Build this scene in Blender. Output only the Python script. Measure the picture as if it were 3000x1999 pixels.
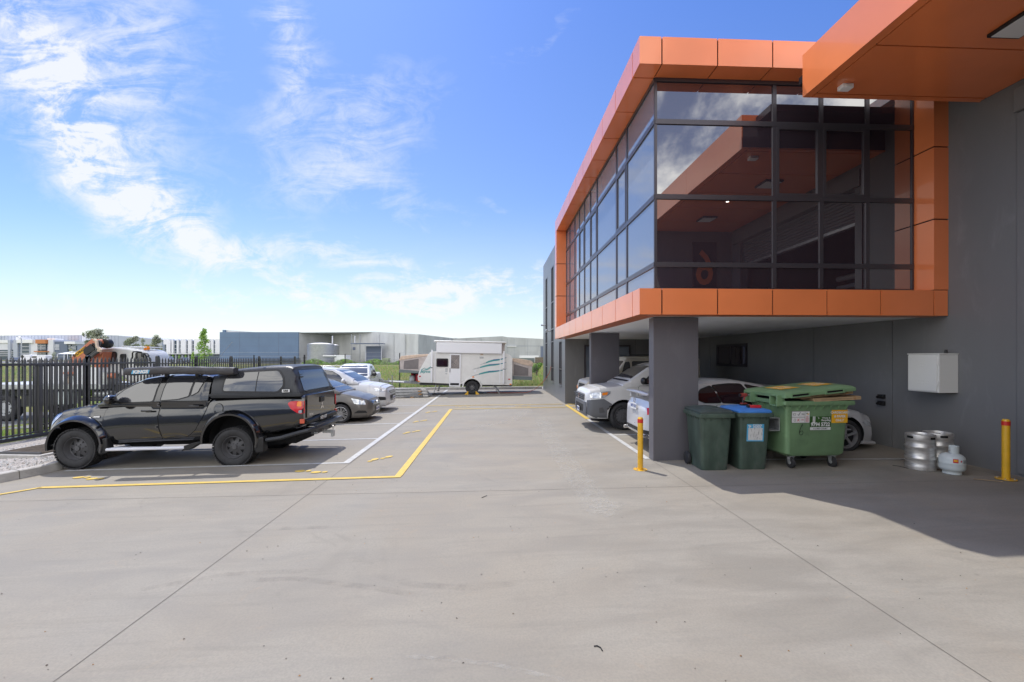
import bpy, bmesh, math, random
import numpy as np
from mathutils import Vector, Matrix
from mathutils.bvhtree import BVHTree
random.seed(7)
for o in list(bpy.data.objects): bpy.data.objects.remove(o)
SC = bpy.context.scene
COL = SC.collection
R_ = math.radians
# ------------------------------------------------------------------ camera
FPX = 1240.0; CAMH = 2.04; YAW = math.atan(54 / FPX)
cam = bpy.data.cameras.new('camera'); camo = bpy.data.objects.new('camera', cam); COL.objects.link(camo)
cam.sensor_width = 36; cam.lens = 36 * FPX / 3000; cam.shift_y = (1047 - 999.5) / 3000
cam.clip_start = 0.05; cam.clip_end = 6000
camo.location = (0, 0, CAMH); camo.rotation_euler = (R_(90), 0, -YAW)
SC.camera = camo
# ------------------------------------------------------------------ world and sun
SUN = Vector((-.299, .458, 1)).normalized()
world = bpy.data.worlds.new("World"); SC.world = world; world.use_nodes = True
sun = bpy.data.lights.new('sun', 'SUN'); suno = bpy.data.objects.new('sun', sun); COL.objects.link(suno)
sun.energy = 2.0; sun.angle = R_(.5); sun.color = (1, .955, .89)
suno.rotation_euler = (-SUN).to_track_quat('-Z', 'Y').to_euler(); suno.location = (0, 0, 30)
SC.view_settings.view_transform = 'Standard'; SC.view_settings.look = 'None'
SC.view_settings.gamma = 1; SC.view_settings.use_curve_mapping = False
SC.view_settings.exposure = 1.0
SKYSTR = .15
SC.cycles.max_bounces = 12; SC.cycles.diffuse_bounces = 7; SC.cycles.glossy_bounces = 5

class NT:
    "tiny helper for building node trees"
    def __init__(s, nt): s.nt = nt
    def n(s, t, **k):
        x = s.nt.nodes.new(t)
        for a, b in k.items(): setattr(x, a, b)
        return x
    def l(s, a, b): s.nt.links.new(a, b)
    def put(s, sock, v):
        if isinstance(v, (int, float)): sock.default_value = v
        elif isinstance(v, (tuple, list)): sock.default_value = tuple(v) if len(v) == len(sock.default_value) else tuple(v) + (1,)
        else: s.l(v, sock)
    def m(s, op, a, b=None, c=None, clamp=False):
        x = s.n('ShaderNodeMath', operation=op); x.use_clamp = clamp
        s.put(x.inputs[0], a)
        if b is not None: s.put(x.inputs[1], b)
        if c is not None: s.put(x.inputs[2], c)
        return x.outputs[0]
    def mix(s, f, a, b, bt='MIX'):
        x = s.n('ShaderNodeMix', data_type='RGBA', blend_type=bt)
        s.put(x.inputs[0], f); s.put(x.inputs[6], a); s.put(x.inputs[7], b)
        return x.outputs[2]
    def noise(s, vec, scale, detail=4, rough=.5, dist=0):
        x = s.n('ShaderNodeTexNoise'); x.inputs['Scale'].default_value = scale
        x.inputs['Detail'].default_value = detail; x.inputs['Roughness'].default_value = rough
        x.inputs['Distortion'].default_value = dist
        if vec is not None: s.l(vec, x.inputs['Vector'])
        return x.outputs['Fac']
    def ramp(s, f, lo, hi, a=0., b=1., kind='SMOOTHSTEP'):
        x = s.n('ShaderNodeMapRange', interpolation_type=kind)
        s.put(x.inputs[0], f)
        for i, v in enumerate((lo, hi, a, b)): s.put(x.inputs[i + 1], v)
        return x.outputs[0]
    def map(s, vec, scale=(1, 1, 1), rot=(0, 0, 0), loc=(0, 0, 0)):
        x = s.n('ShaderNodeMapping'); s.l(vec, x.inputs[0])
        x.inputs['Location'].default_value = loc; x.inputs['Rotation'].default_value = rot; x.inputs['Scale'].default_value = scale
        return x.outputs[0]

def build_world():
    nt = world.node_tree; nt.nodes.clear(); N = NT(nt)
    out = N.n('ShaderNodeOutputWorld'); bg = N.n('ShaderNodeBackground'); N.l(bg.outputs[0], out.inputs[0])
    sky = N.n('ShaderNodeTexSky', sky_type='NISHITA'); sky.sun_disc = False
    sky.sun_elevation = math.asin(SUN.z); sky.sun_rotation = math.atan2(SUN.x, SUN.y)
    sky.air_density = 1.0; sky.dust_density = .6; sky.ozone_density = 2.0; sky.altitude = 50
    hsv = N.n('ShaderNodeHueSaturation'); hsv.inputs['Saturation'].default_value = 1.05; N.l(sky.outputs[0], hsv.inputs['Color'])
    tc = N.n('ShaderNodeTexCoord'); sp = N.n('ShaderNodeSeparateXYZ'); N.l(tc.outputs['Generated'], sp.inputs[0])
    # rotate so that +Y is the view heading of the drive; gnomonic coordinates around north / south
    ca, sa = math.cos(YAW), math.sin(YAW)
    x, y, z = sp.outputs
    fy = N.m('MAXIMUM', N.m('ABSOLUTE', N.m('ADD', N.m('MULTIPLY', x, sa), N.m('MULTIPLY', y, ca))), .05)
    fx = N.m('SUBTRACT', N.m('MULTIPLY', x, ca), N.m('MULTIPLY', y, sa))
    gx = N.m('DIVIDE', fx, fy); gz = N.m('DIVIDE', z, fy)
    cv = N.n('ShaderNodeCombineXYZ'); N.l(gx, cv.inputs[0]); N.l(gz, cv.inputs[1])
    vec = cv.outputs[0]
    def g(px, py): return ((px - 1500) / FPX, (1047 - py) / FPX)
    # (centre px, half length, half width, angle in degrees (image, clockwise down), strength)
    blobs = [(90, 120, 340, 175, 62, 1.35), (200, 330, 330, 95, 60, 1.3), (330, 520, 280, 120, 50, 1.0), (500, 650, 350, 85, 38, 1.0), (800, 815, 320, 50, 30, 1.0),
             (440, 200, 320, 150, 75, .95), (850, 80, 170, 90, 80, 1.0), (830, 250, 110, 60, 90, .9),
             (1010, 420, 230, 130, -35, 1.0), (930, 750, 200, 38, 8, 1.1), (1400, 880, 400, 95, 4, 1.8), (1150, 600, 200, 60, 15, .6),
             (700, 905, 190, 34, 22, 1.2), (200, 930, 420, 55, 10, 1.3), (1580, 95, 160, 20, -32, .28), (1440, 600, 70, 16, 8, .45), (1280, 850, 260, 50, -6, .7), (940, 880, 60, 20, 30, .5)]
    tot = None
    w1 = N.noise(N.map(vec, (1, 1, 1)), 3.2, 5, .55)
    w2 = N.noise(N.map(vec, (1, 1, 1), loc=(7, 3, 0)), 3.2, 5, .55)
    gxw = N.m('ADD', gx, N.m('MULTIPLY', N.m('SUBTRACT', w1, .5), .34)); gzw = N.m('ADD', gz, N.m('MULTIPLY', N.m('SUBTRACT', w2, .5), .26))
    for px, py, L, Wd, a, s in blobs:
        cx, cz = g(px, py); a = R_(-a); c, s_ = math.cos(a), math.sin(a)
        dx = N.m('SUBTRACT', gxw, cx); dz = N.m('SUBTRACT', gzw, cz)
        u = N.m('MULTIPLY', N.m('ADD', N.m('MULTIPLY', dx, c), N.m('MULTIPLY', dz, s_)), FPX / L)
        v = N.m('MULTIPLY', N.m('SUBTRACT', N.m('MULTIPLY', dz, c), N.m('MULTIPLY', dx, s_)), FPX / Wd)
        q = N.m('ADD', N.m('MULTIPLY', u, u), N.m('MULTIPLY', v, v))
        e = N.m('MULTIPLY', N.m('POWER', 2.718, N.m('MULTIPLY', q, -.9)), s)
        tot = e if tot is None else N.m('ADD', tot, e)
    f1 = N.noise(N.map(vec, (2.2, 5.5, 1), rot=(0, 0, .55)), 2.2, 11, .67, 1.1)
    f2 = N.noise(N.map(vec, (3.0, 3.6, 1), rot=(0, 0, .2)), 5.5, 8, .7, .8)
    fib = N.m('ADD', N.m('MULTIPLY', f1, .7), N.m('MULTIPLY', f2, .3))
    dens = N.m('MULTIPLY', tot, N.ramp(fib, .36, .68, .04, 1.3))
    dens = N.ramp(dens, .08, 1.7, 0, .88, 'LINEAR')
    # thin veil near the horizon
    veil = N.m('MULTIPLY', N.ramp(gz, 0, .38, .5, 0, 'SMOOTHSTEP'), N.ramp(f1, .3, .7, .8, 1.))
    dens = N.m('MAXIMUM', dens, veil)
    # broken cloud added behind the photographer, made extra bright to lift the shade
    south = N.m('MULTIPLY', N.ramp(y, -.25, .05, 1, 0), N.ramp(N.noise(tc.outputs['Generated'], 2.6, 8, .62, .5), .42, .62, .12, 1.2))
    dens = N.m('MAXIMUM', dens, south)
    up = N.ramp(z, -.01, .01)
    dens = N.m('MULTIPLY', dens, up)
    tint = N.mix(N.ramp(gz, .0, .85, 0, 1, 'LINEAR'), (.52, .52, .57), (.33, .43, .66))
    skyc = N.mix(1.0, hsv.outputs[0], tint, 'MULTIPLY')
    ccol = N.mix(N.ramp(y, -.3, .05, 0, 1), (8.5, 8.4, 8.2), (3.25, 3.3, 3.36))  # unseen southern cloud raised well above the northern to brighten shaded faces
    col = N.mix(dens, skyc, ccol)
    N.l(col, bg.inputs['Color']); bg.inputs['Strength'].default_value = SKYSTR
build_world()

# ------------------------------------------------------------------ where a pixel of the survey photo lies in the place
RV = Vector((math.cos(YAW), -math.sin(YAW), 0)); FV = Vector((math.sin(YAW), math.cos(YAW), 0)); OV = Vector((0, 0, CAMH))
def ray(px, py): return FV + RV * ((px - 1500) / FPX) + Vector((0, 0, 1)) * ((1047 - py) / FPX)
def G(px, py):
    r = ray(px, py); return OV + r * (CAMH / (.02 * r.x - r.z))
def aX(px, py, X): r = ray(px, py); return OV + r * (X / r.x)
def aY(px, py, Y): r = ray(px, py); return OV + r * (Y / r.y)
def aZ(px, py, Z): r = ray(px, py); return OV + r * ((Z - CAMH) / r.z)
def aD(px, py, D): return OV + ray(px, py) * D
def gz(x, y):
    cx = max(-13.2, min(8.3, x)) * .02
    if y > 28: cx *= max(0, 1 - (y - 28) / 60)
    if x < -13.2 and y < 27: cx -= min(.26, (-13.2 - x) * .07) * min(1, (27 - y) / 6)
    return cx + max(0, min(y, 150) - 29) * .0066

# ------------------------------------------------------------------ materials
def pm(name, col, rough=.5, metal=0, spec=.5, var=0, vs=3, bump=0, bs=40, coat=0, emit=None, stretch=(1, 1, 1), dirt=0, dcol=(.1, .08, .06), ds=2, detail=5, ior=None):
    m = bpy.data.materials.new(name); m.use_nodes = True; nt = m.node_tree; N = NT(nt)
    b = nt.nodes['Principled BSDF']
    b.inputs['Roughness'].default_value = rough; b.inputs['Metallic'].default_value = metal
    b.inputs['Specular IOR Level'].default_value = spec; b.inputs['Coat Weight'].default_value = coat
    b.inputs['Coat Roughness'].default_value = .03
    if ior: b.inputs['IOR'].default_value = ior
    tc = N.n('ShaderNodeTexCoord'); vec = N.map(tc.outputs['Object'], stretch)
    c = None
    if var:
        f = N.ramp(N.noise(vec, vs, detail, .6), .3, .7)
        c = N.mix(f, tuple(x * (1 - var) for x in col), tuple(min(1, x * (1 + var)) for x in col))
    if dirt:
        f = N.m('MULTIPLY', N.ramp(N.noise(vec, ds, 7, .7, .5), .52, .75), dirt)
        c = N.mix(f, c if c is not None else col, dcol)
        N.l(N.ramp(f, 0, 1, rough, min(1, rough + .35), 'LINEAR'), b.inputs['Roughness'])
    if c is None: b.inputs['Base Color'].default_value = (*col, 1)
    else: N.l(c, b.inputs['Base Color'])
    if bump:
        bp = N.n('ShaderNodeBump'); bp.inputs['Strength'].default_value = bump; bp.inputs['Distance'].default_value = .01
        N.l(N.noise(vec, bs, 4, .6), bp.inputs['Height']); N.l(bp.outputs[0], b.inputs['Normal'])
    if emit:
        b.inputs['Emission Color'].default_value = (*col, 1); b.inputs['Emission Strength'].default_value = emit
    return m

def ground_mat(name, base, streak=.1):
    m = bpy.data.materials.new(name); m.use_nodes = True; N = NT(m.node_tree); b = m.node_tree.nodes['Principled BSDF']
    tc = N.n('ShaderNodeTexCoord'); o = tc.outputs['Object']
    big = N.noise(o, .35, 4, .55, .6); mid = N.noise(N.map(o, (.6, 1.8, 1)), 1.1, 6, .62, .8)
    st = N.noise(N.map(o, (.5, 7, 1), rot=(0, 0, .03)), 1.4, 5, .6, .3); fine = N.noise(o, 60, 3, .6); sp = N.noise(o, 9, 3, .5)
    c = N.mix(N.ramp(mid, .3, .7), tuple(x * .86 for x in base), tuple(x * 1.1 for x in base))
    c = N.mix(N.m('MULTIPLY', N.ramp(big, .35, .7), .5), c, (base[0] * 1.02, base[1] * .93, base[2] * .82))
    c = N.mix(N.m('MULTIPLY', N.ramp(st, .5, .74), .32), c, tuple(x * .70 for x in base))
    c = N.mix(N.m('MULTIPLY', N.ramp(N.noise(N.map(o, (1.2, .5, 1), rot=(0, 0, .5), loc=(3, 9, 0)), .8, 6, .6, .5), .56, .76), .32), c, tuple(x * .62 for x in base))
    c = N.mix(N.m('MULTIPLY', N.ramp(N.noise(N.map(o, (1, 1, 1), loc=(2, 5, 0)), 2.6, 8, .75, 1.2), .60, .70), .35), c, (base[0] * 1.25, base[1] * 1.02, base[2] * .82))
    c = N.mix(N.m('MULTIPLY', N.ramp(N.noise(N.map(o, (1, 1, 1), loc=(12, 5, 0)), .55, 9, .7, 1.6), .60, .68), .40), c, tuple(x * .72 for x in base))
    vo = N.n('ShaderNodeTexVoronoi'); vo.inputs['Scale'].default_value = 1.1; N.l(o, vo.inputs['Vector'])
    c = N.mix(N.m('MULTIPLY', N.ramp(vo.outputs['Distance'], .01, .03, 1, 0), .3), c, (.12, .11, .10))
    c = N.mix(N.m('MULTIPLY', N.ramp(fine, .3, .75), .3), c, (.16, .15, .14))
    c = N.mix(N.m('MULTIPLY', N.ramp(sp, .74, .8), .2), c, (.09, .085, .08))
    N.l(c, b.inputs['Base Color'])
    N.l(N.ramp(mid, .3, .7, .62, .85), b.inputs['Roughness']); b.inputs['Specular IOR Level'].default_value = .35
    bp = N.n('ShaderNodeBump'); bp.inputs['Strength'].default_value = .22; bp.inputs['Distance'].default_value = .006
    N.l(N.m('ADD', N.noise(N.map(o, (2, 30, 1)), 8, 3), N.m('MULTIPLY', fine, .6)), bp.inputs['Height']); N.l(bp.outputs[0], b.inputs['Normal'])
    return m

def grass_mat():
    m = bpy.data.materials.new('grass'); m.use_nodes = True; N = NT(m.node_tree); b = m.node_tree.nodes['Principled BSDF']
    tc = N.n('ShaderNodeTexCoord'); o = tc.outputs['Object']
    c = N.mix(N.ramp(N.noise(o, .09, 5, .6), .38, .62), (.115, .15, .035), (.25, .225, .085))
    c = N.mix(N.m('MULTIPLY', N.ramp(N.noise(N.map(o, (.25, 2, 1)), 1.2, 7, .7), .4, .7), .7), c, (.05, .075, .018))
    c = N.mix(N.m('MULTIPLY', N.ramp(N.noise(o, 14, 3, .6), .4, .7), .4), c, (.22, .24, .09))
    N.l(c, b.inputs['Base Color']); b.inputs['Roughness'].default_value = .9; b.inputs['Specular IOR Level'].default_value = .1
    return m

def mesh_mat():
    "galvanised chain-link: procedural diamond wires with open air between them"
    m = bpy.data.materials.new('chain_link'); m.use_nodes = True; N = NT(m.node_tree); nt = m.node_tree; b = nt.nodes['Principled BSDF']
    tc = N.n('ShaderNodeTexCoord'); sp = N.n('ShaderNodeSeparateXYZ'); N.l(tc.outputs['Object'], sp.inputs[0])
    x, _, z = sp.outputs
    a = None
    for s in (1, -1):
        d = N.m('FRACT', N.m('MULTIPLY', N.m('ADD', N.m('MULTIPLY', x, s), N.m('MULTIPLY', z, .9)), 9.0))
        w = N.m('LESS_THAN', d, .085)
        a = w if a is None else N.m('MAXIMUM', a, w)
    N.l(a, b.inputs['Alpha']); b.inputs['Base Color'].default_value = (.2, .2, .2, 1); b.inputs['Roughness'].default_value = .5
    return m

def wallmat(name, col, var=.06, rough=.45, spec=.35):
    "painted precast: faint roller patches, sheen"
    return pm(name, col, rough, var=var, vs=.6, bump=.06, bs=90, spec=spec, detail=8, dirt=.35, dcol=tuple(x * 1.5 for x in col), ds=3, stretch=(1, 1, .35))

M = {}
M['concrete'] = ground_mat('concrete_paving', (.285, .264, .224))
M['kerb'] = pm('kerb_concrete', (.42, .40, .37), .85, var=.15, vs=4, bump=.3, bs=60, dirt=.4, dcol=(.2, .19, .17), ds=3)
M['grass'] = grass_mat(); M['mesh'] = mesh_mat()
M['gravel'] = pm('gravel', (.33, .30, .27), .9, var=.5, vs=30, bump=1, bs=45, dirt=.6, dcol=(.16, .11, .07), ds=1.2)
M['road'] = pm('asphalt_road', (.17, .17, .17), .85, var=.15, vs=4)
M['joint'] = pm('joint_sealant', (.14, .125, .105), .8)
M['white'] = pm('white_paint', (.47, .47, .455), .6, var=.12, vs=9, dirt=.5, dcol=(.42, .41, .39), ds=7)
M['yellow'] = pm('yellow_paint', (.62, .43, .08), .55, var=.08, vs=9, dirt=.45, dcol=(.48, .40, .22), ds=8)
M['faded'] = pm('old_chalk', (.56, .54, .50), .8, dirt=.9, dcol=(.43, .40, .36), ds=12)
M['stain'] = pm('tyre_mark', (.28, .26, .24), .8, dirt=.9, dcol=(.42, .39, .35), ds=3)
M['orange'] = pm('orange_panel', (.82, .23, .078), .28, spec=.6, var=.05, vs=.8, detail=3, coat=.5)
M['grey'] = wallmat('charcoal_render', (.18, .182, .186))
M['pier'] = wallmat('pier_render', (.125, .12, .132))
M['sidegrey'] = wallmat('mid_grey_render', (.17, .18, .19), rough=.35)
M['soffit'] = pm('white_soffit', (.88, .89, .89), .6)
M['alu'] = pm('dark_aluminium', (.075, .068, .078), .32, metal=.35, spec=.5)
M['glass'] = pm('tinted_glass', (.035, .024, .032), .012, spec=.5, ior=3.1, bump=.012, bs=1.3)
M['sideglass'] = pm('reflective_glass', (.15, .18, .23), .02, spec=.5, ior=2.4)
M['black'] = pm('black_plastic', (.012, .012, .013), .45)
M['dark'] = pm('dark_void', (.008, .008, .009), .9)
M['rubber'] = pm('rubber', (.028, .028, .03), .75, var=.25, vs=12)
M['carglass'] = pm('car_glass', (.03, .032, .038), .02, spec=.8, ior=1.75)
M['redglass'] = pm('tinted_car_glass', (.02, .008, .012), .03, ior=1.6)
M['chrome'] = pm('chrome', (.75, .75, .76), .12, metal=1)
M['galv'] = pm('galvanised_steel', (.46, .47, .47), .45, metal=.6, var=.2, vs=6)
M['alloy'] = pm('alloy_rim', (.52, .52, .53), .3, metal=.7)
M['steel'] = pm('brushed_stainless', (.66, .64, .61), .42, metal=.75, var=.2, vs=5, stretch=(1, 1, 5), dirt=.5, dcol=(.2, .18, .16), ds=4)
M['lens'] = pm('clear_lamp_lens', (.62, .64, .66), .06, metal=.45, spec=.8, var=.35, vs=9)
M['red'] = pm('red_lens', (.55, .015, .02), .12, spec=.7)
M['amber'] = pm('amber_lens', (.85, .25, .02), .2)
M['gunblack'] = pm('black_car_paint', (.006, .0065, .008), .12, spec=.6, coat=1)
M['canopyblk'] = pm('textured_black', (.028, .03, .034), .38, bump=.15, bs=200, var=.1)
M['canvas'] = pm('awning_pvc', (.045, .043, .046), .45, var=.2, vs=6, bump=.8, bs=9, stretch=(1, 4, 4))
M['taupe'] = pm('taupe_car_paint', (.16, .148, .132), .34, metal=.4, coat=.25)
M['silver'] = pm('silver_car_paint', (.62, .62, .63), .34, metal=.3, coat=.3)
M['whitecar'] = pm('white_car_paint', (.66, .66, .645), .3, coat=.6)
M['beige'] = pm('beige_car_paint', (.62, .58, .48), .4, var=.05)
M['bumper'] = pm('grey_bumper', (.12, .125, .135), .5)
M['steelwheel'] = pm('black_steel_wheel', (.085, .085, .09), .45, spec=.4)
M['plate'] = pm('plate_white', (.75, .75, .72), .5)
M['dkbin'] = pm('dark_green_plastic', (.06, .09, .07), .42, spec=.45, var=.25, vs=4, stretch=(1, 1, .5), dirt=.75, dcol=(.125, .135, .12), ds=3.2)
M['dklid'] = pm('green_lid', (.055, .075, .068), .5, var=.15, vs=8, dirt=.5, dcol=(.15, .16, .15), ds=7)
M['blue'] = pm('blue_lid', (.06, .22, .60), .4, var=.08, vs=6)
M['green'] = pm('green_skip', (.18, .30, .155), .42, var=.12, vs=2, dirt=.45, dcol=(.06, .11, .06), ds=3)
M['card'] = pm('cardboard', (.42, .29, .16), .8, var=.12, vs=8)
M['stickY'] = pm('sticker_yellow', (.80, .42, .02), .5)
M['stickG'] = pm('sticker_green', (.035, .10, .02), .5)
M['stickB'] = pm('sticker_blue', (.08, .38, .62), .5, dirt=.5, dcol=(.4, .45, .45), ds=14)
M['ink'] = pm('ink', (.01, .01, .01), .6)
M['paper'] = pm('paper_white', (.70, .70, .68), .6)
M['tattered'] = pm('scratched_paper', (.62, .62, .6), .6, dirt=1, dcol=(.05, .05, .05), ds=22, stretch=(2.5, 1, .5))
M['redpl'] = pm('red_plastic', (.52, .02, .03), .4)
M['drill'] = pm('worn_red', (.32, .05, .04), .5, var=.3, vs=20)
M['bollard'] = pm('bollard_yellow', (.72, .40, .02), .35, var=.08, vs=6, coat=.3)
M['redband'] = pm('red_reflector', (.60, .03, .02), .35)
M['gasb'] = pm('grey_gas_bottle', (.55, .60, .60), .4, var=.05)
M['meter'] = pm('cream_enclosure', (.72, .72, .69), .4)
M['caravan'] = pm('caravan_skin', (.72, .71, .68), .4, var=.04, vs=3)
M['canvasbe'] = pm('beige_canvas', (.62, .48, .37), .8, var=.12, vs=6, bump=.5, bs=8)
M['canvaspk'] = pm('grey_pink_canvas', (.50, .44, .41), .8, var=.1, vs=7, bump=.4, bs=10)
M['canvasgr'] = pm('grey_green_canvas', (.16, .19, .19), .7)
M['flymesh'] = pm('fly_mesh', (.19, .17, .165), .7, var=.1)
M['teal'] = pm('teal_stripe', (.05, .30, .30), .4)
M['navy'] = pm('navy_stripe', (.02, .06, .25), .4)
M['fence'] = pm('fence_powdercoat', (.022, .023, .028), .3, spec=.6, coat=.3)
M['post'] = pm('black_post', (.015, .015, .016), .6)
M['crane'] = pm('crane_orange', (.52, .17, .09), .4, var=.1, vs=2)
M['leaf1'] = pm('leaf_bright', (.19, .36, .05), .6, var=.3, vs=2)
M['leaf2'] = pm('leaf_lime', (.30, .46, .08), .6, var=.2, vs=2)
M['gum1'] = pm('gum_leaf', (.24, .28, .17), .7, var=.3, vs=1)
M['gum2'] = pm('gum_leaf_grey', (.40, .42, .32), .7, var=.3, vs=1)
M['shrubY'] = pm('shrub_olive', (.36, .36, .11), .7, var=.3, vs=1)
M['bark'] = pm('bark', (.16, .13, .10), .9, var=.3, vs=5)
M['timber'] = pm('timber_block', (.42, .24, .11), .8, var=.3, vs=9)
M['cord'] = pm('orange_cord', (.55, .10, .05), .5)
M['bluewall'] = pm('slate_blue_cladding', (.125, .19, .29), .55, var=.05, vs=.3)
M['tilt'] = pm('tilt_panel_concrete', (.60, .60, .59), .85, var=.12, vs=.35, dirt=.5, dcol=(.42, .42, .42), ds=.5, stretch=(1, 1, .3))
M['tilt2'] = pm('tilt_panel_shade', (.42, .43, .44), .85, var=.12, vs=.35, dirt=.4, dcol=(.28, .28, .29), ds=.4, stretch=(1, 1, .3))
M['farlight'] = pm('far_light_grey', (.66, .67, .72), .8, var=.03, vs=.3)
M['farmid'] = pm('far_mid_grey', (.42, .45, .53), .8, var=.04, vs=.3)
M['fardark'] = pm('far_slate', (.14, .17, .24), .7)
M['farwhite'] = pm('far_white', (.80, .80, .82), .7)
M['farglass'] = pm('far_glass', (.05, .08, .11), .1, spec=.6)
M['farorange'] = pm('far_orange', (.52, .20, .07), .6)
M['colorbond'] = pm('metal_roof', (.45, .46, .47), .5)
M['lamp'] = pm('lamp_glow', (1, .97, .9), .5, emit=6)
M['diffuser'] = pm('lamp_diffuser', (.75, .77, .78), .4)

# ------------------------------------------------------------------ mesh builder
class MB:
    def __init__(s): s.v = []; s.f = []; s.mi = []; s.mats = []
    def idx(s, m):
        m = M[m] if isinstance(m, str) else m
        if m not in s.mats: s.mats.append(m)
        return s.mats.index(m)
    def add(s, vs, fs, m):
        k = len(s.v); i = s.idx(m)
        s.v += [tuple(v) for v in vs]; s.f += [tuple(a + k for a in f) for f in fs]; s.mi += [i] * len(fs)
        return s
    def box(s, x0, x1, y0, y1, z0, z1, m, mat=None):
        v = [Vector(p) for p in ((x0, y0, z0), (x1, y0, z0), (x1, y1, z0), (x0, y1, z0), (x0, y0, z1), (x1, y0, z1), (x1, y1, z1), (x0, y1, z1))]
        if mat is not None: v = [mat @ p for p in v]
        return s.add(v, [(0, 3, 2, 1), (4, 5, 6, 7), (0, 1, 5, 4), (1, 2, 6, 5), (2, 3, 7, 6), (3, 0, 4, 7)], m)
    def tube(s, p0, p1, r, m, n=10, r2=None, caps=True):
        p0, p1 = Vector(p0), Vector(p1); d = (p1 - p0).normalized(); r2 = r if r2 is None else r2
        u = d.orthogonal().normalized(); w = d.cross(u)
        vs = [p + (u * math.cos(t) + w * math.sin(t)) * q for p, q in ((p0, r), (p1, r2)) for t in [2 * math.pi * i / n for i in range(n)]]
        fs = [(i, (i + 1) % n, n + (i + 1) % n, n + i) for i in range(n)]
        if caps: fs += [tuple(range(n))[::-1], tuple(range(n, 2 * n))]
        return s.add(vs, fs, m)
    def path(s, pts, r, m, n=8):
        pts = [Vector(p) for p in pts]; vs = []; up = None
        for i, p in enumerate(pts):
            d = (pts[min(i + 1, len(pts) - 1)] - pts[max(i - 1, 0)]).normalized()
            u = d.orthogonal().normalized() if up is None else (up - d * up.dot(d)).normalized()
            up = u; w = d.cross(u)
            vs += [p + (u * math.cos(t) + w * math.sin(t)) * r for t in [2 * math.pi * k / n for k in range(n)]]
        fs = [(i * n + k, i * n + (k + 1) % n, (i + 1) * n + (k + 1) % n, (i + 1) * n + k) for i in range(len(pts) - 1) for k in range(n)]
        fs += [tuple(range(n))[::-1], tuple(range((len(pts) - 1) * n, len(pts) * n))]
        return s.add(vs, fs, m)
    def lathe(s, prof, m, o=(0, 0, 0), axis='z', n=28, a0=0, a1=2 * math.pi):
        full = abs(a1 - a0 - 2 * math.pi) < 1e-6; cnt = n if full else n + 1
        vs = []
        for i in range(cnt):
            t = a0 + (a1 - a0) * i / n; c, q = math.cos(t), math.sin(t)
            for r, h in prof:
                p = {'z': (r * c, r * q, h), 'y': (r * c, h, r * q), 'x': (h, r * c, r * q)}[axis]
                vs.append((p[0] + o[0], p[1] + o[1], p[2] + o[2]))
        k = len(prof)
        fs = [(i * k + j, ((i + 1) % cnt) * k + j, ((i + 1) % cnt) * k + j + 1, i * k + j + 1) for i in range(n) for j in range(k - 1)]
        return s.add(vs, fs, m)
    def prism(s, poly, plane, a0, a1, m):
        "polygon in a plane ('xz','xy','yz') pushed from a0 to a1 along the third axis"
        def P(p, a): return {'xz': (p[0], a, p[1]), 'xy': (p[0], p[1], a), 'yz': (a, p[0], p[1])}[plane]
        n = len(poly); vs = [P(p, a0) for p in poly] + [P(p, a1) for p in poly]
        fs = [tuple(range(n))[::-1], tuple(range(n, 2 * n))] + [(i, (i + 1) % n, n + (i + 1) % n, n + i) for i in range(n)]
        return s.add(vs, fs, m)
    def quad(s, a, b, c, d, m): return s.add([a, b, c, d], [(0, 1, 2, 3)], m)
    def text(s, st, size, m, o, xd=(1, 0, 0), up=(0, 0, 1), ext=.002, sx=1, bold=0, shear=0, align='CENTER'):
        cu = bpy.data.curves.new('t', 'FONT'); cu.body = st; cu.size = size; cu.align_x = align; cu.align_y = 'CENTER'
        cu.extrude = ext; cu.offset = bold; cu.shear = shear; cu.resolution_u = 3
        ob = bpy.data.objects.new('t', cu); COL.objects.link(ob)
        me = bpy.data.meshes.new_from_object(ob.evaluated_get(bpy.context.evaluated_depsgraph_get()))
        xd, up, o = Vector(xd).normalized(), Vector(up).normalized(), Vector(o); nz = xd.cross(up)
        s.add([o + xd * v.co.x * sx + up * v.co.y + nz * v.co.z for v in me.vertices], [tuple(p.vertices) for p in me.polygons], m)
        bpy.data.objects.remove(ob); bpy.data.meshes.remove(me)
        return s
    def join(s, o):
        k = len(s.v); mp = [s.idx(m) for m in o.mats]
        s.v += o.v; s.f += [tuple(a + k for a in f) for f in o.f]; s.mi += [mp[i] for i in o.mi]; return s
    def build(s, name, parent=None, ang=35, bevel=0, loc=None, fix=True):
        me = bpy.data.meshes.new(name); me.from_pydata(s.v, [], s.f)
        for m in s.mats: me.materials.append(m)
        me.polygons.foreach_set('material_index', s.mi)
        if fix:
            bm = bmesh.new(); bm.from_mesh(me); bmesh.ops.recalc_face_normals(bm, faces=bm.faces); bm.to_mesh(me); bm.free()
        me.shade_smooth(); me.set_sharp_from_angle(angle=R_(ang))
        o = bpy.data.objects.new(name, me); COL.objects.link(o)
        if parent is not None: o.parent = parent
        if loc is not None: o.location = loc
        if bevel:
            b = o.modifiers.new('bevel', 'BEVEL'); b.width = bevel; b.segments = 2; b.limit_method = 'ANGLE'
        return o
def tag(o, label=None, cat=None, group=None, kind=None):
    if label: o['label'] = label
    if cat: o['category'] = cat
    if group: o['group'] = group
    if kind: o['kind'] = kind
    return o
def thing(name, label, cat, loc=(0, 0, 0), rz=0, group=None):
    o = bpy.data.objects.new(name, None); COL.objects.link(o); o.empty_display_size = .2
    o.location = loc; o.rotation_euler = (0, 0, rz); return tag(o, label, cat, group)
def copytree(o, parent=None):
    c = o.copy(); COL.objects.link(c); c.parent = parent
    for ch in o.children: copytree(ch, c)
    return c
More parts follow.
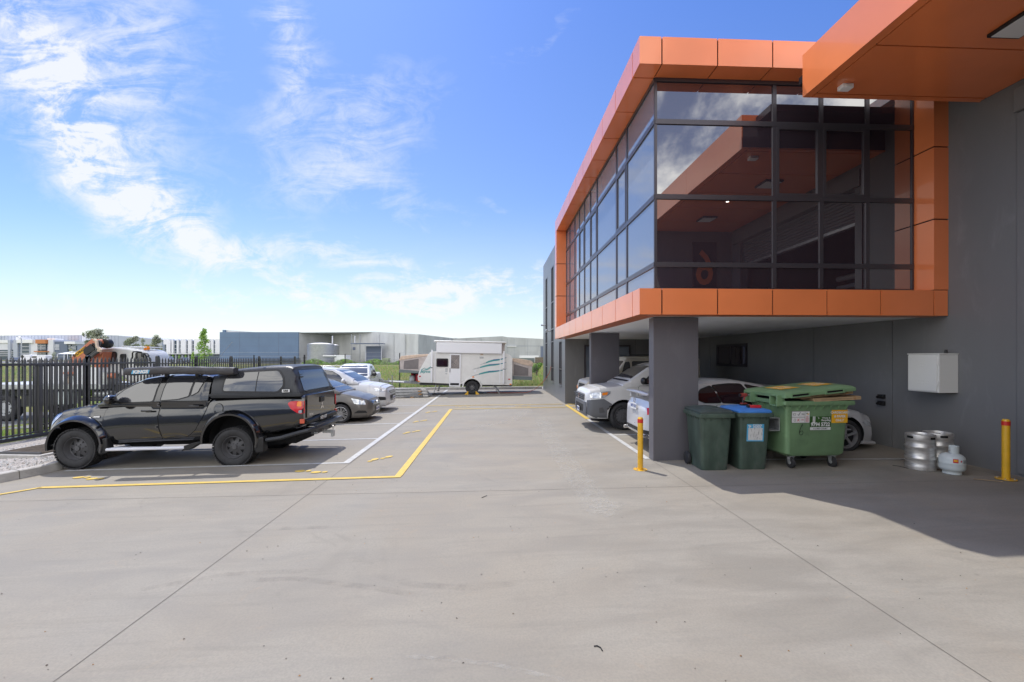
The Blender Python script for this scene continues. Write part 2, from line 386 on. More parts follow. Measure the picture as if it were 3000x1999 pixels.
# ------------------------------------------------------------------ ground
XW = 8.32
def strip(mb, p0, p1, w, m, z=.004, seg=1):
    p0, p1 = Vector((*p0[:2], 0)), Vector((*p1[:2], 0)); d = (p1 - p0).normalized(); q = Vector((-d.y, d.x, 0)) * w / 2
    for i in range(seg):
        a, b = p0.lerp(p1, i / seg), p0.lerp(p1, (i + 1) / seg)
        mb.add([(p.x, p.y, gz(p.x, min(p.y, 28)) + z) for p in (a - q, b - q, b + q, a + q)], [(0, 1, 2, 3)], m)
def build_ground():
    xs = [-2500, -900, -400, -200, -120, -80] + list(range(-60, -13, 4)) + [-13.2, -8.6, -4, 0, 4, 8.3, 9, 12, 20, 40, 80, 200, 500, 2500]
    ys = [-300, -60, -20, 0, 8, 14, 20, 28] + list(range(32, 90, 4)) + [100, 120, 150, 200, 400, 1000, 4000]
    vs = [(x, y, gz(x, y) - (.03 if not (x < -13.2) else .004)) for y in ys for x in xs]; n = len(xs)
    fs = [(j * n + i, j * n + i + 1, (j + 1) * n + i + 1, (j + 1) * n + i) for j in range(len(ys) - 1) for i in range(n - 1)]
    tag(MB().add(vs, fs, 'grass').build('grass_field', fix=False), kind='structure')
    mb = MB()
    for x0, x1, y0, y1 in ((-8.6, 9, -34, 28.55), (-40, -8.6, -34, 8.7)):
        xs = np.linspace(x0, x1, 8)
        for a, b in zip(xs[:-1], xs[1:]): mb.quad((a, y0, gz(a, 0)), (b, y0, gz(b, 0)), (b, y1, gz(b, 0)), (a, y1, gz(a, 0)), 'concrete')
    tag(mb.build('yard_paving', fix=False), kind='structure')
    # kerb
    line = [(-24, 5.6), (-13, 6.1), (-10.5, 6.45), (-9.4, 6.95), (-8.93, 7.45), (-8.69, 7.85), (-8.52, 8.3), (-8.5, 9.2), (-8.5, 10.2), (-8.5, 14), (-8.5, 18), (-8.5, 22), (-8.52, 28.5)]
    far = [(-8.52, 28.5), (-5, 27.9), (-2, 27.2), (1, 26.7), (3.0, 26.3)]
    kb = MB()
    for ln, sgn in ((line, 1), (far, 1)):
        pts = [Vector((*p, 0)) for p in ln]; prof = [(0, 0), (.02, .14), (.04, .155), (.17, .155), (.17, -.02)]; rows = []
        for i, p in enumerate(pts):
            d = (pts[min(i + 1, len(pts) - 1)] - pts[max(i - 1, 0)]).normalized(); q = Vector((-d.y, d.x, 0)) * sgn
            rows.append([(p + q * a).to_tuple()[:2] + (gz(p.x, min(p.y, 28)) + h,) for a, h in prof])
        k = len(prof)
        kb.add([v for r in rows for v in r], [(i * k + j, (i + 1) * k + j, (i + 1) * k + j + 1, i * k + j + 1) for i in range(len(rows) - 1) for j in range(k - 1)], 'kerb')
        for i in range(len(pts) - 1):
            L = (pts[i + 1] - pts[i]).length
            for c in range(max(1, int(L / 2.2))):
                p = pts[i].lerp(pts[i + 1], (c + .5) / max(1, int(L / 2.2))); d = (pts[i + 1] - pts[i]).normalized(); q = Vector((-d.y, d.x, 0))
                z = gz(p.x, min(p.y, 28)); kb.quad(*[(p + d * s * .006 + q * a + Vector((0, 0, z + h)))[:] for s, a, h in ((-1, -.003, 0), (1, -.003, 0), (1, .016, .142), (-1, .016, .142))], 'joint')
                kb.quad(*[(p + d * s * .006 + q * a + Vector((0, 0, z + h)))[:] for s, a, h in ((-1, .016, .158), (1, .016, .158), (1, .17, .158), (-1, .17, .158))], 'joint')
    tag(kb.build('kerb', fix=False), kind='structure')
    # verge between kerb and fence: gravel bank
    inner = [(p[0] - .15, p[1] + (.12 if p[1] < 8 else 0)) for p in line]
    vb = MB(); n = 9; rows = []
    for i, p in enumerate(inner):
        a = Vector((p[0], p[1], gz(p[0], 0) + .15)); yb = p[1] if p[1] > 8.2 else 8.2 + (i - 6) * .02
        b = Vector((-13.1, max(p[1], 7.4 + i * .2), -.27)) if i > 0 else Vector((-24.5, 9, -.27))
        if i == 1: b = Vector((-14, 8, -.27))
        rows.append([a.lerp(b, t / n) + Vector((0, 0, random.uniform(-.015, .02) if 0 < t < n else 0)) for t in range(n + 1)])
    vb.add([v for r in rows for v in r], [(i * (n + 1) + j, i * (n + 1) + j + 1, (i + 1) * (n + 1) + j + 1, (i + 1) * (n + 1) + j) for i in range(len(rows) - 1) for j in range(n)], 'gravel')
    tag(vb.build('gravel_verge', fix=False), kind='structure')
    st = MB()
    for _ in range(2600):
        x = random.uniform(-11.8, -8.75); y = random.uniform(7.3, 11.5); r = random.uniform(.008, .028)
        if y < 8.1 and x > -8.95 - (8.1 - y): continue
        t = (x + 8.65) / (-13.1 + 8.65); z = (1 - t) * -.02 + t * -.27; a = random.uniform(0, 6)
        c, s = math.cos(a) * r, math.sin(a) * r
        st.add([(x + c, y + s, z), (x - s, y + c, z), (x - c, y - s, z), (x + s, y - c, z), (x, y, z + r * 1.2)], [(0, 1, 4), (1, 2, 4), (2, 3, 4), (3, 0, 4)], random.choice(['gravel', 'kerb', 'tilt', 'white']))
    tag(st.build('gravel_stones', fix=False), kind='stuff')
    rd = MB(); rd.add([(x, y, gz(x, y) + .03) for x, y in ((-13.8, 15.8), (-13.8, 18.0), (-13.8, 20.5), (-16, 15.6), (-16, 18), (-16, 20.5), (-17.5, 15.5), (-17.5, 18), (-17.5, 20.5), (-60, 15.2), (-60, 18), (-60, 20.5))], [(3 * i + j, 3 * i + j + 1, 3 * i + j + 4, 3 * i + j + 3) for i in range(3) for j in range(2)], 'road')
    tag(rd.build('side_road', fix=False), kind='structure')
    far = MB(); far.quad((-190, 118, gz(-190, 118) + .03), (-20, 100, gz(-20, 100) + .03), (-20, 108, gz(-20, 108) + .05), (-190, 150, gz(-190, 150) + .03), 'road')
    tag(far.build('far_road', fix=False), kind='structure')
    # painted markings and joints
    jt = MB()
    strip(jt, (3.02, -12), (3.03, 8.2), .006, 'joint', .003); strip(jt, (3.03, 8.2), (3.05, 28), .012, 'joint', .003)
    strip(jt, (-2.86, -12), (-2.83, 8.49), .007, 'joint', .003); strip(jt, (-2.83, 8.49), (-2.83, 28), .01, 'joint', .003)
    strip(jt, (-8.6, 6.8), (8.3, 6.15), .006, 'joint', .003, 6); strip(jt, (-8.5, 1.0), (8.3, .7), .006, 'joint', .003, 6)
    for y in (12.1, 17.6, 22.8): strip(jt, (-2.8, y), (3, y), .006, 'joint', .003)
    strip(jt, (8.0, 7.0), (8.3, 3.9), .01, 'joint', .003)
    tag(jt.build('paving_joints', fix=False), kind='structure')
    wm = MB()
    for y in (8.54, 11.05, 13.55, 16.1, 18.7, 21.3, 23.9): strip(wm, (-8.3, y + .04), (-2.98, y), .085, 'white', .006, 3)
    strip(wm, (-2.92, 8.49), (-2.97, 27.9), .13, 'white', .007)
    strip(wm, (2.99, 8.1), (3.0, 13.35), .10, 'white', .007)
    strip(wm, (3.06, 10.62), (8.2, 10.45), .085, 'white', .006, 2); strip(wm, (3.95, 7.93), (8.28, 7.44), .085, 'white', .006, 2)
    strip(wm, (3.06, 13.35), (8.2, 13.2), .085, 'white', .006, 2)
    tag(wm.build('white_line_markings', fix=False), kind='structure')
    ym = MB(); Z = .010
    strip(ym, (-7.62, 7.43), (-1.6, 7.40), .10, 'yellow', Z, 4); strip(ym, (-1.655, 7.45), (-1.69, 16.95), .125, 'yellow', Z + .0)
    strip(ym, (-7.58, 7.44), (-10, 4.75), .09, 'yellow', Z, 2)
    strip(ym, (-1.6, 16.93), (2.85, 16.66), .11, 'yellow', Z); strip(ym, (-2.88, 18.33), (2.9, 17.72), .10, 'yellow', Z)
    strip(ym, (3.0, 13.38), (3.0, 17.45), .13, 'yellow', Z)
    for k in range(5): strip(ym, (3.12, 14.6 + k * .75), (4.4, 14.1 + k * .75 + .1), .14, 'yellow', Z)
    strip(ym, (3.1, 17.7), (5, 17.6), .1, 'yellow', Z)
    def foot(x, y, a):
        c, s = math.cos(a), math.sin(a)
        for cx, L, W in ((.06, .095, .062), (-.10, .05, .05)):
            P = []
            for i in range(14):
                t = 2 * math.pi * i / 14; u = cx + L * math.cos(t); v = W * math.sin(t); P.append((x + c * u - s * v, y + s * u + c * v))
            ym.add([(p[0], p[1], gz(*p) + Z) for p in P], [tuple(range(14))], 'yellow')
    for x, y, a in ((-2.28, 11.87, 1.2), (-2.33, 8.79, 1.2), (-2.37, 16.2, 1.2), (-2.4, 13.9, 1.2), (-1.29, 17.6, 0), (1.2, 17.3, 0), (-3.35, 7.93, 3.1), (-7.3, 7.96, 3.1)):
        if abs(a) < .5 or a > 3: foot(x - .17, y + .06, a); foot(x + .17, y - .06, a)
        else: foot(x - .11, y - .1, a); foot(x + .11, y + .1, a - .25)
    tag(ym.build('yellow_line_markings', fix=False), kind='structure')
    # wheel scuffs, chalky tyre tracks and stains lying on the paving
    def soft(name, col, amt, sc, str_=(1, 1, 1)):
        m = bpy.data.materials.new(name); m.use_nodes = True; N = NT(m.node_tree); b = m.node_tree.nodes['Principled BSDF']
        b.inputs['Base Color'].default_value = (*col, 1); b.inputs['Roughness'].default_value = .85
        tc = N.n('ShaderNodeTexCoord'); o = tc.outputs['Object']; uv = N.n('ShaderNodeUVMap'); 
        sp = N.n('ShaderNodeSeparateXYZ'); N.l(tc.outputs['UV'], sp.inputs[0])
        e = N.m('MULTIPLY', N.ramp(N.m('ABSOLUTE', N.m('SUBTRACT', sp.outputs[0], .5)), .28, .5, 1, 0), N.ramp(N.m('ABSOLUTE', N.m('SUBTRACT', sp.outputs[1], .5)), .38, .5, 1, 0))
        a = N.m('MULTIPLY', e, N.ramp(N.noise(N.map(o, str_), sc, 6, .7), .35, .7, 0, amt)); N.l(a, b.inputs['Alpha'])
        return m
    M['chalk'] = soft('chalky_tyre_dust', (.50, .48, .43), .42, 10, (1, 1.6, 1)); M['scuff'] = soft('rubber_scuff', (.20, .185, .17), .16, 4)
    def ribbon(pts, w, m, z, name, lab):
        mb = MB(); P = [Vector((*p, 0)) for p in pts]; vs = []
        for i, p in enumerate(P):
            d = (P[min(i + 1, len(P) - 1)] - P[max(0, i - 1)]).normalized(); q = Vector((-d.y, d.x, 0)) * w / 2
            for s in (-1, 1): v = p + q * s; vs.append((v.x, v.y, gz(v.x, v.y) + z))
        mb.add(vs, [(2 * i, 2 * i + 1, 2 * i + 3, 2 * i + 2) for i in range(len(P) - 1)], m)
        o = mb.build(name, fix=False); uv = o.data.uv_layers.new(name='UVMap'); n = len(P) - 1
        for f in o.data.polygons:
            for li in f.loop_indices:
                k = o.data.loops[li].vertex_index; uv.data[li].uv = (k % 2, (k // 2) / n)
        tag(o, kind='structure')
    def gp(*ps): return [G(px / .7843, py / .7843)[:2] for px, py in ps]
    ribbon(gp((1236, 950), (1262, 1000), (1300, 1060), (1345, 1120), (1395, 1190)), .55, 'chalk', .0035, 'tyre_dust', '')
    ribbon(gp((1405, 1150), (1370, 1185)), .5, 'chalk', .0045, 'tyre_dust', '')
    ribbon(gp((1215, 940), (1180, 965), (1080, 985)), .5, 'chalk', .0035, 'tyre_dust', '')
    ribbon(gp((1245, 925), (1150, 935), (1100, 950)), .35, 'chalk', .0055, 'tyre_dust', '')
    ribbon(gp((915, 1508), (1020, 1515), (1130, 1527), (1240, 1552), (1330, 1575)), .05, 'chalk', .0035, 'tyre_dust', '')
    ribbon(gp((925, 1510), (1030, 1512), (1120, 1521), (1200, 1533)), .045, 'scuff', .0055, 'tyre_scuff', '')
    for pts, w in (([(540, 1335), (680, 1330), (850, 1350), (980, 1372)], .1), ([(860, 1320), (960, 1345), (1080, 1352), (1200, 1340)], .12), ([(300, 1360), (520, 1320), (760, 1310)], .1), ([(640, 1215), (760, 1212)], .12)):
        ribbon(gp(*pts), w, 'scuff', .0025, 'tyre_scuff', '')
build_ground()

# ------------------------------------------------------------------ the office building
def panels(mb, cuts, gap, fn):
    for a, b in zip(cuts[:-1], cuts[1:]): fn(a + gap / 2, b - gap / 2)
def build_office():
    B = thing('office_building', 'two-storey charcoal office with bright orange framed glazing raised over an open carport', 'building', (3.05, 7.95, .06))
    I = (-3.05, -7.95, -.06)
    def bl(mb, name, **k):
        p = k.pop('parent', B); o = mb.build(name, p, **k)
        if p is B: o.location = I
        return o
    X0, X1, Y0, Y1, Y2, Y3 = 2.585, 2.996, 7.393, 7.76, 17.34, 17.73
    fx = [X0, 2.988, 3.999, 5.01, 6.023, 7.032, 8.042, XW]; fy = [Y0, 7.78, 8.88, 9.97, 11.07, 12.16, 13.25, 14.35, 15.44, 16.54, Y3]
    g = .024
    for nm, z0, z1 in (('lower_fascia', 2.80, 3.263), ('upper_fascia', 7.247, 7.732)):
        mb = MB(); t = .02
        mb.box(X0 + t, XW, Y0 + t, Y1 - .002, z0 + t, z1 - t, 'dark'); mb.box(X0 + t, X1 - .002, Y1, Y3 - .01, z0 + t, z1 - t, 'dark')
        for i, (a, b) in enumerate(zip(fx[:-1], fx[1:])):
            a2 = a if i == 0 else a + g / 2
            mb.box(a2, b - g / 2, Y0, Y0 + t, z0, z1, 'orange')
            if i: mb.box(a2, b - g / 2, Y0 + t, Y1, z0, z0 + t, 'orange'); mb.box(a2, b - g / 2, Y0 + t, Y1, z1 - t, z1, 'orange')
        mb.box(X0 + t, 2.981, Y0 + t, Y1, z0, z0 + t, 'orange'); mb.box(X0 + t, 2.981, Y0 + t, Y1, z1 - t, z1, 'orange')
        for i, (a, b) in enumerate(zip(fy[:-1], fy[1:])):
            mb.box(X0, X0 + t, a + (t if i == 0 else g / 2), b - g / 2, z0, z1, 'orange')
            a3 = max(a, Y1)
            mb.box(X0 + t, X1, a3 + g / 2, b - g / 2, z0, z0 + t, 'orange'); mb.box(X0 + t, X1, a3 + g / 2, b - g / 2, z1 - t, z1, 'orange')
        bl(mb, nm, fix=False)
    zc = [3.263, 4.564, 5.89, 7.247]
    mb = MB()
    mb.box(8.06, XW, Y0 + .02, Y1 - .03, 3.263, 7.247, 'dark')
    for a, b in zip(zc[:-1], zc[1:]):
        mb.box(8.042, XW, Y0, Y0 + .02, a + g / 2, b - g / 2, 'orange'); mb.box(8.042, 8.062, Y0 + .02, Y1 + .02, a + g / 2, b - g / 2, 'orange')
    bl(mb, 'side_jamb')
    mb = MB(); mb.box(X0 + .02, X1 + .3, Y2 + .02, Y3 - .02, 3.263, 7.247, 'dark')
    for a, b in zip(zc[:-1], zc[1:]):
        mb.box(X0, X1 + .02, Y2, Y2 + .02, a + g / 2, b - g / 2, 'orange'); mb.box(X0, X0 + .02, Y2 + .02, Y3, a + g / 2, b - g / 2, 'orange')
        mb.box(X0 + .02, X1, Y3 - .02, Y3, a + g / 2, b - g / 2, 'orange')
    bl(mb, 'side_jamb')
    # glazing
    def glaze(axis, us, zs, sash, mat):
        f = MB(); w = .045
        def bx(u0, u1, z0, z1, d0, d1, m, t=None):
            t = t or f
            if axis == 'x': t.box(u0, u1, Y1 + d0, Y1 + d1, z0, z1, m)
            else: t.box(X1 + d0, X1 + d1, u0, u1, z0, z1, m)
        e0, e1 = us[0], us[-1]
        for i, z in enumerate(zs):
            h = w * (1.0 if 0 < i < len(zs) - 1 else .8); bx(e0 + (.012 if i else .012), e1, z - h, z + h, -.012, .05, 'alu')
        for i, u in enumerate(us[1:]):
            for z0, z1 in zip(zs[:-1], zs[1:]): bx(u - w * .8, u + w * .8 if i < len(us) - 2 else u, z0 + w, z1 - w, -.008, .05, 'alu')
        bx(e0 + .002, e0 + .022, zs[0], zs[-1], -.002, .05, 'alu')
        fo = bl(f, 'window_frame')
        fo.name = 'window'
        for i, (u0, u1) in enumerate(zip(us[:-1], us[1:])):
            for j, (z0, z1) in enumerate(zip(zs[:-1], zs[1:])):
                p = MB(); uu0 = u0 + (w * .8 if i else .024); uu1 = u1 - w * .8
                if (i, j) in sash:
                    s = .05; bx(uu0, uu1, z0 + w, z0 + w + s, -.016, .03, 'alu', p); bx(uu0, uu1, z1 - w - s, z1 - w, -.016, .03, 'alu', p)
                    bx(uu0, uu0 + s, z0 + w + s, z1 - w - s, -.016, .03, 'alu', p); bx(uu1 - s, uu1, z0 + w + s, z1 - w - s, -.016, .03, 'alu', p)
                    bx(uu0 + s, uu1 - s, z0 + w + s, z1 - w - s, .012, .02, mat, p); p.build('sash', fo, fix=False)
                else:
                    bx(uu0, uu1, z0 + w, z1 - w, .012, .02, mat, p); p.build('pane', fo, fix=False)
    zs = [3.30, 3.77, 5.035, 6.433, 7.215]
    glaze('x', [X1, 5.293, 6.207, 7.117, 8.03], zs, {(1, 2), (2, 2)}, 'glass')
    glaze('y', [Y1, 9.42, 10.22, 12.17, 13.01, 13.87, 14.72, 15.55, 16.56, 17.34], zs, {(1, 2), (3, 2), (5, 2)}, 'sideglass')
    # soffit of the carport, roof slab, walls
    mb = MB(); mb.box(X1 + .004, XW, Y1 + .004, 17.95, 2.815, 3.26, 'soffit'); bl(mb, 'ceiling')
    mb = MB(); mb.box(X1 + .07, XW, Y1 + .07, 17.9, 7.25, 7.6, 'colorbond'); mb.box(XW - .2, 22, 1, 25.6, 7.3, 7.5, 'colorbond'); mb.box(3.3, XW - .2, 18.2, 25.6, 7.3, 7.5, 'colorbond')
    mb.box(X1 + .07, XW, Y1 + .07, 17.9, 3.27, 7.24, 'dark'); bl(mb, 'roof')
    ys = [6.15] + sorted(aX(px, 1200, XW).y for px in (2614, 2384, 2080)) + [17.95]
    mb = MB(); mb.box(XW + .02, XW + .28, 6.17, 17.94, 0, 7.6, 'dark')
    for a, b in zip(ys[:-1], ys[1:]): mb.box(XW, XW + .26, a + .007, b - .007, -.1, 7.62, 'grey')
    mb.box(XW, XW + .26, 1.1, 6.15 + .005, 5.91, 7.62, 'grey'); mb.box(XW, XW + .26, 1.1, 1.6, -.1, 5.91, 'grey')
    bl(mb, 'wall')
    mb = MB(); mb.box(XW - .09, XW - .002, 1.3, 6.36, 5.915, 6.29, 'grey'); mb.box(XW - .03, XW - .003, 6.17, 6.36, .2, 5.91, 'grey'); bl(mb, 'door_hood', bevel=.006)
    mb = MB()
    for k in range(9): mb.tube((XW + .14, 1.62, 5.2 + k * .085), (XW + .14, 6.14, 5.2 + k * .085), .05, 'grey', 8)
    rd = bl(mb, 'roller_door'); MB().box(XW + .08, XW + .2, 1.62, 6.14, 5.1, 5.17, 'galv').build('bottom_rail', rd)
    mb = MB(); mb.box(XW + .3, 16, 1.1, 1.2, 0, 7, 'grey'); mb.box(16, 16.1, 1.1, 7, 0, 7, 'grey'); mb.box(XW + .3, 16, 7, 7.1, 0, 7, 'grey'); mb.box(XW + .3, 16, 1.2, 7, 6.6, 6.7, 'grey')
    mb.box(XW + .3, 16, 1.2, 7, -.05, .16, 'kerb')
    bl(mb, 'workshop_interior')
    mb = MB()
    for z, r in ((4.75, .09), (4.45, .07)): mb.tube((12, 1.3, z), (12, 6.9, z), r, 'farlight', 12)
    bl(mb, 'pipe')
    # rear bay walls
    xs = [3.05, 4.0, 6.1, XW]
    mb = MB(); mb.box(3.06, XW, 17.97, 18.15, 0, 2.8, 'dark')
    for a, b in zip(xs[:-1], xs[1:]): mb.box(a + (.007 if a > 3.1 else 0), b - .007, 17.95, 18.15 if a > 3.1 else 17.966, 0, 2.8, 'grey')
    bl(mb, 'wall')
    jy = [17.968, 18.5, 20.0, 21.05, 22.7, 23.6, 25.72]
    wins = [(18.8, 19.6, .78, 2.78), (21.38, 22.3, .78, 6.75), (23.9, 24.76, .78, 6.6)]
    mb = MB(); mb.box(3.07, 3.2, 17.97, 25.7, 0, 7.6, 'dark')
    ycut = sorted(set(jy + [w[0] for w in wins] + [w[1] for w in wins]))
    for a, b in zip(ycut[:-1], ycut[1:]):
        w = [q for q in wins if abs(q[0] - a) < .01]
        ga = .006 if a in jy[1:] else 0; gb = .006 if b in jy[:-1] else 0
        if w:
            mb.box(3.05, 3.25, a, b, 0, w[0][2], 'sidegrey'); mb.box(3.05, 3.25, a, b, w[0][3], 7.63, 'sidegrey')
        else: mb.box(3.05, 3.25, a + ga, b - gb, 0, 7.63, 'sidegrey')
    mb.box(3.05, 12, 25.72, 25.9, 0, 7.63, 'sidegrey'); mb.box(12, 12.2, 1, 25.7, 7.4, 7.63, 'sidegrey')
    bl(mb, 'wall')
    for a, b, z0, z1 in wins:
        f = MB(); s = .05
        f.box(3.045, 3.1, a, b, z0, z0 + s, 'alu'); f.box(3.045, 3.1, a, b, z1 - s, z1, 'alu'); f.box(3.045, 3.1, a, a + s, z0 + s, z1 - s, 'alu'); f.box(3.045, 3.1, b - s, b, z0 + s, z1 - s, 'alu')
        zz = [z0 + s] + [z for z in (1.5, 2.85, 3.5, 4.9) if z0 + .3 < z < z1 - .3] + [z1 - s]
        for z in zz[1:-1]: f.box(3.047, 3.1, a + s, b - s, z - .025, z + .025, 'alu')
        f.box(3.02, 3.045, a - .03, b + .03, z0 - .05, z0 - .002, 'sidegrey')
        fo = bl(f, 'window')
        for p0, p1 in zip(zz[:-1], zz[1:]): MB().box(3.075, 3.083, a + s, b - s, p0 + .02, p1 - .02, 'sideglass').build('pane', fo)
    # door in the end wall
    d0, d1 = aY(1711, 1100, 17.95).x, aY(1846, 1100, 17.95).x; zt = aY(1711, 1011, 17.95).z
    f = MB(); s = .07
    f.box(d0, d0 + s, 17.9, 17.948, .08, zt, 'alu'); f.box(d1 - s, d1, 17.9, 17.948, .1, zt, 'alu'); f.box(d0 + s, d1 - s, 17.9, 17.948, zt - s, zt, 'alu'); f.box((d0 + d1) / 2 - .04, (d0 + d1) / 2 + .04, 17.9, 17.948, .1, zt - s, 'alu')
    fo = bl(f, 'door'); mid = (d0 + d1) / 2
    for a, b in ((d0 + s, mid - .04), (mid + .04, d1 - s)): MB().box(a, b, 17.93, 17.944, .1, zt - s, 'sideglass').build('pane', fo)
    MB().tube((d1 - .16, 17.86, 1.1), (d1 - .16, 17.86, 1.5), .016, 'chrome').build('handle', fo)
    # window in the carport side wall
    ya, yb = sorted((aX(2102, 1040, XW).y, aX(2190, 1040, XW).y)); z0, z1 = 1.72, 2.5
    f = MB(); f.box(XW - .05, XW - .002, ya, yb, z0, z0 + .09, 'alu'); f.box(XW - .05, XW - .002, ya, yb, z1 - .08, z1, 'alu')
    for a in (ya, yb - .07): f.box(XW - .05, XW - .002, a, a + .07, z0 + .09, z1 - .08, 'alu')
    f.box(XW - .04, XW - .002, (ya + yb) / 2 - .02, (ya + yb) / 2 + .02, z0 + .09, z1 - .08, 'alu')
    fo = bl(f, 'window'); MB().box(XW - .02, XW - .004, ya + .07, yb - .07, z0 + .09, z1 - .08, 'glass').build('pane', fo)
    # piers
    for a, b, c, d in ((3.047, 3.925, 7.95, 8.19), (3.05, 3.95, 13.14, 13.38)):
        bl(MB().box(a, b, c, d, 0, 2.798, 'pier'), 'pillar', bevel=.008)
    # canopy over the roller door
    cx, ca, cb, z0, z1 = 5.19, 1.12, 6.90, 6.41, 7.115; mb = MB(); t = .02
    mb.box(cx + t, XW, ca + t, cb - t, z0 + t, z1 - t, 'dark')
    for a, b in ((ca, 4.35), (4.35, cb)): mb.box(cx, cx + t, a + .003, b - .003, z0, z1, 'orange')
    mb.box(cx + t, XW - .003, cb - t, cb, z0, z0 + .03, 'orange'); mb.box(cx + t, XW - .003, cb - t, cb, z0 + .031, z1 - .2, 'alu'); mb.box(cx + t, XW - .003, cb - t, cb, z1 - .199, z1, 'orange'); mb.box(cx + .3, XW - .003, cb + .001, 7.385, 6.93, 7.06, 'alu'); mb.box(cx + t, XW - .003, ca, ca + t, z0, z1, 'orange'); mb.box(cx + t, XW - .1, ca + t, cb - t, z1 - t, z1 - .001, 'orange')
    jx = 5.345; jy = [ca + t, 2.2, 3.4, 4.55, 5.70, 6.79]
    mb.box(cx + t, jx - g / 2, ca + t, cb - t, z0, z0 + t, 'orange')
    for a, b in zip(jy[:-1], jy[1:]): mb.box(jx + g / 2, XW - .02, a + g / 2, b - g / 2, z0, z0 + t, 'orange')
    mb.box(jx + g / 2, XW - .02, 6.79 + g / 2, cb - t, z0, z0 + t, 'orange')
    bl(mb, 'canopy', fix=False)
    # mirrored wing of the next unit, behind the photographer's right shoulder (seen in the glass)
    mb = MB(); mb.box(5.0, 9, -5, 1.1, 0, 7.6, 'grey'); mb.box(4.6, 5.0, -5, .7, 2.8, 3.26, 'orange'); mb.box(4.6, 5.0, -5, .7, 7.25, 7.73, 'orange')
    bl(mb, 'rear_wing')
    for a, b in ((2.9, 3.2), (3.2, 3.6)): pass
    return B
OFFICE = build_office()

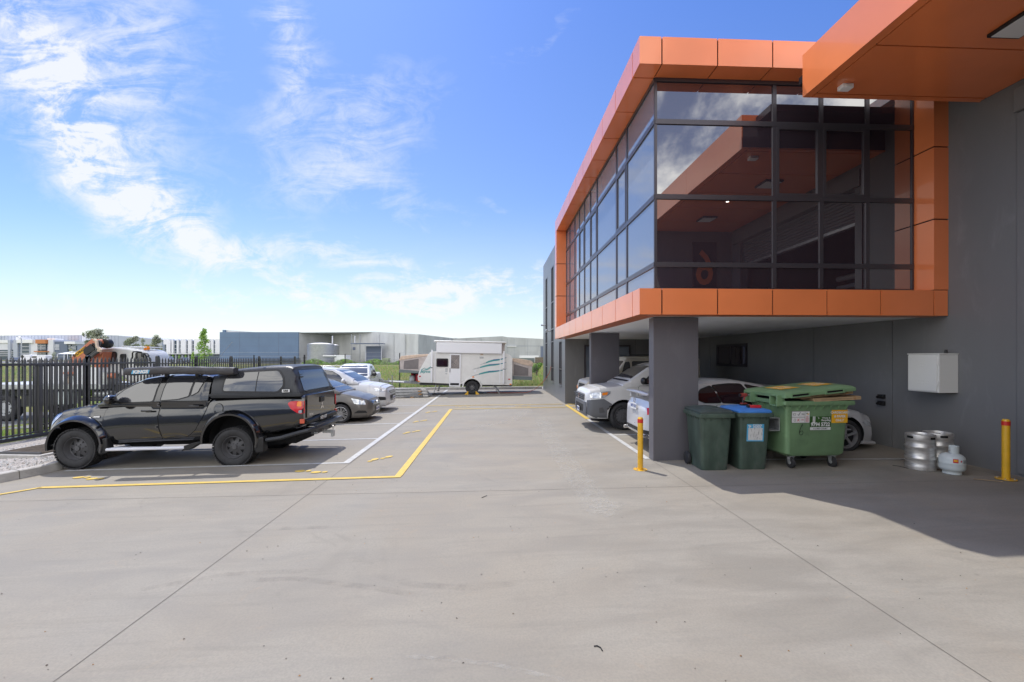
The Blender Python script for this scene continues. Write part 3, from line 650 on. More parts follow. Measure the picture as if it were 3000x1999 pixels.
def fixtures():
    # soffit lights on the canopy, sensor, meter box, camera, taps, sign
    def panel_light(x, y, lab):
        t = thing('ceiling_light', lab, 'light', (x, y, 6.41), 0, 'square panel lights under the orange canopy')
        MB().box(-.23, .23, -.23, .23, -.05, -.001, 'black').build('frame', t, bevel=.01); MB().box(-.2, .2, -.2, .2, -.056, -.051, 'diffuser').build('diffuser', t)
    panel_light(6.90, 5.22, 'square white panel light in black frame under the orange canopy, top right corner')
    panel_light(6.7, 2.51, 'square panel light under the near end of the canopy, seen mirrored in glass')
    for x, y, w in ((6.56, 3.94, ''),):
        t = thing('downlight', 'small lit round downlight in the orange canopy soffit, mirrored in the office glass', 'downlight', (x, y, 6.41))
        MB().lathe([(.055, 0), (.055, -.008), (.04, -.008)], 'soffit').build('rim', t); MB().lathe([(.0, -.006), (.04, -.006)], 'lamp', n=16).build('bulb', t)
    p = aZ(2477, 250, 6.41)
    o = MB().box(-.09, .09, -.06, .06, -.07, -.001, 'soffit').box(-.05, .05, -.075, -.06, -.06, -.02, 'meter').build('motion_sensor', bevel=.008); o.location = p
    tag(o, 'small white box sensor screwed to the orange canopy soffit', 'sensor')
    xf = XW - .36; y0, y1 = aX(2751.6, 1100, xf).y, aX(2661, 1100, xf).y; z0, z1 = 1.40, 2.09
    t = thing('meter_box', 'cream steel electrical cabinet hung on the charcoal wall right of the carport', 'cabinet', (XW, (y0 + y1) / 2, z0))
    h = (y1 - y0) / 2; H_ = z1 - z0
    b = MB().box(-.36, -.002, -h, h, 0, H_, 'meter'); b.box(-.375, -.001, -h - .01, h + .01, H_ + .001, H_ + .02, 'meter'); b.build('cabinet', t, bevel=.004)
    d = MB().box(-.378, -.362, -h + .03, h - .012, .02, H_ - .02, 'meter')
    for yy, zz in [(-.03 + a * .045, .47 + b_ * .055) for a in range(2) for b_ in range(2)] + [(-.12 + a * .045, .15 + b_ * .05) for a in range(5) for b_ in range(2)]: d.box(-.384, -.379, yy, yy + .018, zz, zz + .022, 'meter')
    dd = d.build('door', t, bevel=.003)
    for z in (.12, .5): MB().tube((-.375, -h + .015, z), (-.375, -h + .015, z + .08), .01, 'meter').build('hinge', dd)
    MB().lathe([(.001, .07), (.02, .065), (.025, .02), (.03, .0)], 'black', o=(-.1, -h + .12, H_ + .021), n=12).build('light_sensor', t)
    for k, z in enumerate((1.2, 1.06)):
        p = aX(2586, 1166, XW); w = ('upper', 'lower')[k]
        t = thing('wall_socket', f'{w} of two black twin weatherproof outlets on the dark wall right of the green skip', 'socket', (XW, p.y, z), 0, 'black outlets on the carport wall')
        MB().box(-.06, -.001, -.07, .07, -.045, .045, 'black').build('housing', t, bevel=.008)
        for s in (-1, 1): MB().tube((-.061, s * .033, 0), (-.1, s * .033, -.02), .026, 'black', 12).build('plug', t)
    p = aX(1589, 1005, 3.05)
    for px, lab in ((1585, 'left security camera of the pair on the grey wall edge below the orange frame'), (1608, 'right security camera of the pair on the grey wall edge below the orange frame')):
        p = Vector((3.05, 25.1 if px < 1600 else 22.85, aX(px, 961, 3.05).z + (0 if px < 1600 else -.2)))
        t = thing('security_camera', lab, 'camera', (3.05, p.y, p.z), 0, 'security cameras on the grey side wall')
        MB().tube((0, 0, 0), (-.16, 0, 0), .03, 'galv', 10).build('bracket', t); MB().tube((-.18, -.12, .0), (-.18, .16, .05), .05, 'galv', 12).build('body', t)
    r = ray(2064, 790); tt = 7.76 / r.y; q = OV + r * tt; r.y *= -1; s = (1.1 - q.y) / r.y; q = q + r * s
    t = thing('number_sign', 'orange number 6 on a dark panel, seen reversed in the office glass', 'sign', (q.x, 1.1, q.z))
    MB().box(-.42, .42, .002, .03, -.85, .95, 'alu').build('panel', t)
    MB().text('6', 1.7, 'orange', (0, .034, 0), (-1, 0, 0), (0, 0, 1), .004, .8, .02).build('number', t)
    # orange extension lead from the wall down to the caravan
    a = Vector((3.0, 22.0, 1.55)); pts = [(3.0, 22.0, 1.55), (2.95, 22.3, 1.2), (2.7, 22.9, .7), (2.3, 23.5, .25), (1.9, 23.8, .06), (1.5, 23.9, .045), (.8, 23.9, .03), (0.2, 24.1, .02), (-.6, 24.4, .01)]
    sp = MB(); P = []
    for i in range(len(pts) - 1):
        for k in range(4): P.append(Vector(pts[i]).lerp(Vector(pts[i + 1]), k / 4))
    tag(sp.path(P, .012, 'cord', 6).build('extension_cord'), 'thin orange extension lead hanging from the grey wall window to the caravan', 'cord')
fixtures()
# ------------------------------------------------------------------ vehicles
def smooth_keys(keys, n):
    K = np.array(keys, float); x = np.linspace(K[0, 0], K[-1, 0], n)
    x = np.unique(np.concatenate([x, K[:, 0]])); out = [x]
    for c in range(1, K.shape[1]):
        v = np.interp(x, K[:, 0], K[:, c]); d = np.interp(x, K[:, 0], K[:, c])
        # two light smoothing passes in x, ends kept
        for _ in range(3):
            w = v.copy(); w[1:-1] = .25 * v[:-2] + .5 * v[1:-1] + .25 * v[2:]; v = w
        out.append(v)
    return np.array(out).T
def loft(rows, m, mb=None):
    mb = mb or MB(); k = len(rows[0]); vs = []
    for r in rows:
        vs += r + [(p[0], -p[1], p[2]) for p in r[::-1]]
    K = 2 * k
    fs = [(i * K + j, i * K + (j + 1) % K, (i + 1) * K + (j + 1) % K, (i + 1) * K + j) for i in range(len(rows) - 1) for j in range(K)]
    fs += [tuple(range(K)), tuple(range((len(rows) - 1) * K, len(rows) * K))[::-1]]
    return mb.add(vs, fs, m)
def lower(keys, m, n=46, boxy=0):
    rows = []
    for x, w, zb, zs, zt in smooth_keys(keys, n):
        h = zs - zb; t = zt - zs; b = boxy
        rows.append([(x, .0, zb), (x, w * .80, zb), (x, w * .93, zb + .03), (x, w * .98, zb + h * .16), (x, w, zb + h * .42), (x, w * .99, zb + h * .62), (x, w * .966, zb + h * .84), (x, w * .932, zs),
                     (x, w * (.905 + .04 * b), zs + t * (.4 + .2 * b)), (x, w * (.84 + .1 * b), zs + t * (.78 + .12 * b)), (x, w * (.6 + .2 * b), zs + t * .95), (x, w * .3, zt), (x, 0, zt + .004)])
    return loft(rows, m)
def upper(keys, m, mb, n=40, r=.07):
    "greenhouse: x, belt z, roof z, half width at belt, half width at roof edge"
    K = smooth_keys(keys, n); zmax = max(k[2] for k in keys); rows = []
    for x, zb, zr, wb, wr in K:
        zr = max(zr, zb + .004); f = min(1, (zr - zb) / max(.01, zmax - zb)); we = wb - (wb - wr) * f; rr = min(r, (zr - zb) * .5)
        rows.append([(x, 0, zb - .05), (x, wb, zb - .05), (x, wb, zb), (x, wb - (wb - we) * .42, zb + (zr - zb) * .5), (x, we, zr - rr), (x, we - rr * .35, zr - rr * .35), (x, we - rr * 1.2, zr), (x, we * .5, zr + .018 * f), (x, 0, zr + .024 * f)])
    return loft(rows, m, mb)
def cut_arches(mb, xs, zc, r, w, depth=.34):
    o = mb.build('tmp'); cut = MB(); i = mb.idx('black')
    o.data.materials.append(M['dark']) if M['dark'] not in mb.mats else None
    for x, rr, z in zip(xs, r, zc):
        for s in (-1, 1): cut.tube((x, s * (w - depth), z), (x, s * (w + .4), z), rr, 'dark', 40); 
    c = cut.build('cut')
    md = o.modifiers.new('b', 'BOOLEAN'); md.operation = 'DIFFERENCE'; md.object = c; md.solver = 'EXACT'; md.material_mode = 'TRANSFER'
    me = bpy.data.meshes.new_from_object(o.evaluated_get(bpy.context.evaluated_depsgraph_get()))
    r_ = MB(); r_.v = [tuple(v.co) for v in me.vertices]; r_.f = [tuple(p.vertices) for p in me.polygons]
    mats = [m for m in me.materials]
    r_.mi = [r_.idx(mats[p.material_index] if mats[p.material_index] else M['dark']) for p in me.polygons]
    bpy.data.objects.remove(o); bpy.data.objects.remove(c)
    return r_
def clip(poly, axis, val, keep):
    out = []; n = len(poly)
    for i in range(n):
        a, b = poly[i], poly[(i + 1) % n]; ia = (a[axis] - val) * keep >= -1e-9; ib = (b[axis] - val) * keep >= -1e-9
        if ia: out.append(a)
        if ia != ib:
            t = (val - a[axis]) / (b[axis] - a[axis]); out.append(tuple(a[k] + t * (b[k] - a[k]) for k in (0, 1)))
    return out
def roundpoly(poly, r, seg=4):
    out = []; n = len(poly)
    for i in range(n):
        p = Vector(poly[i]); a = Vector(poly[i - 1]); b = Vector(poly[(i + 1) % n])
        da, db = (a - p), (b - p); ra = min(r, da.length * .45, db.length * .45)
        s, e = p + da.normalized() * ra, p + db.normalized() * ra
        for k in range(seg + 1):
            t = k / seg; q = s * (1 - t) ** 2 + p * 2 * t * (1 - t) + e * t * t; out.append((q.x, q.y))
    return out
def grow(poly, d):
    "push every edge of a polygon outward by d"
    n = len(poly); A = sum(poly[i][0] * poly[(i + 1) % n][1] - poly[(i + 1) % n][0] * poly[i][1] for i in range(n)); s = 1 if A > 0 else -1; out = []
    for i in range(n):
        p = Vector(poly[i]); a = (p - Vector(poly[i - 1])); b = (Vector(poly[(i + 1) % n]) - p)
        if a.length < 1e-6 or b.length < 1e-6: out.append(tuple(p)); continue
        na = Vector((a.y, -a.x)).normalized() * s; nb = Vector((b.y, -b.x)).normalized() * s; v = (na + nb)
        v = v.normalized() * min(2, 1 / max(.4, v.length / 2)) if v.length > 1e-3 else na; out.append((p.x + v.x * d, p.y + v.y * d))
    return out
def decal(bvh, poly, view, m, off=.004, cell=.07, mb=None, rnd=0):
    "lay a patch on the body: polygon drawn in a side ('y+','y-'), end ('x+','x-') or top ('z') view and pressed onto the surface"
    mb = mb or MB()
    if rnd: poly = roundpoly(poly, rnd)
    ax = {'y': (0, 2), 'x': (1, 2), 'z': (0, 1)}[view[0]]; sg = -1 if view[-1] == '-' else 1; k = 'xyz'.index(view[0])
    us = [p[0] for p in poly]; ws = [p[1] for p in poly]; V = {}; vs = []; fs = []
    def vert(p):
        key = (round(p[0], 4), round(p[1], 4))
        if key in V: return V[key]
        o = Vector((0, 0, 0)); o[ax[0]] = p[0]; o[ax[1]] = p[1]; o[k] = 12 * sg; d = Vector((0, 0, 0)); d[k] = -sg
        h = bvh.ray_cast(o, d)
        if h[0] is None or (h[0][k] * sg < -8):
            o[k] = sg * 1.0; h = bvh.find_nearest(o)
        q = h[0].copy(); q[k] += off * sg; V[key] = len(vs); vs.append(q); return V[key]
    i0, i1 = int(math.floor(min(us) / cell)), int(math.ceil(max(us) / cell)); j0, j1 = int(math.floor(min(ws) / cell)), int(math.ceil(max(ws) / cell))
    for i in range(i0, i1):
        c1 = clip(clip(poly, 0, i * cell, 1), 0, (i + 1) * cell, -1)
        if len(c1) < 3: continue
        for j in range(j0, j1):
            c = clip(clip(c1, 1, j * cell, 1), 1, (j + 1) * cell, -1)
            if len(c) < 3: continue
            f = [];
            for p in c:
                q = vert(p)
                if q not in f: f.append(q)
            if len(f) >= 3: fs.append(tuple(f))
    return mb.add(vs, fs, m)
def wheel(parent, x, y, r, w, side, style, tread=False, rimr=None, z=None):
    "side -1: outer face towards -y"
    o = MB(); rr = rimr or r * .66; h = w / 2
    prof = [(rr, -h * .8), (rr + .02, -h * .97), (r * .86, -h), (r * .96, -h * .88), (r, -h * .6), (r, h * .6), (r * .96, h * .88), (r * .86, h), (rr, h * .8)]
    o.lathe(prof, 'rubber', axis='y', n=40)
    if tread:
        for k in range(44):
            for c, (y0, y1) in enumerate(((-h * 1.0, -h * .55), (-h * .5, -h * .05), (h * .0, h * .48), (h * .52, h * 1.0))):
                t = 2 * math.pi * (k + .5 * (c % 2)) / 44; a = math.pi / 44 * (.78 if c in (0, 3) else .7)
                P = []
                for tt in (t - a, t + a):
                    for rad in (r - .012, r + .011): P += [(rad * math.cos(tt), y0, rad * math.sin(tt)), (rad * math.cos(tt + .03), y1, rad * math.sin(tt + .03))]
                o.add(P, [(2, 3, 7, 6), (0, 2, 6, 4), (1, 5, 7, 3), (0, 1, 3, 2), (4, 6, 7, 5)], 'rubber')
    z = r if z is None else z
    t = o.build('tyre', None, 50); wo = thing('wheel', None, None, (x, y, z)); wo.parent = parent; t.parent = wo
    R = MB(); q = side * h
    mat = {'steel8': 'steelwheel', 'steel': 'steelwheel', 'alloy': 'alloy', 'alloy5': 'alloy', 'truck': 'colorbond', 'black': 'steelwheel'}[style]
    R.lathe([(rr, q * .82), (rr * .96, q * .86), (rr * .93, q * .7), (rr * .86, q * .2)], mat, axis='y', n=36)
    if style == 'steel8':
        R.lathe([(rr * .86, q * .2), (rr * .8, q * .12), (rr * .45, q * .3), (rr * .3, q * .42), (0.001, q * .42)], mat, axis='y', n=36)
        R.tube((0, q * .4, 0), (0, q * .62, 0), .045, mat, 14)
        for k in range(8):
            a = k * math.pi / 4 + .2; P = []
            for rad, da in ((rr * .80, -.22), (rr * .80, .22), (rr * .48, .0)):
                yy = q * (.12 + (.8 * rr - rad) / (.35 * rr) * .18) + side * .006; P.append((rad * math.cos(a + da), yy, rad * math.sin(a + da)))
            R.add(P, [(0, 1, 2)], 'dark')
        for k in range(6): a = k * math.pi / 3; R.tube((rr * .33 * math.cos(a), q * .38, rr * .33 * math.sin(a)), (rr * .33 * math.cos(a), q * .5, rr * .33 * math.sin(a)), .013, 'steelwheel', 6)
    elif style in ('steel', 'truck', 'black'):
        R.lathe([(rr * .86, q * .2), (rr * .82, q * .45), (rr * .6, q * .62), (rr * .42, q * .55), (rr * .3, q * .66), (.001, q * .66)], mat, axis='y', n=36)
        nh = 14 if style == 'steel' else 8
        for k in range(nh):
            a = k * 2 * math.pi / nh; R.tube((rr * .72 * math.cos(a), q * .50, rr * .72 * math.sin(a)), (rr * .72 * math.cos(a), q * .575, rr * .72 * math.sin(a)), rr * (.055 if nh == 14 else .1), 'dark', 8)
        for k in range(5): a = k * 2 * math.pi / 5; R.tube((rr * .3 * math.cos(a), q * .6, rr * .3 * math.sin(a)), (rr * .3 * math.cos(a), q * .72, rr * .3 * math.sin(a)), .012, 'chrome', 6)
    else:
        R.lathe([(rr * .86, q * .2), (.001, q * .15)], 'dark', axis='y', n=30); R.tube((0, q * .2, 0), (0, q * .68, 0), rr * .2, mat, 16)
        ns = 5 if style == 'alloy5' else 9
        for k in range(ns):
            a = k * 2 * math.pi / ns + .3
            for da in ((0,) if ns == 5 else (-.13, .13)):
                wd = .19 if ns == 5 else .085; P = []
                for rad, ww in ((rr * .15, wd * .8), (rr * .95, wd)):
                    for s in (-1, 1):
                        for yy in (.35, .72): aa = a + da * (1 if rad > .1 else 1.6); P.append((rad * math.cos(aa) - s * ww * rr * .5 * math.sin(aa), q * yy, rad * math.sin(aa) + s * ww * rr * .5 * math.cos(aa)))
                R.add(P, [(0, 1, 3, 2), (4, 6, 7, 5), (0, 4, 5, 1), (2, 3, 7, 6), (1, 5, 7, 3), (0, 2, 6, 4)], mat)
        for k in range(5): a = k * 2 * math.pi / 5; R.tube((rr * .12 * math.cos(a), q * .66, rr * .12 * math.sin(a)), (rr * .12 * math.cos(a), q * .7, rr * .12 * math.sin(a)), .01, 'dark', 6)
    R.build('rim', wo); return wo
def bothsides(bvh, poly, m, name, root, off=.004, rnd=0, sides=('y-', 'y+'), frame=None, cell=.07):
    for sd in sides:
        mb = MB()
        if frame: decal(bvh, grow(roundpoly(poly, rnd) if rnd else poly, frame[0]), sd, frame[1], off * .5, cell, mb)
        decal(bvh, poly, sd, m, off, cell, mb, rnd); mb.build(name, root, 40, fix=False)
def plate(root, st, o, xd, up=(0, 0, 1), dark=False, name='number_plate', w=.37, h=.13):
    mb = MB(); o, xd, up = Vector(o), Vector(xd).normalized(), Vector(up).normalized(); n = xd.cross(up)
    P = [o + xd * a * w / 2 + up * b * h / 2 + n * c for c in (-.004, .004) for a, b in ((-1, -1), (1, -1), (1, 1), (-1, 1))]
    mb.add(P, [(0, 3, 2, 1), (4, 5, 6, 7), (0, 1, 5, 4), (1, 2, 6, 5), (2, 3, 7, 6), (3, 0, 4, 7)], 'ink' if dark else 'plate')
    mb.text(st, .1, 'plate' if dark else 'navy', o + n * .006, xd, up, .001, .95, .003); return mb.build(name, root, fix=False)
def finish_body(mb, root, ang=32):
    mb2 = MB(); mb2.join(mb); bvh = BVHTree.FromPolygons([Vector(v) for v in mb2.v], mb2.f); o = mb2.build('body', root, ang); return bvh, o
def mirror_cap(root, x, y, z, m, s, glass='sideglass', rev=1):
    k = MB().box(x - .09 * rev - .0, x + .09 * rev, y - .15, y + .15, z - .11, z + .12, m); o = k.build('wing_mirror', root, 50); b = o.modifiers.new('s', 'SUBSURF'); b.levels = b.render_levels = 2
    o.data.shade_smooth(); MB().tube((x, y + .1 * s, z - .03), (x + .05, y + .24 * s, z - .08), .03, 'black').build('stalk', o)
    return o

def black_ute():
    X, Yc = -8.157, 9.56
    root = thing('dual_cab_ute', 'lifted black dual cab ute with rear canopy and rolled side awning', 'ute', (X, Yc, gz(X + 1.5, 0) + .0), 0)
    p = 'gunblack'
    low = lower([(-.66, .56, .50, .74, .82), (-.645, .72, .42, .82, .94), (-.58, .84, .38, .90, 1.04), (-.40, .885, .38, .97, 1.14), (-.1, .89, .42, 1.03, 1.21), (.2, .90, .42, 1.08, 1.255), (.5, .90, .42, 1.12, 1.28), (.8, .90, .45, 1.17, 1.29),
                 (2.4, .90, .50, 1.22, 1.31), (2.52, .90, .52, 1.28, 1.38), (3.4, .90, .58, 1.33, 1.41), (4.15, .90, .72, 1.35, 1.42), (4.28, .89, .77, 1.35, 1.42), (4.33, .86, .80, 1.34, 1.41)], p, 60)
    low = cut_arches(low, (0.02, 2.95), (.44, .52), (.50, .52), .9, .42)
    upper([(.34, 1.22, 1.235, .84, .78), (.42, 1.24, 1.30, .86, .78), (.65, 1.25, 1.47, .87, .76), (.92, 1.26, 1.64, .87, .74), (1.12, 1.27, 1.74, .87, .72), (1.4, 1.28, 1.80, .87, .72), (1.9, 1.29, 1.825, .87, .72), (2.36, 1.30, 1.82, .87, .72), (2.46, 1.30, 1.79, .86, .72)], p, low, 40)
    bvh, body = finish_body(low, root)
    # canopy
    can = MB(); upper([(2.53, 1.41, 1.80, .875, .76), (2.62, 1.41, 1.86, .875, .76), (2.95, 1.41, 1.93, .88, .77), (3.5, 1.42, 1.985, .88, .77), (3.95, 1.43, 2.0, .88, .77), (4.07, 1.43, 1.975, .88, .77), (4.15, 1.43, 1.78, .885, .80), (4.27, 1.43, 1.45, .885, .86)], 'canopyblk', can, 44, .09)
    for s in (-1, 1): can.box(2.52, 4.3, s * .895 - .02, s * .895 + .02, 1.395, 1.44, 'canopyblk')
    cb = BVHTree.FromPolygons([Vector(v) for v in can.v], can.f); co = can.build('canopy', root, 40)
    win = [(2.76, 1.50), (2.79, 1.76), (2.93, 1.855), (3.80, 1.90), (3.91, 1.76), (3.93, 1.60), (3.83, 1.485)]
    bothsides(cb, win, 'carglass', 'window', co, .012, .05, frame=(.035, 'black'))
    for s in ('y-',):
        decal(cb, [(3.39, 1.49), (3.405, 1.49), (3.425, 1.88), (3.41, 1.88)], s, 'black', .016).build('window_divider', co, fix=False)
    q = MB(); q.quad((3.93, -.905, 1.47), (4.08, -.905, 1.475), (4.075, -.895, 1.53), (3.925, -.895, 1.525), 'paper'); q.text('ARB', .05, 'ink', (4.0, -.908, 1.50), (1, 0, 0), (0, .15, 1), .001, 1.1, .002); q.build('badge', co, fix=False)
    rw = MB(); decal(cb, grow([(-.68, 1.49), (.68, 1.49), (.60, 1.9), (-.60, 1.9)], .02), 'x+', 'black', .004, .08, rw, .04); decal(cb, [(-.68, 1.49), (.68, 1.49), (.60, 1.9), (-.60, 1.9)], 'x+', 'carglass', .008, .08, rw, .04); rw.build('rear_window', co, fix=False)
    for s in (-1, 1): MB().tube((4.29, s * .66, 1.47), (4.33, s * .66, 1.47), .02, 'black').box(4.3, 4.34, s * .66 - .06, s * .66 + .02, 1.46, 1.485, 'black').build('latch', co)
    # doors
    fd = [(.60, 1.245), (.50, 1.12), (.47, .95), (.47, .78), (.56, .50), (1.60, .555), (1.545, .75), (1.51, 1.0), (1.545, 1.29)]
    rdp = [(1.575, 1.295), (1.535, 1.0), (1.57, .75), (1.625, .56), (1.9, .565), (2.1, .61), (2.24, .73), (2.40, 1.03), (2.47, 1.24), (2.49, 1.30)]
    for poly in (fd, rdp): bothsides(bvh, poly, p, 'door', root, .007, .02, frame=(.008, 'dark'))
    bothsides(bvh, [(.68, 1.275), (.71, 1.41), (.83, 1.525), (1.0, 1.625), (1.18, 1.70), (1.47, 1.735), (1.41, 1.32), (1.38, 1.30)], 'carglass', 'window', root, .009, .03, frame=(.022, 'black'))
    bothsides(bvh, [(1.56, 1.32), (1.62, 1.745), (2.13, 1.765), (2.08, 1.40), (1.89, 1.345)], 'carglass', 'window', root, .009, .02, frame=(.022, 'black'))
    bothsides(bvh, [(2.13, 1.41), (2.17, 1.765), (2.35, 1.76), (2.25, 1.48)], 'carglass', 'window', root, .009, .02, frame=(.018, 'black'))
    MB().join(decal(bvh, [(-.70, 1.285), (.70, 1.285), (.60, 1.74), (-.60, 1.74)], 'x-', 'carglass', .006, .07, None, .04)).build('windscreen', root, fix=False)
    for x, z in ((1.33, 1.115), (2.24, 1.20)):
        for s in (-1, 1):
            h = MB().box(x - .1, x + .1, s * .925 - .012, s * .925 + .012, z - .018, z + .018, p).build('door_handle', root, bevel=.008)
    bothsides(bvh, [(x, z) for x, z in [(2.68 + .085 * math.cos(t), 1.14 + .105 * math.sin(t)) for t in np.linspace(0, 2 * math.pi, 17)[:-1]]], p, 'fuel_flap', root, .01, sides=('y-',), frame=(.008, 'dark'))
    bothsides(bvh, [(.29, .985), (.29, 1.015), (.41, 1.015), (.41, .985)], 'paper', 'side_repeater', root, .012, .012, sides=('y-',), frame=(.006, 'black'))
    for s in (-1, 1): mirror_cap(root, .74, s * 1.03, 1.34, p, -s)
    # flares
    for cx, cz, r, a0, a1 in ((.02, .44, .49, -.25, 3.3), (2.95, .52, .51, -.25, 3.25)):
        for s in (-1, 1):
            rows = []; n = 28; prof = [(r - .005, .80), (r - .005, 1.0), (r + .03, 1.005), (r + .085, .93), (r + .10, .885)]
            for i in range(n + 1):
                t = a0 + (a1 - a0) * i / n
                for rad, y in prof: rows.append((cx + rad * math.cos(t), s * y, cz + rad * math.sin(t)))
            k = len(prof); MB().add(rows, [(i * k + j, (i + 1) * k + j, (i + 1) * k + j + 1, i * k + j + 1) for i in range(n) for j in range(k - 1)], p).build('wheel_flare', root, 60)
    for x, a in ((.50, 0), (3.48, 1)):
        for s in (-1, 1): MB().prism([(x, .58), (x + .12, .6), (x + .14, .3), (x - .02, .27), (x - .06, .36)], 'xz', s * .82, s * .98, 'black').build('mud_flap', root, bevel=.02)
    for x, dz in ((0, 0), (3.0, .05)):
        for s in (-1, 1): wheel(root, x, s * .815, .385, .285, s, 'steel8', True, .225, .385 + dz * .0)
    # undercarriage
    MB().box(-.3, 4.0, -.45, .45, .36, .56, 'dark').build('chassis', root); MB().tube((0, -.7, .39), (0, .7, .39), .05, 'dark').tube((3.0, -.7, .39), (3.0, .7, .39), .06, 'dark').build('axle', root)
    for s in (-1, 1):
        st = MB(); st.box(.66, 2.16, s * .90 - .07, s * .90 + .05, .36, .40, 'farlight'); st.tube((.62, s * .975, .37), (2.1, s * .975, .395), .03, 'farlight', 12); st.prism([(2.05, .33), (2.2, .36), (2.42, .5), (2.3, .5), (2.1, .44)], 'xz', s * .86, s * 1.0, 'black'); st.build('side_step', root, bevel=.006)
    # tail lamp, tailgate, plate, bar
    tl = [(4.03, 1.245), (4.08, 1.285), (4.20, 1.295), (4.31, 1.29), (4.335, 1.06), (4.31, 1.03), (4.22, 1.06), (4.10, 1.14)]
    for s in ('y-', 'y+'):
        b = MB(); decal(bvh, tl, s, 'red', .018, .05, b, .02); o = b.build('tail_light', root, fix=False)
        a = MB(); decal(bvh, [(4.21, 1.19), (4.22, 1.285), (4.29, 1.285), (4.30, 1.18)], s, 'amber', .021, .05, a, .02); a.build('indicator', o, fix=False)
        a = MB(); decal(bvh, [(4.25, 1.05), (4.25, 1.11), (4.31, 1.11), (4.31, 1.05)], s, 'lens', .021, .05, a, .02); a.build('reversing_lamp', o, fix=False)
    for s in (-1, 1): MB().box(4.335, 4.35, s * .845 - .02, s * .845 + .02, 1.04, 1.29, 'red').build('tail_light', root, bevel=.006); MB().box(4.27, 4.36, s * .875 - .02, s * .875 + .02, .84, .93, 'cord').build('reflector', root, bevel=.01)
    tg = MB(); tg.box(4.33, 4.352, -.735, .735, .93, 1.40, p); o = tg.build('tailgate', root, bevel=.012)
    MB().box(4.352, 4.372, -.11, .11, 1.19, 1.31, 'black').build('handle', o, bevel=.01)
    em = MB()
    for a in (90, 210, 330):
        c, s = math.cos(R_(a)), math.sin(R_(a)); L, W_ = .05, .029
        em.add([(4.358, 0, 1.10), (4.358, c * L - s * W_, 1.10 + s * L + c * W_), (4.358, c * L * 2, 1.10 + s * L * 2), (4.358, c * L + s * W_, 1.10 + s * L - c * W_)], [(0, 1, 2, 3)], 'chrome')
    em.build('emblem', o, fix=False)
    q = MB(); q.text('TRITON', .055, 'chrome', (4.357, -.56, .985), (0, 1, 0), (0, 0, 1), .001, 1, .002); q.build('lettering', o, fix=False)
    bp = MB(); bp.box(4.28, 4.40, -.78, .78, .80, .90, 'black'); bo = bp.build('rear_bumper', root, bevel=.02)
    plate(root, 'NEV·077', (4.41, -.05, .86), (0, 1, 0), dark=True)
    bar = MB(); bar.path([(3.62, -.90, .52), (3.9, -.90, .56), (4.25, -.90, .66), (4.42, -.86, .70), (4.50, -.75, .715), (4.52, 0, .72), (4.50, .75, .715), (4.42, .86, .70), (4.25, .9, .66), (3.9, .90, .56), (3.62, .9, .52)], .04, 'canopyblk', 10)
    bar.box(4.38, 4.54, -.72, .72, .755, .775, 'canopyblk'); bar.build('tow_bar', root)
    hb = MB(); hb.box(4.3, 4.40, -.42, .42, .54, .63, 'steelwheel'); hb.box(4.38, 4.6, -.03, .03, .50, .56, 'galv'); hb.box(4.57, 4.62, -.05, .05, .42, .56, 'galv')
    for s in (-.5, -.1, .36, .52): hb.tube((4.40, s, .58), (4.46, s, .58), .022, 'galv', 8)
    hb.tube((4.6, 0, .56), (4.6, 0, .62), .012, 'steel', 8); ho = hb.build('tow_hitch', root)
    MB().lathe([(.001, -.026), (.018, -.018), (.026, 0), (.018, .018), (.001, .026)], 'steel', o=(4.6, 0, .64), n=14).build('tow_ball', ho)
    # front lamps, grille, bullbar lip
    for s in ('y-', 'y+'): decal(bvh, [(-.50, .90), (-.56, .82), (-.57, .90), (-.48, 1.03), (-.36, 1.06)], s, 'lens', .008).build('headlight', root, fix=False)
    decal(bvh, [(-.5, .72), (.5, .72), (.55, .84), (-.55, .84)], 'x-', 'black', .008).build('grille', root, fix=False)
    MB().path([(-.25, -.86, .42), (-.45, -.84, .44), (-.60, -.6, .47), (-.63, 0, .47), (-.60, .6, .47), (-.45, .84, .44)], .035, 'chrome', 10).build('front_bar', root)
    # awning on the roof bars
    rb = MB()
    for x in (1.55, 2.15): rb.box(x - .02, x + .02, -.80, .70, 1.855, 1.88, 'black'); rb.box(x - .03, x + .03, -.72, -.66, 1.78, 1.86, 'black'); rb.box(x - .03, x + .03, .60, .66, 1.78, 1.86, 'black')
    rb.build('roof_rack', root)
    aw = MB(); rows = []; n = 34
    for i in range(n + 1):
        x = .93 + (3.02 - .93) * i / n; e = 1 if 0 < i < n else .86; zc = 1.885 + .018 * math.sin(i * .13) + .03 * i / n; w = .095 + .004 * math.sin(i * 1.7)
        rows += [(x, -.885 + e * w * math.copysign(abs(math.cos(t)) ** .6, math.cos(t)), zc + e * (.078 + .004 * math.sin(i * 1.1 + t)) * math.copysign(abs(math.sin(t)) ** .6, math.sin(t))) for t in [2 * math.pi * k / 14 for k in range(14)]]
    aw.add(rows, [(i * 14 + k, i * 14 + (k + 1) % 14, (i + 1) * 14 + (k + 1) % 14, (i + 1) * 14 + k) for i in range(n) for k in range(14)] + [tuple(range(14)), tuple(range(n * 14, n * 14 + 14))], 'canvas')
    ao = aw.build('awning', root, 50)
    q = MB(); q.quad((1.09, -.984, 1.845), (1.42, -.984, 1.855), (1.44, -.984, 1.925), (1.11, -.984, 1.915), 'stickB'); q.text('KINGS', .085, 'paper', (1.265, -.990, 1.885), (1, 0, .03), (0, 0, 1), .001, 1.15, .004, .2); q.build('lettering', ao, fix=False)
    MB().path([(1.95, -.1, 1.85), (2.6, -.3, 2.5)], .004, 'galv', 5).build('aerial', root)
    return root

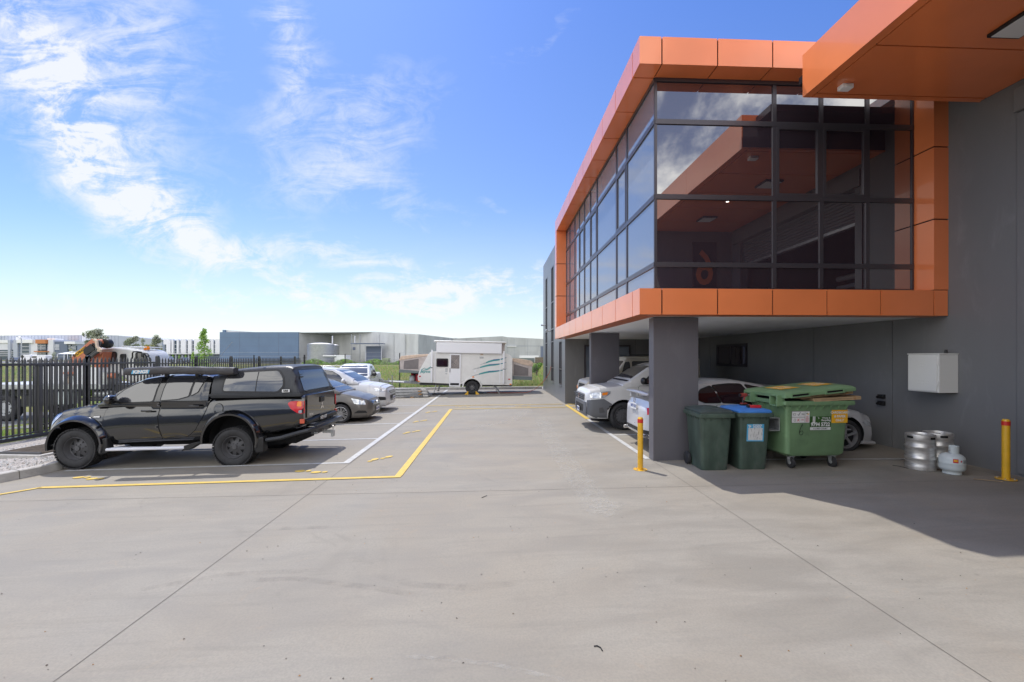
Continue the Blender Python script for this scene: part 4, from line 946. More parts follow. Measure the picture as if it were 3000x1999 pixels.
def generic_car(kind, root, P):
    "P: low, up, paint, win polygons, wheels"
    low = lower(P['low'], P['paint'], 50, P.get('boxy', 0)); wx = P['wx']; wr = P['wr']
    low = cut_arches(low, wx, [wr + .02] * len(wx), [wr + P.get('gap', .055)] * len(wx), P['w'], .3)
    upper(P['up'], P['paint'], low, 40, P.get('r', .07)); bvh, body = finish_body(low, root)
    for poly in P.get('doors', []): bothsides(bvh, poly, P['paint'], 'door', root, .005, .03, frame=(.007, 'dark'))
    for poly in P.get('wins', []): bothsides(bvh, poly, P.get('glass', 'carglass'), 'window', root, .009, .03, frame=(.018, 'black'))
    if 'ws' in P: decal(bvh, P['ws'], 'x-', P.get('wsglass', 'carglass'), .007, .07, None, .04).build('windscreen', root, fix=False)
    if 'rws' in P: decal(bvh, P['rws'], 'x+', 'carglass', .007, .07, None, .04).build('rear_window', root, fix=False)
    for x in wx:
        for s in (-1, 1): wheel(root, x, s * (P['w'] - .125), wr, P.get('ww', .21), s, P['style'], False, wr * P.get('rim', .68))
    MB().box(P['low'][0][0] + .4, P['low'][-1][0] - .4, -P['w'] * .5, P['w'] * .5, .17, .35, 'dark').build('chassis', root)
    for x, z in P.get('handles', []):
        for s in (-1, 1): MB().box(x - .09, x + .09, s * (P['w'] + .015) - .012, s * (P['w'] + .015) + .012, z - .015, z + .015, P.get('hm', P['paint'])).build('door_handle', root, bevel=.006)
    if 'mirror' in P:
        for s in (-1, 1): mirror_cap(root, P['mirror'][0], s * (P['w'] + .1), P['mirror'][1], P.get('mm', P['paint']), -s)
    return bvh, body

def taupe_sedan():
    r = thing('sedan', 'brown-grey sedan with multi-spoke alloy wheel, nose out in the bay behind the black ute', 'sedan', (-4.02, 14.80, gz(-6, 0)), math.pi)
    bvh, b = generic_car('sedan', r, dict(paint='taupe', w=.88, low=[(0, .42, .30, .50, .56), (.03, .58, .22, .56, .68), (.12, .72, .17, .62, .77), (.32, .82, .16, .70, .86), (.7, .87, .16, .80, .96), (1.15, .88, .17, .87, 1.03), (1.6, .88, .17, .92, 1.04), (3.6, .88, .18, .98, 1.07), (4.2, .86, .22, .99, 1.10), (4.45, .78, .28, .93, 1.05), (4.56, .62, .36, .8, .92)],
        up=[(.98, 1.0, 1.02, .80, .7), (1.2, 1.01, 1.14, .82, .64), (1.65, 1.02, 1.34, .83, .60), (2.05, 1.03, 1.46, .83, .58), (2.6, 1.03, 1.49, .83, .58), (3.2, 1.04, 1.46, .83, .58), (3.75, 1.05, 1.27, .82, .6), (4.1, 1.06, 1.10, .8, .65)],
        wins=[[(1.5, 1.07), (1.75, 1.27), (2.05, 1.40), (2.5, 1.43), (2.45, 1.08)], [(2.53, 1.08), (2.58, 1.43), (3.1, 1.41), (3.4, 1.28), (3.35, 1.11)]], doors=[[(1.42, .98), (1.36, .5), (1.45, .3), (2.42, .3), (2.46, 1.0)], [(2.49, 1.0), (2.45, .3), (3.1, .3), (3.4, .7), (3.5, 1.04)]],
        ws=[(-.66, 1.06), (.66, 1.06), (.54, 1.43), (-.54, 1.43)], wx=(.95, 3.65), wr=.318, style='alloy', rim=.72, handles=[(2.3, .93), (3.3, .96)], mirror=(1.5, 1.06)))
    for s in ('y-', 'y+'):
        decal(bvh, [(.16, .60), (.22, .74), (.62, .82), (.50, .64)], s, 'lens', .009, .05, None, .02).build('headlight', r, fix=False)
        decal(bvh, [(.12, .33), (.16, .41), (.38, .43), (.52, .34)], s, 'black', .007, .05, None, .02).build('fog_lamp', r, fix=False)
    g = MB(); decal(bvh, [(-.36, .55), (.36, .55), (.46, .70), (-.46, .70)], 'x-', 'black', .006, .06, g); go = g.build('grille', r, fix=False)
    for z in (.565, .60, .64, .68): decal(bvh, [(-.42, z), (.42, z), (.42, z + .014), (-.42, z + .014)], 'x-', 'chrome', .012, .06).build('grille_bar', go, fix=False)
    decal(bvh, [(-.45, .25), (.45, .25), (.4, .36), (-.4, .36)], 'x-', 'black', .008).build('air_intake', r, fix=False)
    o = MB().lathe([(.05, 0), (.05, -.012), (.036, -.012), (.036, 0)], 'chrome', axis='x', n=20).build('emblem', r); o.location = (-.012, 0, .63)
    plate(r, '1DO 8NT', (-.03, 0, .42), (0, -1, 0)); return r
def silver_suv():
    r = thing('suv', 'silver four wheel drive wagon with roof rails, nose out beyond the brown-grey sedan', 'suv', (-4.10, 17.42, gz(-6, 0)), math.pi)
    bvh, b = generic_car('suv', r, dict(paint='silver', w=.94, low=[(0, .5, .38, .66, .74), (.03, .66, .30, .72, .86), (.10, .80, .25, .78, .98), (.3, .89, .23, .88, 1.06), (.7, .93, .22, .98, 1.13), (1.2, .94, .22, 1.03, 1.18), (1.7, .94, .24, 1.06, 1.2), (3.9, .94, .25, 1.1, 1.2), (4.6, .92, .32, 1.08, 1.18), (4.82, .84, .4, 1.0, 1.1)],
        up=[(1.12, 1.15, 1.18, .86, .8), (1.3, 1.16, 1.30, .88, .76), (1.7, 1.17, 1.53, .89, .72), (2.05, 1.18, 1.68, .89, .7), (2.5, 1.18, 1.735, .89, .7), (3.4, 1.18, 1.75, .89, .7), (4.3, 1.19, 1.71, .89, .7), (4.6, 1.18, 1.5, .88, .74), (4.75, 1.17, 1.2, .86, .8)],
        wins=[[(1.62, 1.20), (1.85, 1.45), (2.15, 1.61), (2.55, 1.66), (2.5, 1.22)], [(2.6, 1.22), (2.65, 1.66), (3.45, 1.66), (3.5, 1.24)], [(3.58, 1.25), (3.55, 1.65), (4.2, 1.62), (4.4, 1.33)]], doors=[[(1.52, 1.14), (1.46, .6), (1.55, .4), (2.52, .4), (2.54, 1.16)], [(2.57, 1.16), (2.56, .4), (3.2, .4), (3.5, .8), (3.55, 1.18)]],
        ws=[(-.74, 1.22), (.74, 1.22), (.62, 1.66), (-.62, 1.66)], wx=(.92, 3.76), wr=.36, style='alloy5', rim=.7, ww=.24, handles=[(2.4, 1.08), (3.4, 1.1)], mirror=(1.62, 1.24)))
    for s in ('y-', 'y+'):
        decal(bvh, [(.09, .80), (.10, .90), (.50, .98), (.46, .86)], s, 'lens', .009, .05, None, .02).build('headlight', r, fix=False)
        decal(bvh, [(.08, .50), (.10, .62), (.33, .64), (.36, .50)], s, 'black', .008, .05, None, .02).build('fog_lamp', r, fix=False)
        o = MB().box(2.1, 4.2, (-.62 if s == 'y-' else .62) - .02, (-.62 if s == 'y-' else .62) + .02, 1.785, 1.81, 'alloy').build('roof_rail', r, bevel=.008)
    g = MB(); decal(bvh, [(-.42, .74), (.42, .74), (.5, .84), (-.5, .84)], 'x-', 'black', .007, .06, g); decal(bvh, [(-.36, .44), (.36, .44), (.45, .66), (-.45, .66)], 'x-', 'black', .007, .06, g); go = g.build('grille', r, fix=False)
    for z in (.48, .535, .59, .64, .765, .80): decal(bvh, [(-.40, z), (.40, z), (.40, z + .016), (-.40, z + .016)], 'x-', 'chrome', .014, .06).build('grille_bar', go, fix=False)
    plate(r, '1AF 3QK', (-.05, 0, .55), (0, -1, 0)); return r
def white_ute():
    r = thing('pickup', 'white dual cab pickup facing the camera, parked at the grass field fence', 'ute', (-6.95, 20.35, gz(-7, 0)), R_(90 + 7))
    bvh, b = generic_car('ute', r, dict(paint='whitecar', w=.92, low=[(0, .6, .42, .74, .84), (.04, .74, .34, .82, .96), (.15, .86, .3, .9, 1.08), (.5, .91, .3, 1.0, 1.16), (1.1, .92, .3, 1.08, 1.21), (1.7, .92, .34, 1.12, 1.23), (3.3, .92, .38, 1.14, 1.24), (3.42, .92, .4, 1.2, 1.3), (5.1, .92, .5, 1.25, 1.32), (5.25, .88, .55, 1.22, 1.3)],
        up=[(1.15, 1.17, 1.2, .84, .8), (1.3, 1.18, 1.32, .87, .76), (1.75, 1.2, 1.62, .88, .72), (2.05, 1.2, 1.77, .88, .7), (2.6, 1.2, 1.83, .88, .7), (3.1, 1.2, 1.81, .88, .7), (3.35, 1.2, 1.7, .87, .72), (3.45, 1.2, 1.45, .86, .75)],
        wins=[[(1.68, 1.23), (1.9, 1.5), (2.12, 1.66), (2.45, 1.71), (2.42, 1.25)], [(2.5, 1.25), (2.54, 1.71), (3.1, 1.70), (3.22, 1.3)]], doors=[[(1.5, 1.15), (1.46, .7), (1.55, .45), (2.42, .45), (2.46, 1.2)], [(2.49, 1.2), (2.46, .45), (3.05, .48), (3.3, .8), (3.36, 1.2)]],
        ws=[(-.76, 1.24), (.76, 1.24), (.62, 1.75), (-.62, 1.75)], wx=(.92, 4.1), wr=.37, style='steel', ww=.25, boxy=.4, handles=[(2.3, 1.12), (3.2, 1.14)], mirror=(1.6, 1.3), mm='black', hm='black'))
    for s in ('y-', 'y+'): decal(bvh, [(.08, .82), (.12, 1.0), (.48, 1.06), (.42, .88)], s, 'lens', .009, .05, None, .02).build('headlight', r, fix=False)
    for s in (-1, 1): decal(bvh, [(s * .52, .84), (s * .84, .88), (s * .86, 1.02), (s * .54, .98)], 'x-', 'lens', .01, .05, None, .02).build('headlight', r, fix=False)
    g = MB(); decal(bvh, [(-.46, .66), (.46, .66), (.5, .98), (-.5, .98)], 'x-', 'black', .007, .06, g); go = g.build('grille', r, fix=False)
    for z in (.72, .82, .92): decal(bvh, [(-.46, z), (.46, z), (.46, z + .035), (-.46, z + .035)], 'x-', 'chrome', .014, .06).build('grille_bar', go, fix=False)
    MB().tube((2.0, 0, 1.83), (2.02, 0, 1.95), .008, 'black').build('aerial', r)
    sw = MB().lathe([(.2, -.12), (.33, -.12), (.36, -.05), (.36, .05), (.33, .12), (.2, .12)], 'rubber', axis='x', n=24); o = sw.build('spare_wheel'); o.location = r.matrix_basis @ Vector((3.72, .3, 1.42)); o.rotation_euler = (0, .15, R_(97)); tag(o, 'black spare tyre standing in the tray of the white pickup', 'tyre')
    plate(r, '1CX 9GH', (-.04, 0, .55), (0, -1, 0)); return r
def hilux():
    r = thing('work_ute', 'white single cab work ute with dark grey bumper and steel wheels parked under the carport', 'ute', (2.50, 12.12, gz(4, 0)), 0)
    bvh, b = generic_car('ute', r, dict(paint='whitecar', w=.90, low=[(0, .66, .42, .82, .92), (.03, .78, .34, .87, 1.01), (.10, .85, .30, .92, 1.07), (.35, .89, .28, 1.0, 1.14), (.9, .90, .28, 1.05, 1.2), (1.3, .90, .30, 1.1, 1.26), (1.7, .90, .32, 1.12, 1.26), (2.75, .90, .34, 1.12, 1.24), (2.9, .88, .34, 1.1, 1.2)],
        up=[(1.0, 1.18, 1.22, .82, .76), (1.2, 1.2, 1.34, .85, .74), (1.7, 1.21, 1.66, .86, .70), (2.0, 1.21, 1.78, .86, .68), (2.4, 1.21, 1.82, .86, .68), (2.8, 1.21, 1.80, .86, .68), (2.88, 1.2, 1.7, .86, .7)],
        wins=[[(1.5, 1.24), (1.78, 1.5), (2.0, 1.66), (2.7, 1.7), (2.74, 1.28)]], doors=[[(1.42, 1.18), (1.38, .7), (1.5, .45), (2.78, .45), (2.8, 1.2)]],
        ws=[(-.72, 1.30), (.72, 1.30), (.6, 1.72), (-.6, 1.72)], wx=(1.0,), wr=.37, style='steel', ww=.24, gap=.06, boxy=.3, handles=[(2.6, 1.1)], mirror=(1.5, 1.32), mm='black'))
    for s in (-1, 1): wheel(r, 4.1, s * .78, .37, .24, s, 'steel', False, .25)
    bo = MB()
    for s in ('y-', 'y+'): decal(bvh, [(.02, .42), (.03, .80), (.30, .83), (.46, .84), (.68, .70), (.60, .52), (.57, .30), (.3, .30)], s, 'bumper', .02, .06, bo)
    decal(bvh, [(-.74, .36), (.74, .36), (.74, .74), (-.74, .74)], 'x-', 'bumper', .02, .06, bo); bo.build('front_bumper', r, fix=False)
    for s in ('y-', 'y+'):
        a = MB(); decal(bvh, [(.10, .86), (.10, .985), (.34, 1.02), (.66, 1.05), (.64, .98), (.46, .86)], s, 'lens', .014, .05, a, .02); o = a.build('headlight', r, fix=False)
        a = MB(); decal(bvh, [(.42, .93), (.42, 1.0), (.58, 1.02), (.55, .95)], s, 'amber', .018, .05, a, .01); a.build('indicator', o, fix=False)
        a = MB(); decal(bvh, [(.33, .46), (.32, .60), (.42, .62), (.48, .48)], s, 'steelwheel', .026, .05, a, .02); a.build('fog_lamp', r, fix=False)
    g = MB(); decal(bvh, [(-.58, .78), (.58, .78), (.56, .96), (-.56, .96)], 'x-', 'bumper', .024, .05, g); decal(bvh, [(-.45, .46), (.45, .46), (.5, .66), (-.5, .66)], 'x-', 'ink', .026, .05, g); go = g.build('grille', r, fix=False)
    for z in (.80, .85, .90): decal(bvh, [(-.56, z), (.56, z), (.56, z + .02), (-.56, z + .02)], 'x-', 'ink', .03, .05).build('grille_bar', go, fix=False)
    o = MB().lathe([(.07, 0), (.07, -.012), (.05, -.014), (.05, 0)], 'chrome', axis='x', n=20).build('emblem', r); o.location = (-.04, 0, .87); o.scale = (1, 1.2, 1)
    t = MB().box(2.95, 5.15, -.92, .92, .92, .98, 'galv'); 
    for s in (-1, 1): t.box(2.95, 5.15, s * .92 - .015, s * .92 + .015, .98, 1.2, 'galv')
    t.box(5.13, 5.16, -.9, .9, .98, 1.2, 'galv'); t.box(2.92, 2.95, -.9, .9, .98, 1.75, 'galv'); t.build('tray', r, bevel=.006)
    MB().box(2.8, 5.0, -.4, .4, .5, .8, 'dark').build('chassis', r)
    plate(r, '1FV 6RT', (-.06, 0, .5), (0, -1, 0), w=.3); return r
def silver_sedan():
    r = thing('sedan', 'silver sedan with boot spoiler parked behind the front pillar and the green skip', 'sedan', (3.10, 9.16, gz(5, 0)), 0)
    # local x: 0 at the tail, 4.9 at the nose (nose to the wall)
    bvh, b = generic_car('sedan', r, dict(paint='silver', w=.90, low=[(0, .55, .34, .78, .84), (.03, .70, .28, .84, .95), (.12, .80, .24, .92, 1.03), (.35, .88, .22, .95, 1.06), (.9, .90, .2, .96, 1.06), (3.3, .90, .17, .90, 1.0), (3.9, .89, .16, .84, .94), (4.45, .86, .15, .74, .84), (4.72, .76, .14, .64, .72), (4.88, .55, .16, .54, .6)],
        up=[(.42, 1.03, 1.06, .78, .68), (.7, 1.03, 1.2, .82, .62), (1.05, 1.02, 1.38, .84, .60), (1.5, 1.01, 1.455, .84, .58), (2.0, 1.0, 1.45, .84, .58), (2.5, .99, 1.36, .84, .6), (3.0, .98, 1.18, .83, .64), (3.4, .97, 1.0, .8, .7)],
        glass='redglass', wins=[[(1.02, 1.08), (1.02, 1.17), (1.12, 1.27), (1.36, 1.345), (1.47, 1.03), (1.14, 1.03)], [(1.50, 1.03), (1.40, 1.35), (1.75, 1.385), (2.02, 1.38), (2.18, 1.0)], [(2.24, 1.0), (2.1, 1.37), (2.4, 1.31), (2.85, 1.10), (2.98, 1.02), (2.92, .99)]], doors=[[(1.38, .98), (1.42, .5), (1.6, .3), (2.16, .3), (2.2, .96)], [(2.23, .96), (2.2, .3), (3.2, .3), (3.28, .6), (3.2, .95)]],
        rws=[(-.6, 1.1), (.6, 1.1), (.5, 1.38), (-.5, 1.38)], ws=[(-.02, .5), (.02, .5), (.0, .52)], wx=(1.17, 4.06), wr=.335, style='alloy5', rim=.74, ww=.22, handles=[(1.62, .91), (2.5, .9)], mirror=(2.85, 1.0)))
    sp = MB(); sp.path([(.06, -.66, 1.17), (.07, 0, 1.19), (.06, .66, 1.17)], .03, 'silver', 8); sp.box(.02, .26, -.68, .68, 1.16, 1.185, 'silver')
    for s in (-1, 1): sp.box(.1, .22, s * .62 - .03, s * .62 + .03, 1.03, 1.17, 'silver')
    sp.build('spoiler', r, bevel=.006)
    pm_ = plate(r, '1NY·51R', (-.03, .02, .88), (0, -1, 0), (0.0, 0, 1))
    o = MB().lathe([(.06, 0), (.06, -.012), (.045, -.012), (.045, 0)], 'chrome', axis='x', n=20).build('emblem', r); o.location = (0.0, .02, 1.0)
    for s in ('y-', 'y+'):
        decal(bvh, [(4.42, .60), (4.5, .68), (4.70, .58), (4.66, .5)], s, 'lens', .008).build('headlight', r, fix=False); decal(bvh, [(.03, .76), (.04, .9), (.3, .94), (.34, .84)], s, 'red', .008).build('tail_light', r, fix=False)
    rb = MB(); decal(bvh, [(-.7, .36), (.7, .36), (.72, .44), (-.72, .44)], 'x-', 'black', .01, .08, rb); rb.build('diffuser', r, fix=False)
    for y in (-.62, .62): MB().tube((-.05, y, .33), (.2, y, .33), .04, 'chrome', 14).build('exhaust_tip', r)
    MB().path([(4.4, -.84, .2), (4.75, -.74, .17), (4.9, -.4, .16), (4.93, 0, .16), (4.9, .4, .16), (4.75, .74, .17), (4.4, .84, .2)], .035, 'silver', 8).build('front_lip', r)
    return r
def wagon():
    r = thing('off_road_wagon', 'boxy cream off-road wagon parked in the carport behind the second pillar', 'van', (3.12, 14.85, gz(5, 0)), 0)
    bvh, b = generic_car('wagon', r, dict(paint='beige', w=.88, boxy=.9, low=[(0, .74, .5, .98, 1.06), (.04, .80, .46, 1.04, 1.13), (.3, .84, .42, 1.1, 1.2), (1.0, .86, .42, 1.16, 1.26), (1.3, .88, .42, 1.2, 1.3), (3.8, .88, .42, 1.22, 1.32), (3.88, .86, .44, 1.2, 1.3)],
        up=[(.98, 1.26, 1.28, .84, .82), (1.08, 1.27, 1.5, .86, .8), (1.28, 1.28, 1.84, .86, .8), (1.36, 1.28, 1.93, .86, .8), (1.6, 1.28, 1.96, .86, .8), (3.75, 1.28, 1.97, .86, .8), (3.84, 1.28, 1.9, .86, .8)], r=.05,
        wins=[[(1.42, 1.32), (1.47, 1.76), (1.62, 1.78), (1.62, 1.32)] if 0 else [(1.36, 1.33), (1.30, 1.40), (1.18, 1.40), (1.30, 1.76), (1.42, 1.78), (1.44, 1.7), (1.44, 1.4)], [(1.54, 1.33), (1.54, 1.79), (2.7, 1.79), (2.7, 1.33)], [(2.85, 1.33), (2.85, 1.79), (3.6, 1.79), (3.6, 1.33)]], doors=[[(1.06, 1.26), (1.02, .6), (1.46, .55), (1.49, 1.27)], [(1.52, 1.27), (1.52, .6), (2.72, .6), (2.72, 1.27)]],
        ws=[(-.7, 1.34), (.7, 1.34), (.68, 1.82), (-.68, 1.82)], wx=(.75, 3.2), wr=.38, style='steel', ww=.22))
    rg = MB()
    for s in (-1, 1): rg.box(1.3, 3.75, s * .84 - .02, s * .84 + .02, 1.9, 1.925, 'beige')
    rg.box(1.5, 3.5, -.7, .7, 2.01, 2.03, 'black'); rg.build('roof_gutter', r, bevel=.005)
    MB().box(-.14, 0.02, -.78, .78, .52, .68, 'black').build('front_bumper', r, bevel=.02)
    for s in (-1, 1):
        MB().lathe([(.09, 0), (.09, -.02), (.001, -.035)], 'lens', o=(-.005, s * .58, .9), axis='x', n=20).build('headlight', r); MB().box(-.02, .06, s * .76 - .05, s * .76 + .05, .78, .9, 'amber').build('indicator', r, bevel=.008)
        MB().box(.98, 1.02, s * 1.0 - .1, s * 1.0 + .1, 1.35, 1.55, 'black').build('wing_mirror', r, bevel=.01)
    MB().box(-.015, 0.03, -.45, .45, .76, 1.02, 'black').build('grille', r, bevel=.01)
    return r
black_ute(); taupe_sedan(); silver_suv(); white_ute(); hilux(); silver_sedan(); wagon()
# ------------------------------------------------------------------ bins, skip and small things by the carport
def E5(u, v): return (1950 + u / 3.92, 1050 + v / 3.92)
def Z6(u, v): return (2400 + u / 3.137, 950 + v / 3.137)
def rrect(x0, x1, y0, y1, r, z, n=4):
    out = []
    for cx, cy, a in ((x1 - r, y1 - r, 0), (x0 + r, y1 - r, 90), (x0 + r, y0 + r, 180), (x1 - r, y0 + r, 270)):
        for k in range(n + 1): t = R_(a + 90 * k / n); out.append((cx + r * math.cos(t), cy + r * math.sin(t), z))
    return out
def stack(mb, rings, m, cap=True, capt=True):
    n = len(rings[0]); vs = [p for r in rings for p in r]
    fs = [(i * n + k, i * n + (k + 1) % n, (i + 1) * n + (k + 1) % n, (i + 1) * n + k) for i in range(len(rings) - 1) for k in range(n)]
    if cap: fs.append(tuple(range(n))[::-1])
    if capt: fs.append(tuple(range((len(rings) - 1) * n, len(rings) * n)))
    return mb.add(vs, fs, m)
def wheelie(loc, rz, lab, lid, extra):
    # local: front face towards -y, wheels at +y
    t = thing('wheelie_bin', lab, 'bin', loc, rz, 'dark green wheelie bins by the pillar')
    b = MB()
    stack(b, [rrect(-.225, .225, -.22, .24, .05, 0.0), rrect(-.232, .232, -.24, .30, .06, .06), rrect(-.27, .27, -.30, .36, .05, .93), rrect(-.275, .275, -.31, .37, .05, .94)], 'dkbin')
    stack(b, [rrect(-.305, .305, -.34, .39, .04, .925), rrect(-.31, .31, -.345, .40, .04, .94), rrect(-.31, .31, -.345, .40, .04, .985), rrect(-.30, .30, -.335, .39, .04, .995)], 'dkbin')
    for x in (-.2, -.1, .1, .2): b.prism([(-.30, .93), (-.34, .93), (-.30, .87)], 'yz', x - .006, x + .006, 'dkbin')
    for y in (-.2, -.1, .0, .1, .2, .3): b.prism([(-.26, .93), (-.305, .93), (-.265, .86)], 'xz', y - .006, y + .006, 'dkbin')
    b.build('bin_body', t, 40)
    l = MB()
    stack(l, [rrect(-.285, .285, -.33, .40, .05, .996), rrect(-.29, .29, -.335, .42, .05, 1.02), rrect(-.27, .27, -.31, .41, .06, 1.045), rrect(-.2, .2, -.2, .33, .08, 1.052 + .012), rrect(-.17, .17, -.17, .30, .06, 1.06 + .014)], lid)
    stack(l, [rrect(-.14, .14, -.12, .10, .03, 1.055), rrect(-.12, .12, -.10, .08, .03, 1.09)], lid)
    lo = l.build('lid', t, 40)
    MB().tube((-.26, .44, .97), (.26, .44, .97), .016, lid, 8).build('handle', t)
    for s in (-1, 1):
        w = MB().lathe([(.001, -.03), (.04, -.032), (.07, -.025), (.10, -.03), (.115, -.02), (.115, .02), (.10, .03), (.07, .025), (.04, .032), (.001, .03)], 'rubber', o=(s * .275, .27, .115), axis='x', n=24); w.build('wheel', t, 40)
    extra(t); return t
def bin1x(t):
    q = MB(); q.box(-.285 + .03, -.281 + .03, -.2, .0, .76, .775, 'paper'); 
    q = MB(); q.text('otto', .035, 'paper', (-.262, .0, .80), (0, -1, 0), (.05, 0, 1), .001, 1.3); q.build('lettering', t, fix=False)
def bin2x(t):
    def fy(z): return -.24 - (z - .06) / .87 * .06 - .004
    q = MB(); z0, z1 = .50, .80
    q.quad((-.135, fy(z0), z0), (.155, fy(z0), z0), (.155, fy(z1), z1), (-.135, fy(z1), z1), 'stickB'); q.quad((-.11, fy(.52) - .001, .52), (.135, fy(.52) - .001, .52), (.135, fy(.73) - .001, .73), (-.11, fy(.73) - .001, .73), 'tattered')
    q.text('CLEAN', .045, 'paper', (.04, fy(.78) - .003, .78), (1, 0, 0), (0, -.07, 1), .001, 1.1, .001); q.text('PAPER', .045, 'paper', (.04, fy(.745) - .003, .745), (1, 0, 0), (0, -.07, 1), .001, 1.1, .001)
    for a, c in ((-.11, .775), (-.085, .765), (-.1, .75)): q.box(a, a + .02, fy(c) - .002, fy(c) - .001, c - .01, c + .01, 'paper')
    q.build('label_sticker', t, fix=False)
    q = MB(); q.text('+', .07, 'paper', (-.255, -.10, .74), (0, -1, 0), (.05, 0, 1), .001); q.text('SUEZ', .03, 'paper', (-.255, .02, .72), (0, -1, 0), (.05, 0, 1), .001); q.build('lettering', t, fix=False)
def bins():
    a = G(*E5(571, 1290)); a2 = G(*E5(1020, 1285))
    wheelie((a.x + .01, a.y + .24, a.z), R_(-3), 'dark green wheelie bin with its own green lid, nearest the pillar', 'dklid', bin1x)
    wheelie((a2.x + .01, a2.y + .26, a2.z), R_(-4), 'dark green wheelie bin with blue lid and torn blue paper sticker', 'blue', bin2x)
    top = Vector((a2.x + .01, a2.y + .26, a2.z + 1.075))
    # impact driver standing on its battery
    t = thing('impact_driver', 'worn red cordless driver standing on the blue bin lid', 'drill', (top.x - .05, top.y + .0, top.z), R_(8))
    MB().box(-.055, .065, -.035, .035, .0, .04, 'black').build('battery', t, bevel=.008)
    b = MB(); b.box(-.045, .055, -.03, .03, .041, .06, 'drill'); b.path([(-.005, 0, .05), (.0, 0, .10), (.015, 0, .16)], .02, 'black', 10); b.path([(.005, 0, .11), (.02, 0, .17)], .022, 'drill', 10)
    b.tube((-.055, 0, .20), (.055, 0, .20), .034, 'drill', 16); b.tube((-.075, 0, .20), (-.056, 0, .20), .030, 'black', 16); b.tube((.056, 0, .20), (.085, 0, .20), .024, 'steelwheel', 14, .018); b.tube((.086, 0, .20), (.12, 0, .20), .01, 'galv', 10); b.build('housing', t)
    o = MB().box(-.09, .10, -.04, .04, 0, .05, 'redpl').box(-.13, -.091, -.035, .035, 0, .045, 'black').build('battery_pack', bevel=.008); o.location = (top.x + .05, top.y - .17, top.z - .01); o.rotation_euler = (0, 0, R_(-6)); tag(o, 'bright red battery pack lying flat in front of the driver on the blue lid', 'battery')
    # skip
    g = G(*E5(1720, 1272)); L = thing('skip_bin', 'light green four-wheel skip with stickers, its lid propped up by cardboard', 'skip', (5.585, 7.10, .108), R_(1.5))
    def front(z): return -(z - .19) / .95 * .045
    b = MB(); hw = .55
    stack(b, [rrect(-.49, .49, .04, .78, .06, .215), rrect(-.535, .535, 0.0, .86, .07, .26), rrect(-.575, .575, -.045, .93, .06, 1.12), rrect(-.58, .58, -.05, .94, .05, 1.13)], 'green')
    stack(b, [rrect(-.63, .63, -.09, .98, .03, 1.105), rrect(-.645, .645, -.10, 1.0, .03, 1.12), rrect(-.645, .645, -.10, 1.0, .03, 1.175), rrect(-.63, .63, -.085, .985, .03, 1.185)], 'green', capt=False)
    stack(b, [rrect(-.60, .60, -.06, .95, .03, 1.18), rrect(-.60, .60, -.06, .95, .03, 1.14)], 'dark')
    for k in range(8): x = -.5 + k * .143; b.prism([(-.04, 1.11), (-.10, 1.11), (-.045, 1.02)], 'yz', x - .008, x + .008, 'green')
    for k in range(6): y = .0 + k * .17; b.prism([(-.57, 1.11), (-.64, 1.11), (-.57, 1.02)], 'xz', y - .008, y + .008, 'green')
    b.build('skip_body', L, 40)
    for y in (.06, .78):   # hinge pockets on the left end
        f = MB(); 
        for z0, z1, y0, y1 in ((1.09, 1.11, 0, .2), (1.26, 1.28, 0, .2), (1.11, 1.26, 0, .025), (1.11, 1.26, .175, .2)): f.box(-.74, -.60, y - .1 + y0, y - .1 + y1, z0, z1, 'green')
        f.build('hinge_bracket', L, bevel=.004)
    # lid: hinged on the left, held open on the right
    ld = MB(); A = R_(-5.5); Mx = Matrix.Translation((-.66, 0, 1.235)) @ Matrix.Rotation(A, 4, 'Y')
    def T(mb):
        mb.v = [tuple(Mx @ Vector(v)) for v in mb.v]; return mb
    stack(ld, [rrect(0, 1.30, -.13, 1.02, .03, 0), rrect(0, 1.30, -.13, 1.02, .03, .05), rrect(.04, 1.27, -.10, .99, .05, .085), rrect(.10, 1.2, .1, .8, .08, .11)], 'green')
    for x in (.10, .72): ld.box(x, x + .34, -.155, -.131, .05, .075, 'green'); ld.box(x, x + .34, -.155, -.131, -.005, .015, 'green'); ld.box(x, x + .02, -.155, -.131, .015, .05, 'green'); ld.box(x + .32, x + .34, -.155, -.131, .015, .05, 'green'); ld.box(x + .02, x + .32, -.1335, -.1305, .015, .05, 'dark')
    ld.box(1.301, 1.34, .0, .3, .02, .045, 'green'); ld.box(1.301, 1.34, .55, .85, .02, .045, 'green')
    lo = T(ld).build('lid', L, 40, fix=True)
    for x0, x1 in ((.14, .5), (.78, 1.12)):
        s = MB(); s.add([(x0, .15, .116), (x1, .15, .116), (x1, .6, .116), (x0, .6, .116)], [(0, 1, 2, 3)], 'stickY'); s.text('CARDBOARD', .06, 'paper', ((x0 + x1) / 2, .45, .118), (1, 0, 0), (0, 1, 0), .001); s.text('& PAPER', .07, 'paper', ((x0 + x1) / 2, .3, .118), (1, 0, 0), (0, 1, 0), .001); T(s).build('lid_sticker', lo, fix=False)
    # stickers on the front
    def Fq(mb, x0, x1, z0, z1, m, d=.004): mb.quad((x0, front(z0) - d, z0), (x1, front(z0) - d, z0), (x1, front(z1) - d, z1), (x0, front(z1) - d, z1), m)
    def Ft(mb, st, size, m, x, z, d=.008, **k): mb.text(st, size, m, (x, front(z) - d, z), (1, 0, 0), (0, -.047, 1), .0008, **k)
    s = MB(); Fq(s, -.475, -.145, .80, 1.005, 'ink', .003); Fq(s, -.47, -.15, .805, 1.0, 'paper', .005); Fq(s, -.45, -.40, .935, .965, 'ink', .006); Fq(s, -.445, -.405, .94, .96, 'paper', .007)
